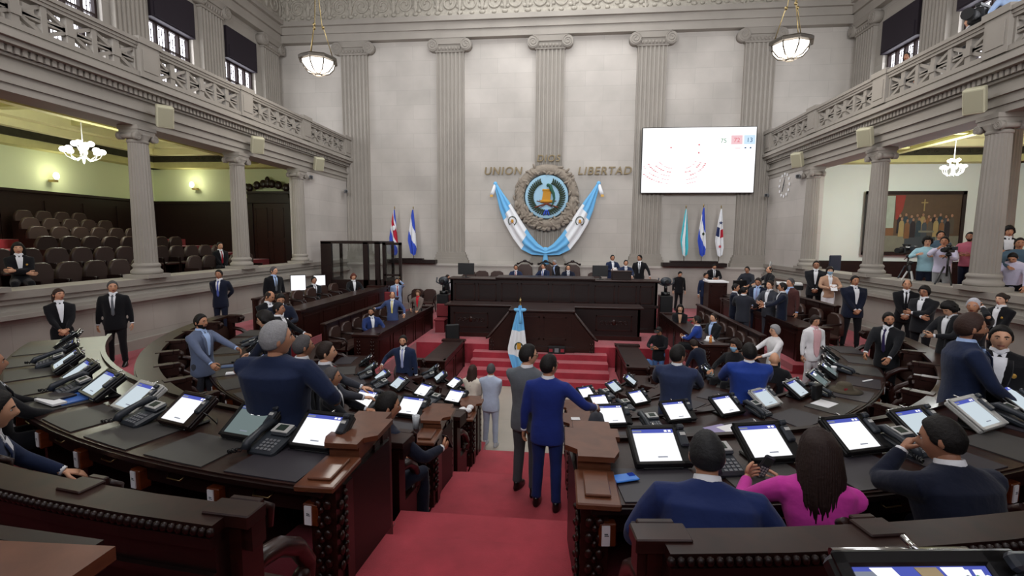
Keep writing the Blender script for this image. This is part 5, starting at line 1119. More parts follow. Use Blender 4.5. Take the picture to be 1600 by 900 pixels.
for k in range(7): put_chair(pc, 4.8, 11.5+.66*k, .85, -90, 'brown leather chair, %s from the viewer at the right side desk' % o5[k], 'chairs at the right side desk')
for k in range(6): put_chair(pc, -7.0, 12.0+.78*k, 1.5, 90, 'dark chair, %s from the viewer at the raised left rear desk' % o5[k], 'chairs at the left rear desk')
for k in range(4): put_chair(pc, 6.98, 12.2+.9*k, 1.35, -90, 'dark chair, %s from the viewer at the raised right rear desk' % o5[k], 'chairs at the right rear desk')
# chairs on the rostrum and at the back wall
for k, (x, z) in enumerate(((-4.2, .85), (-3.3, 1.7), (-2.75, 1.7), (-2.1, 1.7), (2.0, 1.7))): put_chair(pc, x, 20.1, z+.35*(z > 1.2)*0, 0, 'leather armchair behind the rostrum, %s' % ['left of the upper platform', 'at its far left end', 'left of the desktop monitor', 'right of the desktop monitor', 'right of the seated officials'][k], 'armchairs behind the rostrum')
for k, x in enumerate((-5.65, -5.1)): put_chair(pc, x, 20.3, .85, 0, 'plain wooden chair against the back wall, %s of the pair left of the rostrum' % ['left', 'right'][k], 'pair of chairs at the back wall')
pt = chair_proto('throne_chair', 'tall carved leather chair', hb=1.28, w=.66, tall=True)
for k, x in enumerate((-.95, -.05, 1.1)): put_chair(pt, x, 20.55, 1.7, 0, 'tall carved leather chair of the %s' % ['seated official with red tie', 'presiding man in the middle', 'seated official right of the presiding man'][k], 'tall chairs of the presidency')

# ================================================================== ROSTRUM
r = thing('rostrum_desk', 'long raised mahogany presidency desk at the top of the rostrum', 'desk', (.3, 17.0, .85))
def frame(f, x0, x1, y, z0, z1, t=.04, d=.02):
    f.box(x0, x1, y-d, y, z0, z0+t); f.box(x0, x1, y-d, y, z1-t, z1); f.box(x0, x0+t, y-d, y, z0, z1); f.box(x1-t, x1, y-d, y, z0, z1)
f = MB(); f.box(-3.65, 3.65, 0, .08, 0, 1.76); f.box(-3.65, -3.57, 0, .75, 0, 1.76); f.box(3.57, 3.65, 0, .75, 0, 1.76); f.box(-1.9, 1.4, -.06, .02, 0, 1.82); f.build('front_panel', M['wood'], r)
f = MB()
for a, b in ((-3.5, -2.75), (-2.65, -1.98), (1.5, 2.2), (2.3, 2.95), (3.05, 3.5)): frame(f, a, b, 0, 1.0, 1.62)
for a, b in ((-1.8, -1.2), (-1.1, -.1), (.0, .7), (.75, 1.3)): frame(f, a, b, -.06, 1.0, 1.66)
f.build('panel_frames', M['woodr'], r)
f = MB(); f.box(-3.75, 3.75, -.1, .8, 1.76, 1.81, bev=.015); f.box(-2.0, 1.5, -.18, .8, 1.81, 1.88, bev=.015); f.build('desk_top', M['woodt'], r)
f = MB(); f.box(-3.8, 3.8, -.14, .0, .0, .12); f.box(-3.7, 3.7, -.05, .0, .85, .95); f.box(-2.0, 1.5, -.1, -.05, .85, .97); f.build('base_moulding', M['wood'], r)
r = thing('clerk_desk', 'lower mahogany clerks desk in front of the presidency desk', 'desk', (0, 15.5, .85))
f = MB(); f.box(-3.1, 3.15, 0, .08, 0, 1.02); f.box(-3.1, -3.02, 0, .8, 0, 1.02); f.box(3.07, 3.15, 0, .8, 0, 1.02); f.build('front_panel', M['wood'], r)
f = MB(); f.box(-3.2, 3.25, -.1, .75, 1.02, 1.08, bev=.015); f.build('desk_top', M['woodt'], r)
f = MB()
for a, b in ((-2.9, -1.75), (1.75, 2.9)):
    frame(f, a, b, 0, .3, .8)
    for k in range(6):
        q = a+.2+(b-a-.4)*k/5; spiral(f, q, .55, -.012, .085, 1.3, 1 if k < 3 else -1, .012)
    f.ell(((a+b)/2, -.02, .58), (.07, .02, .1), 10, 6)
f.box(-3.15, 3.2, -.06, 0, 0, .14); f.build('carved_front', M['woodr'], r)
r = thing('speaker_lectern', 'broad carved mahogany lectern block in the middle of the red steps', 'lectern', (.05, 14.35, .6))
f = MB(); f.box(-.92, .92, 0, 1.1, 0, 1.3); f.box(-1.0, 1.0, -.08, 0, 0, .25); frame(f, -.75, -.05, 0, .45, 1.15); frame(f, .05, .75, 0, .45, 1.15); f.box(-1.35, 1.35, .5, 1.1, -.1, .55); f.build('lectern_body', M['woodr'], r)
f = MB(); f.box(-1.0, 1.0, -.1, 1.15, 1.3, 1.36, bev=.012); f.build('lectern_top', M['woodt'], r)
for sx in (-1, 1):
    f = MB(); f.add([(sx*x, y, z) for y in (-.02, .06) for x, z in ((.92, 0), (1.6, 0), (1.6, .42), (.92, 1.28))], [(0,1,2,3),(7,6,5,4),(0,4,5,1),(1,5,6,2),(2,6,7,3),(3,7,4,0)])
    ornament(f, sx*1.5, -.03, .05, .4, 'y', -1); f.build('side_wing', M['woodr'], r)
    f = MB(); f.tube([(sx*.9, 0.02, 1.36), (sx*1.62, 0.02, .48), (sx*1.7, .02, .46)], .045, 8); f.build('sloping_handrail', M['woodt'], r)
bx = thing('wooden_box', 'small brown wooden box on the right part of the presidency desk', 'box', (2.75, 17.25, 2.66)); f = MB(); f.box(-.33, .33, 0, .4, 0, .28, bev=.01); f.build('box_body', M['wood'], bx); f = MB(); f.box(-.36, .36, -.03, .43, .28, .31); f.build('box_lid', M['woodt'], bx)
bx = thing('signal_box', 'small dark box with two red lamps on the red steps', 'box', (.52, 14.1, .68)); f = MB(); f.box(-.25, .25, 0, .15, 0, .22, bev=.01); f.build('housing', M['blackm'], bx)
for q in (-.17, .17): f = MB(); f.box(q-.05, q+.05, -.01, .0, .06, .15); f.build('red_lamp', M['redlamp'], bx)
f = MB(); f.box(-.06, .06, -.01, .0, .05, .17); f.build('display', M['grey'], bx)
# monitors on the rostrum
def monitor(name, label, x, y, z, rz, w=.5, h=.36, lit='blackm', group=None):
    o = thing(name, label, 'monitor', (x, y, z), R(rz), group)
    f = MB(); f.box(-w/2, w/2, -.02, .03, .1, .1+h, bev=.01); f.build('housing', M['black'], o)
    f = MB(); f.box(-w/2+.02, w/2-.02, -.024, -.019, .12, .08+h); f.build('screen', M[lit], o)
    f = MB(); f.box(-.02, .02, .0, .04, .01, .15); f.box(-.12, .12, -.08, .1, 0, .015); f.build('stand', M['black'], o)
    return o
monitor('desktop_monitor', 'black monitor seen from behind on the left of the presidency desk', -2.85, 17.35, 2.66, 180, .6, .42)
monitor('desktop_monitor', 'dark monitor seen from behind before the man holding white papers', 2.0, 17.35, 2.66, 180, .55, .4)
monitor('desktop_monitor', 'lit white monitor at the left wall beside the seated man', -8.35, 15.6, 2.15, 35, .5, .55, 'screen_w'); monitor('desktop_monitor', 'lit monitor with dark frame just right of the other lit one by the left wall', -7.95, 16.3, 2.15, 35, .42, .5, 'screen_w')
monitor('desktop_monitor', 'large dark monitor facing away beside the right wooden stand', 7.1, 18.0, 2.05, 200, .75, .5)
wt = thing('wall_table', 'narrow dark table holding the lit monitors at the left wall', 'table', (-8.3, 15.8, 1.5)); f = MB(); f.box(-.5, .5, -1.0, 1.3, .6, .65); f.build('table_top', M['wood'], wt)
for sx in (-.42, .42):
    for sy in (-.9, 1.2): f = MB(); f.box(sx-.03, sx+.03, sy-.03, sy+.03, 0, .6); f.build('leg', M['wood'], wt)
st_ = thing('writing_stand', 'tall dark wooden stand at the rear end of the right desk', 'lectern', (6.28, 18.0, 1.15)); f = MB(); f.box(-.32, .32, 0, .6, 0, 1.4); frame(f, -.26, .26, 0, .2, 1.3); f.build('stand_body', M['woodr'], st_); f = MB(); f.box(-.36, .36, -.04, .64, 1.4, 1.45); f.build('stand_top', M['whitep'], st_)
st_ = thing('side_counter', 'dark wooden counter beside the right rear group', 'counter', (7.1, 17.4, 1.35)); f = MB(); f.box(-.6, .6, 0, 1.0, 0, .7); frame(f, -.55, .55, 0, .1, .62); f.build('counter_body', M['woodr'], st_); f = MB(); f.box(-.64, .64, -.04, 1.04, .7, .75); f.build('counter_top', M['wood'], st_)
mc = thing('office_machine', 'white and black office machine by the right pier', 'machine', (8.35, 17.2, 1.5), R(-20)); f = MB(); f.box(-.35, .35, -.3, .3, 0, .95, bev=.02); f.build('cabinet', M['silver'], mc); f = MB(); f.box(-.4, .4, -.33, .33, .95, 1.1, bev=.02); f.build('tray', M['black'], mc); f = MB(); f.box(-.38, .38, -.3, .3, 1.1, 1.16); f.build('lid', M['whitep'], mc)
def camera_robot(x, y, z, label):
    o = thing('robotic_camera', label, 'camera', (x, y, z))
    f = MB(); f.cyl(0, 0, 0, .12, .16); f.cyl(0, 0, .12, .4, .06); f.build('pedestal', M['black'], o)
    f = MB(); f.ell((0, 0, .5), (.2, .14, .16)); f.tube([(-.25, 0, .62), (-.28, 0, .45), (-.1, 0, .36), (.1, 0, .36), (.28, 0, .45), (.25, 0, .62)], .03, 8); f.build('camera_head', M['dgray'], o)
    f = MB(); f.tube([(0, -.1, .5), (0, -.24, .5)], .06, 12); f.build('lens', M['blackm'], o)
camera_robot(-3.75, 17.6, 2.0, 'black rounded camera device left of the rostrum'); camera_robot(4.35, 17.6, 2.1, 'black rounded camera device right of the rostrum')
for x, z, l in ((-3.75, .85, 'left'), (4.35, .85, 'right')):
    o = thing('equipment_plinth', 'black plinth under the camera device on the %s of the rostrum' % l, 'plinth', (x, 17.6, z)); f = MB(); f.box(-.22, .22, -.22, .22, 0, 1.15 if x < 0 else 1.25, bev=.02); f.build('plinth_body', M['black'], o)
# glazed booth and glazed door frame
b = thing('glazed_booth', 'dark wooden booth with glass panes at the left end of the back wall', 'booth', (-7.55, 17.9, 1.5))
f = MB()
f.box(-1.15, -.72, 0, .12, 0, 2.4); f.box(-1.15, 1.2, 0, .12, 2.34, 2.44); f.box(.55, .75, 0, .12, 0, 2.4); f.box(1.02, 1.2, 0, .12, 0, 2.4); f.box(-.75, 1.1, 0, .1, 0, .95)
f.box(-1.15, 1.2, 1.6, 1.7, 2.34, 2.44); f.box(-1.15, -1.05, 1.6, 1.7, 0, 2.4); f.box(1.1, 1.2, 1.6, 1.7, 0, 2.4); f.box(1.1, 1.2, .1, 1.6, 2.34, 2.44); f.box(1.1, 1.2, .1, 1.6, 0, .95); f.box(1.1, 1.2, .7, .8, 0, 2.4); f.box(-1.15, -1.05, .1, 1.6, 0, .95); f.box(-1.15, -1.05, .1, 1.6, 2.34, 2.44)
f.build('wooden_frame', M['wood'], b)
for a in ((-.72, .55, .05, .06), (.75, 1.02, .05, .06)): f = MB(); f.box(a[0], a[1], a[2], a[3], .95, 2.34); f.build('glass_pane', M['glass'], b)
f = MB(); f.box(1.145, 1.155, .12, 1.6, .95, 2.34); f.build('glass_pane', M['glass'], b)
b = thing('glazed_door', 'narrow dark wooden door frame with glass standing right of the booth', 'door', (-5.95, 18.1, .85))
f = MB(); f.box(-.35, -.22, 0, .1, 0, 3.05); f.box(.3, .4, 0, .1, 0, 3.05); f.box(-.35, .4, 0, .1, 2.95, 3.05); f.box(-.3, .35, 0, .08, 0, 1.55); f.box(-.3, .35, 0, .08, 1.75, 1.82); frame(f, -.15, .25, 0, .2, 1.4); f.build('door_frame', M['wood'], b)
f = MB(); f.box(-.22, .3, .03, .04, 1.55, 2.95); f.build('glass_pane', M['glass'], b)
f = MB(); f.ell((.33, -.03, 1.7), (.03, .03, .03), 8, 6); f.build('door_knob', M['brass'], b)

# ================================================================== GALLERY SEATS, DOOR, PAINTING
g = thing('theater_chair', 'dark leather folding seat', 'chair')
f = MB(); prof = [(-.26, 0), (-.27, .35), (-.2, .5), (-.1, .54), (.1, .54), (.2, .5), (.27, .35), (.26, 0)]
f.loft([[(px*q, y-.1*pz, .42+pz*q) for px, pz in prof] for y, q in ((.0, .96), (.03, 1), (.09, 1), (.12, .95))], 0, True); f.build('backrest', M['gseat'], g)
f = MB(); f.box(-.25, .25, -.42, .0, .38, .46, bev=.03); f.build('seat', M['gseat'], g)
f = MB(); f.box(-.26, .26, .02, .1, 0, .45); f.box(-.29, -.26, -.35, .1, 0, .6); f.box(.26, .29, -.35, .1, 0, .6); f.build('base', M['panel'], g)
f = MB(); f.cyl(.31, -.3, .56, .6, .025, n=8); f.build('number_plate', M['silver'], g)
used = False
for k in range(6):
    x = -10.35-1.35*k; z = 2.55+.28*max(0, k)
    for j in range(16):
        y = 6.6+.62*j+(.31 if k % 2 else 0)
        if y > 17: continue
        # keep what the opening shows
        if k == 0 and (abs(y-8.67) < .35 or abs(y-14.46) < .35 or y < 8.0): continue
        if k == 0 and 12.0 < y < 13.2: continue
        if y/(-x+.6) < .5+.05*k or (k > 1 and y < 9.5+.9*k): continue
        if k == 5 and y > 17.0: continue
        lab = 'dark leather gallery chair, %s row from the left ledge, number %d from the viewer' % (o5[k], j+1)
        if not used: g.location = (x, y, z); g.rotation_euler = (0, 0, PI/2); g['label'] = lab; g['group'] = 'left gallery seats'; used = True
        else: dup(g, (x, y, z), PI/2, lab, 'left gallery seats')
d = thing('carved_doorway', 'dark carved wooden doorway with crested top at the end of the left gallery', 'door', (-12.2, 20.3, 2.55))
f = MB(); f.box(-1.0, -.75, -.15, 0, 0, 3.1); f.box(.75, 1.0, -.15, 0, 0, 3.1); f.box(-1.1, 1.1, -.22, 0, 3.0, 3.2); f.box(-.95, .95, -.18, 0, 3.2, 3.4); f.box(-1.15, 1.15, -.28, 0, 3.4, 3.5)
f.build('door_frame', M['wood'], d)
f = MB(); f.box(-.75, .0, -.1, -.04, 0, 3.0); f.box(.0, .75, -.1, -.04, 0, 3.0)
for q in (-.38, .38):
    for z0, z1 in ((.2, 1.3), (1.5, 2.8)): frame(f, q-.28, q+.28, -.1, z0, z1)
f.build('door_leaf', M['woodr'], d)
f = MB()
for q in (-.85, -.5, -.2, 0, .2, .5, .85): f.ell((q, -.14, 3.62+.22*math.cos(q*1.6)), (.17, .08, .18), 10, 7)
f.ell((0, -.14, 3.95), (.12, .07, .2)); f.tube([(-1.05, -.14, 3.5), (-1.1, -.14, 3.75), (-.95, -.14, 3.8)], .06, 8); f.tube([(1.05, -.14, 3.5), (1.1, -.14, 3.75), (.95, -.14, 3.8)], .06, 8); f.build('carved_crest', M['wood'], d)
# painting of a gathering (generic figures round a table)
p = thing('framed_painting', 'large framed painting of a crowd round a table on the right gallery end wall', 'painting', (14.15, 20.3, 3.55))
f = MB(); f.box(-1.78, 1.78, -.09, -.0, 0, .13); f.box(-1.78, 1.78, -.09, 0, 2.33, 2.46); f.box(-1.78, -1.65, -.09, 0, 0, 2.46); f.box(1.65, 1.78, -.09, 0, 0, 2.46); f.build('frame', M['wood'], p)
pm = [mat('paint_%d' % i, h, .7, .3, var=.15, scale=5) for i, h in enumerate(('4e3f30', '6a6a5c', '8c9688', '7a3028', '3a4044', '262224', '8a6a54', '8a7a50', '2c3a40', '4c463c', '6a4a30'))]
f = MB()
f.box(-1.65, 1.65, -.04, -.03, .13, 2.33, 0); f.box(-1.65, 1.65, -.045, -.04, .13, .75, 1); f.box(-1.5, -.72, -.045, -.04, .95, 2.28, 2); f.box(-1.65, -1.5, -.046, -.04, .5, 2.3, 8)
f.add([(-.72, -.046, 2.3), (-.35, -.046, 2.3), (-.42, -.046, 1.75), (-.6, -.046, 1.35), (-.66, -.046, 1.4)], [(0, 1, 2, 3, 4)], 3)
f.box(-.28, .82, -.05, -.04, .3, .9, 4); f.box(.2, .75, -.055, -.05, .88, .95, 1); f.box(.32, .36, -.046, -.04, 1.7, 2.15, 7); f.box(.22, .46, -.046, -.04, 2.0, 2.04, 7); f.box(-1.4, -.7, -.05, -.04, .75, 1.05, 10)
for k in range(19):
    x = -.5+1.95*(k % 10)/9.5+(.07 if k > 9 else 0); z = 1.30+.16*(k < 10)+.04*math.sin(k*2.1)
    if k > 9 and .1 < x < .9: z += .0
    f.loft([[(x-.09*q, -.05-.004*(k > 9), z-.62*t) , (x+.09*q, -.05-.004*(k > 9), z-.62*t), (x+.09*q, -.04, z-.62*t), (x-.09*q, -.04, z-.62*t)] for q, t in ((.5, .0), (1, .15), (1.1, 1))], (5, 8, 4, 9, 7, 10)[k % 6], False)
    f.ell((x, -.055, z+.06), (.045, .008, .06), 8, 6, 6)
f.build('canvas', pm, p)
cb = thing('dark_cabinet', 'low dark cabinet below the painting in the right gallery', 'cabinet', (11.6, 14.2, 2.55), R(0)); f = MB(); f.box(-.6, .6, 0, .5, 0, .95, bev=.01); frame(f, -.55, .55, 0, .1, .85); f.build('cabinet_body', M['woodr'], cb); f = MB(); f.box(-.65, .65, -.03, .53, .95, 1.0); f.build('cabinet_top', M['wood'], cb)
cb = thing('dark_cabinet', 'long dark counter behind the camera tripods in the right gallery', 'cabinet', (13.3, 16.2, 2.55), R(0)); f = MB(); f.box(-1.2, 1.2, 0, .5, 0, .8, bev=.01); frame(f, -1.1, 1.1, 0, .1, .7); f.build('cabinet_body', M['woodr'], cb)
cs = thing('office_chair', 'dark blue chair back rising beside the woman with a face mask', 'chair', (9.85, 17.3, 2.55), R(20)); f = MB(); f.box(-.25, .25, 0, .06, .45, 1.05, bev=.03); f.build('backrest', mat('navy_fabric', '1c2236', .8), cs); f = MB(); f.box(-.25, .25, -.45, .02, .4, .47, bev=.02); f.build('seat', M['black'], cs); f = MB(); f.cyl(0, -.2, 0, .4, .04); f.build('post', M['black'], cs)

# ================================================================== SCREEN
s_ = thing('video_screen', 'large bright white voting screen hanging on the right of the back wall', 'screen', (6.15, 20.95, 7.35))
f = MB(); f.box(-2.28, 2.28, 0, .14, -1.34, 1.34, bev=.015); f.box(-1.8, -1.6, .14, .28, -1, 1); f.box(1.6, 1.8, .14, .28, -1, 1); f.build('housing', M['black'], s_)
f = MB(); f.box(-2.25, 2.25, -.006, 0, -1.31, 1.31); f.build('display', M['scr_big'], s_)
def flat_text(body, size, m, parent, loc, name='screen_text', ext=.002, rot=(PI/2, 0, 0), align='CENTER', bev=0):
    cu = bpy.data.curves.new(name, 'FONT'); cu.body = body; cu.size = size; cu.extrude = ext; cu.align_x = align; cu.align_y = 'CENTER'
    if bev: cu.bevel_depth = bev; cu.space_character = 1.15; cu.shear = .18
    o = bpy.data.objects.new(name, cu); COL.objects.link(o); cu.materials.append(m)
    me = bpy.data.meshes.new_from_object(o.evaluated_get(bpy.context.evaluated_depsgraph_get())); bpy.data.objects.remove(o)
    if not me.materials: me.materials.append(m)
    o = bpy.data.objects.new(name, me); COL.objects.link(o); o.location = loc; o.rotation_euler = rot
    if parent: o.parent = parent
    return o
f = MB(); f.box(1.28, 1.72, -.009, -.006, .62, .98); f.build('pink_tile', M['scr_pink'], s_)
f = MB(); f.box(1.78, 2.22, -.009, -.006, .62, .98); f.build('light_blue_tile', M['scr_cyan'], s_)
flat_text('75', .25, M['scr_green'], s_, (.98, -.011, .76)); flat_text('72', .25, M['scr_red'], s_, (1.5, -.013, .78)); flat_text('13', .25, M['scr_blue'], s_, (2.0, -.013, .78))
f = MB()
def dot(x, z, mi, w=.075, h=.035): f.box(x-w/2, x+w/2, -.0095, -.006, z-h/2, z+h/2, mi)
rr_ = random.Random(5)
for cx, sg in ((-.95, -1), (-.6, 1)):
    for ri, rad in enumerate((.55, .75, .95, 1.15, 1.35)):
        n = 8+2*ri
        for k in range(n):
            a = (-90+sg*(10+66*k/n)); x = cx+rad*math.cos(R(a))*(1.0 if sg > 0 else 1.15); z = -.0+rad*.78*math.sin(R(a))+.1
            if sg > 0 and ri > 2 and k > 4: continue
            if rr_.random() < .82 and -2.2 < x < 2.2 and -1.25 < z < 1.2: dot(x, z, 1 if rr_.random() < (.75 if ri in (1, 2) and sg > 0 else .35) else 0)
for x, z in ((-1.1, .52), (.02, .62), (.02, .3)): f.ell((x, -.009, z), (.035, .003, .035), 8, 6, 1)
dot(1.85, .48, 2, .07, .05); dot(2.05, .48, 2, .06, .06); dot(1.55, .46, 0, .2, .03)
f.build('seat_map', [M['scr_pink'], M['scr_red'], M['scr_blue']], s_)

# ================================================================== EMBLEM
e = thing('wall_emblem', 'round coat of arms in a carved stone wreath at the centre of the back wall', 'emblem', (-.06, 21.08, 5.88))
f = MB()
rr2 = random.Random(3)
f.tube([(1.17*math.cos(2*PI*k/40), .05, 1.17*math.sin(2*PI*k/40)) for k in range(41)], .22, 10)
for k in range(190):
    a = rr2.random()*2*PI; q = .98+rr2.random()*.42
    if abs(a-PI/2) < .35 and q > 1.2: continue
    rot = Matrix.Rotation(a+rr2.uniform(-.9, .9), 3, 'Y')
    f.ell((q*math.cos(a), -.08-rr2.random()*.08, q*math.sin(a)), (.055, .05, .13), 7, 5, rot=rot)
for k in range(16):
    a = R(200+k*9.3); 
    for q in (1.2, 1.38): f.ell((q*math.cos(a), -.05, q*math.sin(a)), (.1, .09, .1), 8, 6)
f.build('stone_wreath', M['emb_stone'], e)
f = MB(); f.loft([[(rad*math.cos(2*PI*k/48), y, rad*math.sin(2*PI*k/48)) for k in range(48)] for rad, y in ((.93, .1), (.93, -.08), (.9, -.1), (.86, -.1))], 0, True); f.build('blue_disc', M['embb'], e)
f = MB()
for sg in (-1, 1):
    for k in range(22):
        a = R(-84+k*7.2); q = .68
        for w in (-1, 0, 1):
            f.ell((sg*(q+.07*w)*math.cos(a), -.14, (q+.07*w)*math.sin(a)), (.032, .025, .075), 6, 5, rot=Matrix.Rotation(sg*(a-PI/2+w*.6)*-1, 3, 'Y'))
f.build('laurel_branches', M['leafg'], e)
f = MB(); f.loft([[(x, y, z) for x, z in ((-.2, -.16), (.16, -.16), (.2, .24), (-.14, .24))] for y in (-.1, -.17)], 0, False)
f.tube([(-.26, -.15, -.2), (.24, -.15, -.2)], .06, 10); f.tube([(-.18, -.15, .27), (.22, -.15, .27)], .05, 10)
for z in (-.05, .03, .11, .18): f.box(-.14, .16, -.18, -.17, z, z+.02)
f.build('scroll', M['scroll'], e)
f = MB(); f.tube([(.02, -.19, .42), (.08, -.2, .5), (.16, -.2, .44), (.2, -.2, .3), (.3, -.2, .12), (.33, -.2, -.08), (.28, -.2, -.3), (.2, -.19, -.42)], [.05, .055, .075, .08, .06, .045, .035, .015], 8)
f.ell((.05, -.2, .5), (.05, .045, .045), 8, 6); f.build('quetzal_bird', M['gquet'], e)
f = MB()
for sg in (-1, 1): f.tube([(sg*-.5, -.15, -.46), (sg*.1, -.16, -.26), (sg*.42, -.15, -.18)], [.035, .025, .018], 6); f.tube([(sg*-.42, -.14, -.56), (sg*.3, -.15, -.14)], .014, 6)
f.build('crossed_rifles', M['rifle'], e)
f = MB()
for q in (-.12, 0, .12): f.tube([(q*.5, -.13, -.62), (q, -.15, -.78)], [.03, .04], 6)
f.ell((0, -.15, -.6), (.09, .05, .05), 8, 6); f.build('blue_bow', M['royalf'], e)
def gold_word(body, size, x, z, label, y=21.28, arc=0):
    t = flat_text(body, size, M['letter'], None, (x, y, z), 'wall_lettering', .03, bev=.006)
    tag(t, label, 'lettering', 'motto letters on the back wall'); return t
gold_word('DIOS', .40, -.02, 7.5, 'bronze letters DIOS above the round emblem', 21.12)
gold_word('UNION', .46, -2.0, 7.0, 'bronze letters UNION left of the round emblem'); gold_word('LIBERTAD', .46, 2.38, 6.98, 'bronze letters LIBERTAD right of the round emblem')

# ================================================================== FLAGS
def swag(sx, label):
    o = thing('draped_flag', label, 'flag', (-.07, 21.0, 0))
    # outer and inner edge curves from tip to knot (x, z)
    outer = [(2.25, 6.38), (2.16, 5.95), (2.0, 5.3), (1.78, 4.72), (1.42, 4.1), (1.05, 3.62), (.6, 3.4), (.02, 3.36)]
    inner = [(2.12, 6.42), (1.88, 6.05), (1.62, 5.7), (1.3, 5.22), (1.0, 4.75), (.66, 4.25), (.32, 3.86), (-.02, 3.62)]
    n = 28; m = 14; front = []; back = []
    def ip(L, t):
        q = t*(len(L)-1); i = min(int(q), len(L)-2); u = q-i; return (L[i][0]*(1-u)+L[i+1][0]*u, L[i][1]*(1-u)+L[i+1][1]*u)
    V = []; F = []; MI = []
    for i in range(n+1):
        t = i/n; a = ip(outer, t); b = ip(inner, t); wd = math.hypot(a[0]-b[0], a[1]-b[1])
        for j in range(m+1):
            u = j/m; x = a[0]*(1-u)+b[0]*u; z = a[1]*(1-u)+b[1]*u
            y = -.06-.05*math.sin(u*PI*5+t*2)*min(1, wd*2)-.1*math.sin(PI*u)
            V.append((sx*x, y, z))
    for i in range(n):
        for j in range(m):
            k = i*(m+1)+j; t = (i+.5)/n; u = (j+.5)/m; q = t+.07*(u-.5)
            F.append((k, k+1, k+m+2, k+m+1)); MI.append(0 if q < .36 or q > .68 else 1)
    nv = len(V); V += [(x, y+.02, z) for x, y, z in V]; F += [tuple(i+nv for i in f_)[::-1] for f_ in F]; MI += MI
    f = MB(); f.v = V; f.f = F; f.mi = MI; f.sm = [True]*len(F); f.build('flag_cloth', [M['sky'], M['fwhite']], o)
    f = MB(); f.ell((sx*2.2, -.08, 6.42), (.09, .07, .1), 10, 8); f.loft([[(sx*(2.2+.05*q)+r_*math.cos(a), -.1+r_*.6*math.sin(a), z) for a in [2*PI*k/10 for k in range(10)]] for z, r_, q in ((6.4, .07, 0), (6.1, .09, 2), (5.95, .1, 3))], 1); f.box(sx*2.3, sx*2.42, -.16, -.04, 5.86, 5.96, 2)
    f.build('knot', [M['sky'], M['fwhite'], M['gold']], o)
    c = (sx*1.44, -.22, 4.83) 
    f = MB()
    for k in range(24):
        a = R(-60+k*12.5) ; f.ell((c[0]+.17*math.cos(a), c[1], c[2]+.19*math.sin(a)), (.018, .008, .03), 6, 4)
    f.box(c[0]-.05, c[0]+.05, c[1]-.01, c[1]+.01, c[2]-.06, c[2]+.07, 1); f.tube([(c[0]-.11, c[1], c[2]-.14), (c[0]+.08, c[1], c[2]-.03)], .009, 5, 2); f.tube([(c[0]+.11, c[1], c[2]-.14), (c[0]-.08, c[1], c[2]-.03)], .009, 5, 2)
    f.build('printed_arms', [M['leafg'], M['scroll'], M['rifle']], o)
swag(-1, 'blue and white flag draped on the left of the stone emblem'); swag(1, 'blue and white flag draped on the right of the stone emblem')
f = MB(); f.loft([[(-.07+r_*math.cos(a), 20.9+r_*.5*math.sin(a), z) for a in [2*PI*k/12 for k in range(12)]] for z, r_ in ((3.72, .07), (3.55, .12), (3.4, .08), (3.2, .12), (2.97, .16))])
tag(f.build('flag_knot', M['sky']), 'pale blue knotted bow where the two draped flags meet below the emblem', 'bow')
o = thing('flag_shelf', 'dark wooden shelf on the back wall holding three flags under the big screen', 'shelf', (6.15, 20.9, 2.96)); f = MB(); f.box(-1.3, 1.3, -.2, .2, 0, .16, bev=.01); f.box(-.95, .95, -.18, .18, .16, .24, bev=.01); f.build('shelf_board', M['wood'], o)
o = thing('flag_shelf', 'dark wooden shelf on the back wall holding two flags left of the emblem', 'shelf', (-6.0, 20.9, 2.96)); f = MB(); f.box(-1.2, 1.1, -.2, .2, 0, .16, bev=.01); f.box(-.9, .5, -.18, .18, .16, .22, bev=.01); f.build('shelf_board', M['wood'], o)
def pole_flag(x, y, z0, z1, col, mats, label, wid=.42, tilt=0.0, big=1.0, group='small flags of the neighbouring states', extras=None):
    o = thing('hanging_flag', label, 'flag', (x, y, z0), 0, group)
    H = z1-z0
    f = MB(); f.tube([(0, .03, 0), (0, .03, H)], .014*big, 8); f.build('flagpole', M['brass'], o)
    f = MB(); f.lathe([(.0, H+.12*big), (.02*big, H+.08*big), (.03*big, H+.03*big), (.012*big, H)][::-1], 0, .03, 8); f.build('finial', M['brass'], o)
    n, m = 46, 26; V = []; F = []; MI = []
    top = H-.05; bot = H*.08
    for i in range(n+1):
        t = i/n
        wl = wid*(.10+.9*min(1, (t*1.55))**.8)*(1-.5*max(0, t-.72)/.28); wr = wid*(.10+.62*min(1, (t*1.2))**.9)*(1-.25*max(0, t-.85)/.15)
        for j in range(m+1):
            u = j/m; xx = -wl*.55+u*(wl*.55+wr*.55)
            z = top-(top-bot)*t*(1-.10*abs(u-.55)) 
            yy = -.03-.05*math.sin(u*PI*4+t*1.5)*(.3+.7*t)-.03*math.sin(PI*u)
            V.append((xx+tilt*t, yy, z))
    for i in range(n):
        for j in range(m):
            k = i*(m+1)+j; F.append((k, k+1, k+m+2, k+m+1)); MI.append(col((i+.5)/n, (j+.5)/m))
    nv = len(V); V += [(a, b+.012, c) for a, b, c in V]; F += [tuple(i+nv for i in q)[::-1] for q in F]; MI += MI
    f = MB(); f.v, f.f, f.mi = V, F, MI; f.sm = [True]*len(F); f.build('flag_cloth', mats, o)
    if extras:
        for nm_, fn, mm in extras: f = MB(); fn(f, H); f.build(nm_, mm, o)
    return o
def c_costa(t, u): q = t+.5*(.5-u); return 1 if (.28 < q <= .38) else 0 if q <= .28 else 2 if q < .62 else 1 if q < .76 else 0
def c_diag(t, u): q = t-.42*(u-.5); return 0 if q < .33 else 1 if q < .66 else 0
def c_turq(t, u): q = u+.25*(t-.5); return 0 if q < .3 else 1 if q < .62 else 0
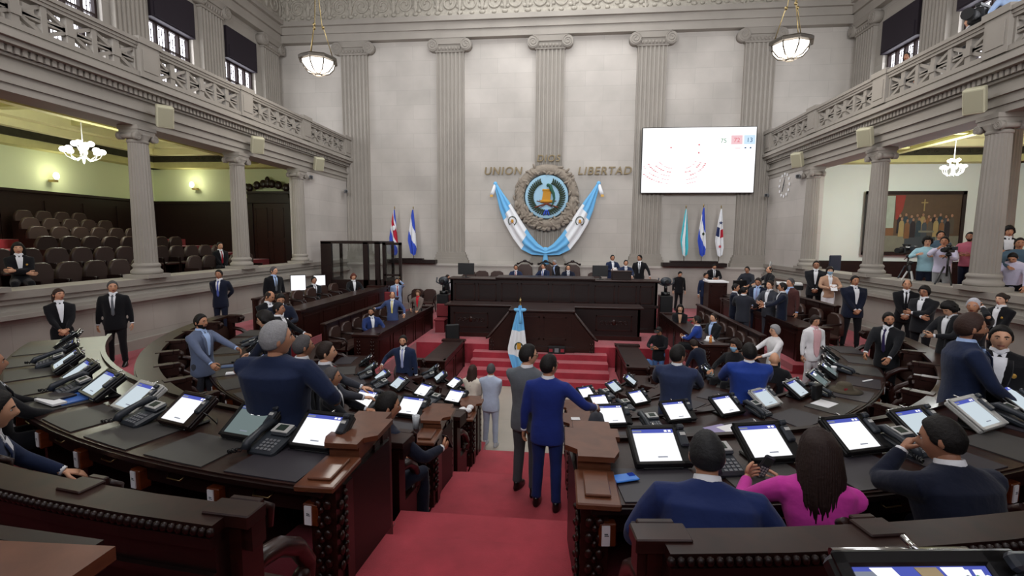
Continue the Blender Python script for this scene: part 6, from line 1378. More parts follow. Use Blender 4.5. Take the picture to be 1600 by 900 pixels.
def c_pan(t, u): return 3 if (.43 < t < .6 and u > .52) else 2 if (.40 < t < .58 and u <= .45) else 1
def c_costa(t, u): q = t+.55*(.5-u); return 0 if q < .1 else 1 if q < .24 else 2 if q < .55 else 1 if q < .68 else 0
pole_flag(-6.72, 20.75, 3.12, 5.35, c_costa, [M['royalf'], M['fwhite'], M['fred']], 'red, white and blue flag on the left shelf behind the glazed door', extras=[('oval_badge', lambda f, H: f.ell((0.0, -.12, H*.62), (.08, .015, .11), 10, 7), M['fwhite'])])
pole_flag(-5.88, 20.75, 3.12, 5.35, c_diag, [M['royalf'], M['fwhite']], 'deep blue and white flag on the left shelf, right of the red one')
pole_flag(5.72, 20.75, 3.2, 5.4, c_turq, [M['turq'], M['fwhite']], 'turquoise and white flag, leftmost of the three under the screen', .34)
pole_flag(6.42, 20.75, 3.2, 5.45, c_diag, [M['royalf'], M['fwhite']], 'deep blue and white flag in the middle of the three under the screen', .36, extras=[('printed_badge', lambda f, H: f.ell((0.0, -.11, H*.5), (.05, .012, .06), 10, 7), M['leafg'])])
def star(f, x, y, z, r):
    pts = [(x+(r if k % 2 == 0 else r*.4)*math.sin(PI*k/5), y, z+(r if k % 2 == 0 else r*.4)*math.cos(PI*k/5)) for k in range(10)]
    f.loft([pts, [(a, b+.02, c) for a, b, c in pts]], 0, False)
pole_flag(7.12, 20.75, 3.2, 5.4, c_pan, [M['royalf'], M['fwhite'], M['navyf'], M['fred']], 'white flag with blue and red quarters and stars, rightmost of the three under the screen', .36, extras=[('blue_star', lambda f, H: star(f, -.02, -.12, H*.72, .08), M['navyf']), ('red_star', lambda f, H: star(f, -.02, -.13, H*.28, .08), M['fred'])])
def c_gua(t, u): return 0 if t < .36 else 1 if t < .74 else 0
o = pole_flag(-.53, 13.55, 0.0, 2.25, c_gua, [M['sky'], M['fwhite']], 'blue and white flag with bow on a standing pole before the lectern', .62, big=1.4, group=None,
  extras=[('bow', lambda f, H: (f.ell((-.09, -.06, H-.18), (.1, .04, .05), 10, 6, rot=Matrix.Rotation(.15, 3, 'Y')), f.ell((.09, -.06, H-.18), (.1, .04, .05), 10, 6, rot=Matrix.Rotation(-.15, 3, 'Y')), f.tube([(0, -.06, H-.2), (.02, -.1, H-.55)], [.03, .045], 8)), M['sky']),
          ('printed_wreath', lambda f, H: [f.ell((-.02+.11*math.cos(R(-50+k*17)), -.14, H*.45+.12*math.sin(R(-50+k*17))), (.02, .01, .03), 6, 4) for k in range(16)] and None, M['leafg']), ('printed_scroll', lambda f, H: f.box(-.07, .04, -.15, -.13, H*.42, H*.5), M['scroll']),
          ('pole_base', lambda f, H: f.lathe([(.2, 0), (.2, .03), (.06, .08), (.03, .16)], 0, .03, 16), M['brass'])])

# ================================================================== LAMPS, SPEAKERS, CAMERAS, CLOCK
def pendant(x, y, z, label):
    o = thing('pendant_lamp', label, 'lamp', (x, y, z))
    f = MB(); f.lathe([(.10, -.26), (.3, -.2), (.43, -.05), (.47, .08)], n=8, smooth=False); f.build('glass_bowl', M['lampglass'], o)
    f = MB(); f.lathe([(.47, .06), (.56, .08), (.56, .15), (.5, .2), (.4, .2)], n=8, smooth=False)
    for k in range(8):
        a = 2*PI*k/8; c, s2 = math.cos(a), math.sin(a); f.tube([(.48*c, .48*s2, .1), (.45*c, .45*s2, -.05), (.31*c, .31*s2, -.21), (.1*c, .1*s2, -.28)], .02, 6)
    f.cyl(0, 0, -.32, -.26, .1, n=12); f.build('bronze_ring', mat('lamp_bronze', '4a443c', .4, .5, metal=.6) if 'lamp_bronze' not in bpy.data.materials else bpy.data.materials['lamp_bronze'], o)
    for k in range(3):
        a = 2*PI*k/3+.5; f = MB(); f.tube([(.42*math.cos(a), .42*math.sin(a), .18), (.2*math.cos(a), .2*math.sin(a), .95), (.13*math.cos(a), .13*math.sin(a), 1.1), (.05*math.cos(a), .05*math.sin(a), 2.0), (0, 0, 2.3)], .013, 6); f.ell((.16*math.cos(a), .16*math.sin(a), 1.05), (.045, .045, .05), 8, 6); f.build('hanging_rod', M['brass'], o)
    f = MB(); f.tube([(0, 0, 2.3), (0, 0, 15.2-z)], .016, 6); f.build('chain', M['brass'], o)
pendant(-6.55, 14.0, 9.1, 'octagonal glowing pendant lamp hanging on the left of the hall'); pendant(6.55, 14.0, 9.15, 'octagonal glowing pendant lamp hanging on the right of the hall')
def chandelier(x, y, z, label, k=1.0):
    o = thing('chandelier', label, 'chandelier', (x, y, z)); f = MB()
    f.tube([(0, 0, .2), (0, 0, 8.2-z)], .015, 6); f.lathe([(.02*k, .3*k), (.08*k, .15*k), (.04*k, 0), (.12*k, -.12*k), (.05*k, -.25*k), (.02*k, -.4*k)], n=10)
    for i in range(8):
        a = 2*PI*i/8; c, s2 = math.cos(a)*k, math.sin(a)*k; f.tube([(.05*c, .05*s2, -.1), (.25*c, .25*s2, -.22), (.48*c, .48*s2, -.12), (.55*c, .55*s2, .0)], .014, 6)
    for i in range(4):
        a = 2*PI*i/4; f.tube([(.1*math.cos(a), .1*math.sin(a), .05), (.25*math.cos(a)*k, .25*math.sin(a)*k, .2)], .012, 6)
    f.build('metal_arms', M['silver'], o)
    for i in range(8): a = 2*PI*i/8; f = MB(); f.ell((.55*k*math.cos(a), .55*k*math.sin(a), .06), (.12*k, .12*k, .1*k), 10, 8); f.build('glass_shade', M['bulb'], o)
    for i in range(4): a = 2*PI*i/4+.4; f = MB(); f.ell((.26*k*math.cos(a), .26*k*math.sin(a), .26), (.11*k, .11*k, .1*k), 10, 8); f.build('glass_shade', M['bulb'], o)
chandelier(-13.4, 13.1, 6.5, 'glowing many-armed chandelier in the left gallery', .78); chandelier(13.0, 17.0, 6.4, 'glowing chandelier in front of the painting in the right gallery', .5)
for y, l in ((15.9, 'left of the large column'), (18.9, 'between the large and middle columns')):
    o = thing('wall_sconce', 'glowing wall sconce in the left gallery, seen %s' % l, 'lamp', (-17.7 if y < 18 else -15.75, y if y < 18 else 20.3, 6.15 if y < 18 else 6.3)); f = MB(); f.ell((.16 if y < 18 else 0, 0 if y < 18 else -.16, .06), (.09, .09, .13)); f.build('glass_shade', M['sconce'], o); f = MB(); f.box(-.04, .18, -.12, .04, -.16, -.08); f.build('bracket', M['brass'], o)
for s, sn in ((-1, 'left'), (1, 'right')):
    for y, l in ((10.9, 'above the large column'), (14.4, 'above the middle column'), (18.2, 'above the last column near the back wall')):
        o = thing('wall_speaker', 'cream box loudspeaker on the %s entablature %s' % (sn, l), 'speaker', (s*8.85, y, 6.95)); o.rotation_euler = (R(22), 0, -s*R(48))
        f = MB(); f.box(-.17, .17, -.24, .0, -.26, .24, bev=.02); f.build('speaker_box', M['cream'], o)
        f = MB(); f.box(-.14, .14, -.25, -.24, -.22, .2, bev=.003); f.build('grille', mat('speaker_grille', 'a19d85', .7) if 'speaker_grille' not in bpy.data.materials else bpy.data.materials['speaker_grille'], o)
        f = MB(); f.box(-.03, .03, 0, .2, -.05, .05); f.build('bracket', M['grey'], o)
for x, y, z, l in ((-9.02, 17.95, 6.35, 'above the left carved door'), (-9.0, 20.9, 6.1, 'on the left pier beside the back wall'), (9.02, 18.5, 6.35, 'at the top of the right pier'), (8.95, 20.9, 5.9, 'on the right pier beside the back wall')):
    o = thing('security_camera', 'small dark security camera %s' % l, 'camera', (x, y, z), R(30 if x < 0 else -30)); f = MB(); f.box(-.07, .07, -.3, .05, -.06, .06, bev=.015); f.build('camera_body', M['grey'], o); f = MB(); f.tube([(0, -.3, 0), (0, -.33, 0)], .05, 10); f.build('lens', M['blackm'], o); f = MB(); f.tube([(0, 0, 0), (0, .1, .1)], .02, 6); f.build('bracket', M['grey'], o)
o = thing('wall_clock', 'ring of metal clock numerals with hands on the right stone pier', 'clock', (9.1, 19.75, 6.2))
f = MB()
for k in range(12):
    a = 2*PI*k/12; c = (0, .42*math.sin(a), .42*math.cos(a)); f.box(-.03, 0, c[1]-.03, c[1]+.03, c[2]-.05, c[2]+.05)
f.build('hour_marks', M['whitep'], o); f = MB(); f.tube([(-.04, 0, 0), (-.04, -.08, .3)], [.02, .01], 6); f.tube([(-.04, 0, 0), (-.04, .1, -.25)], [.02, .012], 6); f.build('hands', M['dgray'], o)
for x, y, z, l in ((9.02, 18.6, 2.3, 'right'),):
    o = thing('wall_handset', 'white coiled handset hanging by the right pier', 'phone', (x-.15, 20.0, 2.75)); f = MB(); f.tube([(0, 0, .3), (.05, 0, .45), (0, 0, .5), (-.04, 0, .3), (0, 0, -.1), (.02, 0, -.4)], [.02, .03, .03, .02, .015, .015], 8); f.build('handset', M['silver'], o)
# camera tripods in the right gallery
def tripod(x, y, zf, h, label, m='black', cam=True):
    o = thing('camera_tripod', label, 'tripod', (x, y, zf))
    for k in range(3): a = 2*PI*k/3+.4; f = MB(); f.tube([(.05*math.cos(a), .05*math.sin(a), h*.78), (.38*math.cos(a), .38*math.sin(a), 0)], [.022, .015], 6); f.build('leg', M[m], o)
    f = MB(); f.cyl(0, 0, h*.6, h, .022); f.ell((0, 0, h), (.06, .06, .05), 8, 6); f.build('centre_post', M['black'], o)
    f = MB(); f.tube([(0, 0, h), (.1, .3, h-.1)], .012, 6); f.build('pan_handle', M['black'], o)
def vcam(x, y, z, rz, label, big=1):
    c = thing('video_camera', label, 'camera', (x, y, z), R(rz), scale=big); f = MB(); f.box(-.08, .08, -.2, .2, -.08, .1, bev=.02); f.box(-.03, .03, -.15, .1, .14, .17); f.box(-.02, .02, -.14, -.1, .1, .15); f.box(-.02, .02, .05, .09, .1, .15); f.build('camera_body', M['black'], c)
    f = MB(); f.tube([(0, -.2, 0), (0, -.38, 0)], [.06, .07], 12); f.build('lens', M['blackm'], c); f = MB(); f.box(.09, .2, -.05, .08, 0, .12, bev=.01); f.build('viewfinder', M['dgray'], c)
tripod(9.45, 13.2, 2.55, 1.0, 'silver-legged tripod behind the right gallery ledge', 'silver'); tripod(9.4, 11.95, 2.55, 1.25, 'black tripod on the right gallery ledge beside the big column'); tripod(9.75, 13.75, 2.55, 1.15, 'black tripod with video camera at the left of the two camera men', 'dgray')
vcam(9.6, 13.6, 3.85, -65, 'black video camera aimed into the hall by the cameraman in cyan'); vcam(9.4, 11.95, 3.9, -60, 'small camera on the black tripod beside the big column', .7); vcam(10.1, 12.6, 9.15, -60, 'black camera gear held over the upper right balcony', 1.8)

# ================================================================== THINGS ON THE DESKS
rows['Z'] = (9.98, 10.62, 3.28, 2.55, 1.85, .0); rn['Z'] = 'front viewing'
desk('Z', -1, 3.3, 30, [8.5+5.5*k for k in range(4)], tags=False); desk('Z', 1, 5.4, 32, [9.5+5.5*k for k in range(4)], tags=False)
f = MB(); f.loft([[(px, py, z) for px, py in ((-.47, 1.0), (-.47, .80), (-.56, .80), (-.56, .70), (-.8, .70), (-.8, .6), (-2.0, .66), (-2.0, 1.1), (-1.2, 1.05), (-1.0, .98))] for z in (3.31, 3.345)], 0, False)
f.box(-1.0, -.5, .7, .96, 3.2, 3.31); tag(f.build('desk_cap_board', M['woodb']), 'stepped dark board on the end of the desk at the lower left corner', 'board')
f = MB(); f.box(-.54, -.37, .78, .9, 3.24, 3.28, bev=.01); f.box(-.54, -.40, .78, .9, 1.9, 3.24); tag(f.build('desk_end_post', M['wood']), 'small glossy post top beside the lower left corner board', 'post')
def terminal_proto(variant):
    t = thing('voting_terminal', 'terminal', 'terminal')
    scr = {'w': 'screen_w', 'g': 'screen_g', 'c': 'screen_c'}[variant[0]]; hm = {'b': 'black', 's': 'silver', 'r': 'wood'}[variant[1]]
    Q = Matrix.Translation((0, 0, .04)) @ Matrix.Rotation(R(-55), 4, 'X')     # leaning back, screen towards -y
    f = MB(Q)
    f.box(-.19, .23, .0, .05, 0, .32, bev=.012); f.box(-.19, .20, -.018, .0, 0, .03, bev=.006); f.box(-.19, .20, -.018, .0, .285, .32, bev=.006); f.box(-.19, -.16, -.018, 0, 0, .32, bev=.006); f.box(.145, .23, -.018, 0, 0, .32, bev=.006)
    f.build('housing', M[hm], t)
    f = MB(Q); f.box(-.16, .145, -.006, .0, .03, .285); o = f.build('screen', M[scr], t)
    f = MB(Q); f.box(-.16, .145, -.008, -.006, .255, .285, 0)
    if variant[0] == 'g': f.box(-.03, .06, -.010, -.008, .21, .265, 2)
    f.box(-.02, .05, -.008, -.006, .06, .068, 1); f.box(-.16, -.09, -.0085, -.008, .262, .276, 1); f.box(.08, .10, -.009, -.008, .262, .278, 2); f.box(.11, .13, -.009, -.008, .262, .278, 2)
    f.build('blue_bar', [M['screen_b'] if variant[0] != 'g' else M['navyscr'], M['screen_t'], M['screen_w']], o)
    f = MB(Q); f.box(.165, .225, -.045, -.01, .13, .26, bev=.01); f.box(.175, .215, -.048, -.045, .21, .235, 1); f.box(.17, .22, -.06, -.03, .26, .30, bev=.008); f.build('card_reader', [M['dgray'], M['silver']], t)
    f = MB(Q); f.tube([(-.17, .02, .325), (.15, .02, .325)], .012, 8); f.tube([(.02, .0, .32), (.02, .02, .36)], .007, 6); f.build('top_tube', M['chrome'] if variant[1] != 'r' else M['black'], t)
    f = MB(); f.box(-.14, .16, .01, .24, 0, .025, bev=.01); f.box(-.05, .07, .19, .23, .02, .12); f.build('stand', M['black'], t)
    f = MB(); f.tube([(.21, .12, .15), (.27, .15, .1), (.26, .22, .01), (.15, .3, .005)], .005, 6); f.build('cable', M['black'], t)
    return t
def phone_proto(far=False):
    t = thing('desk_phone', 'phone', 'phone'); Q = Matrix.Rotation(R(16), 4, 'X')
    f = MB(Q); f.box(-.10, .11, -.13, .11, .0, .05, bev=.015); f.box(-.03, .11, .02, .12, .045, .075, bev=.012); f.build('base', M['dgray'], t)
    f = MB(Q); f.tube([(-.085, -.14, .055), (-.085, -.11, .085), (-.085, 0, .092), (-.085, .1, .09), (-.085, .13, .06)], [.028, .03, .022, .03, .028], 10); f.build('handset', M['dgray'], t)
    f = MB(Q); f.box(-.03, .10, .03, .115, .072, .082, bev=.004); f.box(.0, .07, .045, .1, .082, .084, 1); f.build('display', [M['silver'], M['lcd']], t)
    f = MB(Q)
    for r_ in range(4):
        for c_ in range(4): f.box(-.025+.03*c_, -.005+.03*c_, -.115+.028*r_, -.097+.028*r_, .05, .055)
    f.build('keypad', M['grey'], t)
    f = MB(); pts = []
    for k in range(40): a = k*1.3; pts.append((-.1-.05*math.sin(k/39*PI)+.012*math.cos(a), -.13-.06*math.sin(k/39*PI)-.001*k, .02+.012*math.sin(a)))
    f.tube(pts, .004, 4); f.build('coiled_cord', M['black'], t)
    return t
TP = {v: terminal_proto(v) for v in ('wb', 'gb', 'cb', 'cs', 'wr')}; PP = phone_proto(); used_t = set()
def place(proto, key, loc, rz, label, group):
    if key not in used_t:
        used_t.add(key); proto.location = loc; proto.rotation_euler = (0, 0, rz); proto['label'] = label; proto['group'] = group; return proto
    return dup(proto, loc, rz, label, group)
ordn = ['first', 'second', 'third', 'fourth', 'fifth', 'sixth', 'seventh', 'eighth', 'ninth', 'tenth']
TS = {('A', -1): [(8, 'wb'), (12.4, 'gb'), (17.4, 'wr'), (22.3, 'cs'), (27.4, 'cb'), (32.4, 'cb'), (37.5, 'cb'), (43, 'gb'), (48.5, 'gb')],
 ('A', 1): [(9.2, 'wb'), (14.8, 'wb'), (20, 'wb'), (24.8, 'cb'), (30, 'cs'), (35.5, 'cb'), (41, 'cb')],
 ('B', -1): [(12.8, 'wb'), (20.0, 'wb'), (27, 'gb'), (44, 'cb'), (51, 'cb'), (58, 'gb'), (66, 'gb'), (74, 'gb')],
 ('B', 1): [(13, 'wb'), (21.6, 'wb'), (29.2, 'wb'), (36.5, 'cs'), (44.5, 'cb'), (52.5, 'gb'), (59.5, 'gb'), (66.5, 'gb'), (74, 'gb')],
 ('C', -1): [(20.5, 'wb'), (32, 'wb'), (43.5, 'cb'), (54, 'cb'), (65, 'gb'), (76, 'gb')], ('C', 1): [(22.8, 'wb'), (35.2, 'wb'), (62, 'gb'), (76, 'gb')],
 ('D', -1): [(48, 'wb'), (64, 'cb'), (80, 'gb')], ('D', 1): [(34, 'wb'), (54, 'cb'), (71, 'cb')]}
PH = {('A', -1): [10.2, 19.9, 29.9, 40.3], ('A', 1): [11.9, 22.5, 32.8], ('B', -1): [16.4, 54, 70], ('B', 1): [17.3, 33, 48.5, 64], ('C', -1): [26.3, 49, 60], ('C', 1): [29, 70], ('D', -1): [72], ('D', 1): [44]}
scl = {'A': .93, 'B': .93, 'C': .9, 'D': .88}
for (row, s), L in TS.items():
    r0, r1, zt, zf, zi, dr = rows[row]; fl = flare(dr); sn = 'left' if s < 0 else 'right'
    for i, (t, v) in enumerate(L):
        p = P3(r0+{'A': .48, 'B': .24, 'C': .16, 'D': .24}[row]+fl(t), s*t, zt)
        desc = {'wb': 'black terminal with glowing white screen', 'gb': 'black terminal with dim grey screen', 'cb': 'black terminal with pale blue screen', 'cs': 'silver-framed terminal with pale screen', 'wr': 'wood-framed terminal with white screen'}[v]
        o = place(TP[v], v, p, R(s*t), '%s, %s from the aisle on the %s %s desk' % (desc, ordn[i], sn, rn[row]), 'voting terminals on the %s %s desk' % (sn, rn[row])); o.scale = (scl[row],)*3
    for i, t in enumerate(PH[(row, s)]):
        p = P3(r0+{'A': .46, 'B': .26, 'C': .2, 'D': .26}[row]+fl(t), s*t, zt+.025); o = place(PP, 'phone', p, R(s*t), 'grey desk phone, %s from the aisle on the %s %s desk' % (ordn[i], sn, rn[row]), 'desk phones on the %s %s desk' % (sn, rn[row]))
        if row in 'AB': o.scale = (1.08,)*3
# leather mats
for row, s, ts in [('A', -1, slotA), ('A', 1, slotA), ('B', -1, slotB), ('B', 1, slotB), ('C', -1, slotC), ('C', 1, slotC)]:
    r0, r1, zt, zf, zi, dr = rows[row]; fl = flare(dr); sn = 'left' if s < 0 else 'right'
    for i, t in enumerate(ts):
        hw = math.degrees((.27 if row == 'A' else .30)/r1)
        f = MB(); f.arc({'A': r0+.45, 'B': r0+.36, 'C': r0+.3}[row], r1-.02, zt, zt+.008, s*(t-hw), s*(t+hw), seg=3, fl=(lambda q, c=fl(t): c))
        m = M['mat_d'] if i % 3 != 1 else M['mat_g']
        if s < 0 and row in 'AB': m = M['mat_g'] if i > 0 else M['mat_d']
        tag(f.build('desk_mat', m), 'dark leather writing mat, %s from the aisle on the %s %s desk' % (ordn[i], sn, rn[row]), 'mat', 'writing mats on the %s %s desk' % (sn, rn[row]))
# the viewer's own terminal at the lower right corner
v = terminal_proto('wb'); v.location = (1.32, .74, 3.30); v.rotation_euler = (0, 0, R(7)); v.scale = (.86,)*3
tag(v, 'large black terminal in the lower right foreground with colourful blue screen', 'terminal')
for ch in v.children:
    if ch.name.startswith('screen'):
        ch.data = ch.data.copy(); ch.data.materials[0] = M['navyscr']
f = MB(Matrix.Translation((0, 0, .04)) @ Matrix.Rotation(R(-55), 4, 'X'))
for a, b, c in ((-.12, -.07, 0), (-.02, .02, 1), (.04, .07, 0)): f.add([(a, -.010, .283), (a+.05, -.010, .283), (b+.045, -.010, .2), (b, -.010, .2), (a, -.008, .283), (a+.05, -.008, .283), (b+.045, -.008, .2), (b, -.008, .2)], [(0, 1, 2, 3), (7, 6, 5, 4), (0, 3, 7, 4), (1, 5, 6, 2)], c)
for k, c in ((0, 2), (1, 3), (2, 0)): f.ell((.09+.022*k, -.010, .255), (.009, .002, .012), 8, 5, c)
f.build('screen_picture', [M['screen_w'], mat('screen_sand', 'c8b48c', .7), M['screen_t'], M['scr_green']], v)
f = MB(); f.tube([(1.0, .98, 3.2), (1.0, .95, 3.3), (1.04, .93, 3.36), (1.1, .93, 3.34), (1.13, .95, 3.26), (1.14, .98, 3.2)], .005, 8); tag(f.build('audio_cable', M['black']), 'black cable looping up beside the foreground terminal', 'cable')
f = MB(); f.tube([(1.12, .9, 3.2), (1.13, .9, 3.34), (1.2, .95, 3.44)], .006, 8); f.tube([(1.2, .95, 3.44), (1.23, .97, 3.455)], .012, 8); tag(f.build('desk_microphone', M['black']), 'thin black microphone arm left of the foreground terminal', 'microphone')
f = MB(); f.tube([(-.93, .95, 3.2), (-.95, .93, 3.35), (-.9, .95, 3.5)], .007, 8); tag(f.build('audio_cable', M['black']), 'black cable loop at the far left edge of the foreground', 'cable')

def item(name, label, cat, fn, mats, loc, rz=0, group=None):
    f = MB(Matrix.Translation(loc) @ Matrix.Rotation(R(rz), 4, 'Z')); fn(f); return tag(f.build(name, mats), label, cat, group)
cup = lambda f: f.lathe([(.028, 0), (.04, .12), (.044, .122), (.044, .13), (.038, .145), (.0, .147)], n=14)
item('coffee_cup', 'white paper coffee cup with lid on the left second desk', 'cup', cup, M['whitep'], P3(5.66, -16.4, 1.9))
item('plastic_cup', 'clear pale plastic cup beside the phone held over the left second desk', 'cup', lambda f: f.lathe([(.032, 0), (.045, .15), (.043, .15), (.03, .004)], n=14), mat('frosted_plastic', 'b8bcc0', .3), P3(5.85, -10.2, 1.9))
def crumple(f):
    r3 = random.Random(4)
    for k in range(7): f.ell((r3.uniform(-.08, .08), r3.uniform(-.06, .06), .05+r3.uniform(0, .05)), (.06, .05, .04), 7, 5)
item('paper_bag', 'crumpled white plastic bag on the end of the left third desk', 'bag', crumple, M['whitep'], P3(3.75, -13.5, 1.3))
item('blue_folder', 'bright blue folder lying on the nearest left desk', 'folder', lambda f: (f.box(-.24, .22, -.14, .14, 0, .012), f.box(-.12, .22, -.2, -.1, .012, .03, 1)), [M['bluef'], M['whitep']], P3(8.12, -28.6, 2.61), -20)
item('notebook', 'closed dark notebook on top of the blue folder', 'notebook', lambda f: f.box(-.13, .13, -.09, .09, 0, .02, bev=.004), M['mat_d'], P3(8.2, -28.9, 2.625), -10)
item('mobile_phone', 'bright blue mobile phone case lying near the right aisle end', 'phone', lambda f: (f.box(-.08, .08, -.045, .045, 0, .012, bev=.005), f.box(.03, .07, .0, .035, .012, .016, 1)), [mat('blue_case', '3d7fd8', .35), M['navyscr']], P3(8.15, 7.2, 2.615), 22)
item('note_card', 'small white card on the cap board of the right second desk end', 'card', lambda f: f.box(-.05, .05, -.04, .04, 0, .003), M['whitep'], (.80, 5.42, 2.03), 5)
item('wrist_bag', 'dark grey soft bag leaning at the aisle end of the right second desk', 'bag', lambda f: f.loft([[(w*math.cos(a), l*math.sin(a), z) for a in [2*PI*k/14 for k in range(14)]] for z, w, l in ((0, .08, .13), (.1, .1, .15), (.2, .07, .12), (.24, .02, .05))]), mat('grey_cloth_bag', '34363f', .8), P3(5.72, 10.4, 1.9), -15)
item('lilac_papers', 'lilac papers spread on the right second desk', 'paper', lambda f: (f.box(-.15, .15, -.12, .12, 0, .006), f.box(.0, .28, -.16, .06, .006, .012, 1)), [M['violetp'], M['whitep']], P3(5.95, 24.5, 1.91), 30)
item('white_paper', 'single white sheet on the right second desk before the hat', 'paper', lambda f: f.box(-.15, .15, -.11, .11, 0, .004), M['whitep'], P3(6.0, 44, 1.91), 40)
item('felt_hat', 'brown felt hat with wide brim on the right second desk', 'hat', lambda f: (f.lathe([(.22, .0), (.23, .006), (.13, .02), (.11, .03), (.10, .09), (.07, .12), (.0, .115)], n=24), f.box(-.06, -.01, -.105, -.1, .03, .06, 1)), [mat('olive_brown_felt', '4a4234', .95), M['redlamp']], P3(6.02, 52.5, 1.91))
item('black_case', 'upright black box with light edges on the right second desk', 'case', lambda f: f.box(-.1, .1, -.03, .03, 0, .2, bev=.008), M['blackm'], P3(5.85, 45.5, 1.91), 40)
item('paper_cup', 'small white cup on the far part of the right second desk', 'cup', cup, M['whitep'], P3(5.8, 61, 1.91))
item('paper_cup', 'white bowl-like cup beyond the felt hat on the right second desk', 'cup', lambda f: f.ell((0, 0, .04), (.06, .06, .045), 12, 8), M['whitep'], P3(5.9, 64.5, 1.91))
item('white_remote', 'thin white stick on a mat at the far right second desk', 'remote', lambda f: f.box(-.12, .12, -.012, .012, 0, .012), M['whitep'], P3(6.25, 60, 1.915), 30)
item('juice_bottle', 'orange drink bottle with red cap on the right side desk', 'bottle', lambda f: (f.lathe([(.035, 0), (.04, .02), (.03, .08), (.04, .13), (.02, .18)], n=14, mi=0), f.cyl(0, 0, .18, .205, .018, mi=1)), [mat('orange_drink', 'd08848', .3), mat('red_cap', 'c83028', .4)], (4.2, 11.75, 1.62))
item('sun_hat', 'white sun hat lying on the right side desk', 'hat', lambda f: f.lathe([(.14, 0), (.09, .03), (.08, .1), (.0, .12)], n=18), M['whitep'], (4.28, 12.1, 1.62))
item('green_sheet', 'pale green sheet lying on the bench beside the right second row', 'paper', lambda f: f.box(-.25, .25, -.1, .1, 0, .004), M['greenp'], P3(6.75, 55, 1.62), 50)
item('green_sheet', 'pale green papers on the bench left of the nearest grey terminal', 'paper', lambda f: (f.box(-.2, .2, -.12, .12, 0, .01), f.box(-.1, .15, -.08, .1, .01, .03)), M['greenp'], P3(6.75, -33, 1.62), -30)
item('white_booklet', 'long white booklet on the left second desk by the man in the grey-blue blazer', 'booklet', lambda f: f.box(-.22, .22, -.06, .06, 0, .02), M['whitep'], P3(5.95, -49, 1.91), 30)
item('white_booklet', 'blue-grey document lying on the desk behind the white booklet', 'booklet', lambda f: f.box(-.22, .22, -.08, .08, 0, .015), mat('slate_paper', '54688c', .7), P3(6.0, -54, 1.91), 30)
item('blue_bag', 'blue bag hanging beside the jeans of the person in a black cap', 'bag', lambda f: f.loft([[(w*math.cos(a), w*.5*math.sin(a), z) for a in [2*PI*k/12 for k in range(12)]] for z, w in ((0, .1), (.15, .16), (.35, .12), (.4, .03))]), M['c_denim'], (3.05, 13.35, .4))
item('office_chair', 'tall black office chair at the well end of the left short desk', 'chair', lambda f: (f.box(-.22, .22, .1, .18, .5, 1.2, bev=.06), f.box(-.24, .24, -.3, .15, .42, .52, bev=.04), f.cyl(0, -.05, .06, .45, .04), f.box(-.28, .28, -.08, -.02, .02, .07), f.box(-.03, .03, -.32, .24, .02, .07)), M['blackm'], (-2.62, 14.2, .26), 25)
item('red_seat', 'red upholstered chair back behind the woman in taupe', 'chair', lambda f: (f.box(-.2, .2, 0, .07, .5, .95, bev=.04), f.box(-.2, .2, -.4, .05, .4, .48, bev=.04), f.box(-.16, .16, -.35, .04, 0, .4)), mat('red_upholstery', '6a1820', .8), (-3.5, 16.3, .85), 0)
item('red_seat', 'red upholstered chair back beside the man with yellow tie', 'chair', lambda f: (f.box(-.2, .2, 0, .07, .5, .95, bev=.04), f.box(-.2, .2, -.4, .05, .4, .48, bev=.04), f.box(-.16, .16, -.35, .04, 0, .4)), mat('red_upholstery_b', '6a1820', .8), (-5.5, 16.6, 1.2), 0)

# ================================================================== LIGHT
def area(name, loc, rot, sx, sy, w, col=(1, 1, 1), spread=180):
    l = bpy.data.lights.new(name, 'AREA'); l.shape = 'RECTANGLE'; l.size = sx; l.size_y = sy; l.energy = w; l.color = col; l.spread = R(spread)
    o = bpy.data.objects.new(name, l); COL.objects.link(o); o.location = loc; o.rotation_euler = rot; return o
def point(name, loc, w, col=(1, 1, 1), r=.3):
    l = bpy.data.lights.new(name, 'POINT'); l.energy = w; l.color = col; l.shadow_soft_size = r
    o = bpy.data.objects.new(name, l); COL.objects.link(o); o.location = loc; return o
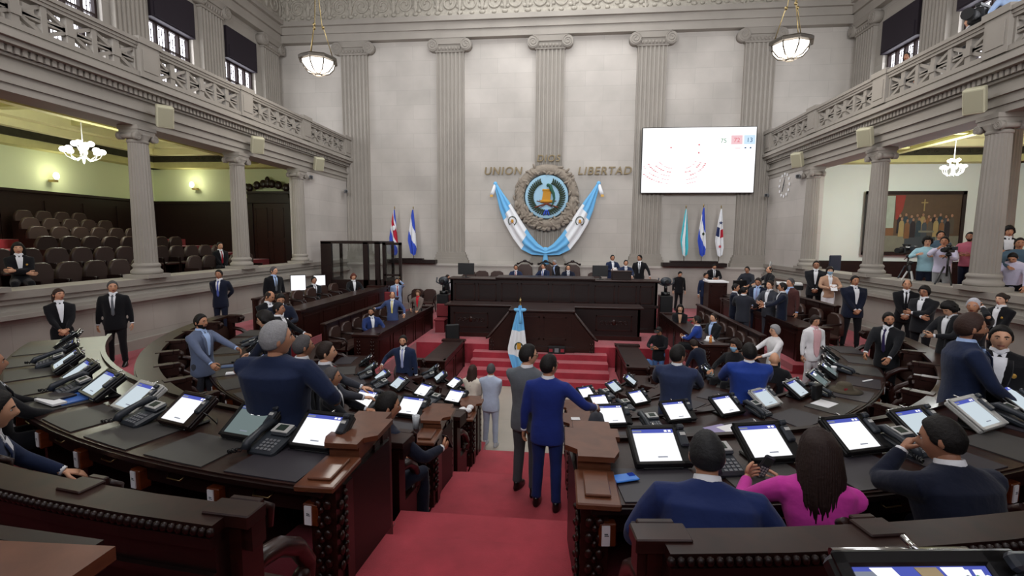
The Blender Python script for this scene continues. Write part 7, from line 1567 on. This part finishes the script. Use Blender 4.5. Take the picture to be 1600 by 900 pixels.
# unseen ceiling fill added to light the hall, then daylight at the upper windows
area('ceiling_daylight', (0, 16.3, 15.1), (0, 0, 0), 9, 9, 850, (.98, .99, 1), 165)
for x in (-6, 0, 6): area('entrance_window_daylight', (x, -3.7, 10.2), (R(91), 0, 0), 3.6, 4.6, 310, (.97, .985, 1), 95)  # frontal fill added to brighten the back wall
area('ceiling_daylight_front', (0, 3, 15.1), (0, 0, 0), 6, 6, 200, (1, .985, .97), 120)  # second added ceiling fill, over the near rows
for s in (-1, 1):
    for yc in (5.0, 8.4, 11.85, 15.2, 18.6): area('window_daylight', (s*12.2, yc, 9.4), (0, s*PI/2, 0), 2.7, 1.7, 70, (.93, .95, 1))
for x in (-6.55, 6.55):
    point('pendant_light', (x, 14, 8.55), 110, (1, .95, .88), .3); point('pendant_light', (x, 6, 8.55), 30, (1, .95, .88), .3)
point('chandelier_light', (-13.4, 13.1, 6.0), 230, (.96, 1, .82), .5); point('chandelier_light', (13.0, 16.2, 6.0), 430, (.96, 1, 1), .5); point('chandelier_light', (13.0, 8.0, 6.0), 140, (1, 1, .95), .5); point('chandelier_light', (-13.4, 6.0, 6.2), 160, (.96, 1, .78), .5)
for p in ((-17.2, 15.9, 6.3), (-15.75, 19.85, 6.45)): point('sconce_light', p, 22, (1, .97, .72), .15)
w = bpy.data.worlds.new('World'); bpy.context.scene.world = w; w.use_nodes = True
w.node_tree.nodes['Background'].inputs[0].default_value = (.8, .85, 1, 1); w.node_tree.nodes['Background'].inputs[1].default_value = .6

# ================================================================== CAMERA
cam = bpy.data.cameras.new('camera'); co = bpy.data.objects.new('camera', cam); COL.objects.link(co)
cam.sensor_width = 36; cam.lens = 751.6/1600*36; cam.clip_start = .05; cam.clip_end = 200
RT = ((0.99482189, -0.01750363, 0.10011509), (0.10138406, 0.10191073, -0.9896138), (0.00711903, 0.99463955, 0.10315762))
m4 = Matrix([[*RT[0], .6], [*RT[1], 0], [*RT[2], 4.1], [0, 0, 0, 1]]); co.matrix_world = m4
bpy.context.scene.camera = co
vs = bpy.context.scene.view_settings; vs.view_transform = 'Standard'; vs.look = 'None'; vs.exposure = 0; vs.gamma = 1
try: vs.use_curve_mapping = False
except Exception: pass
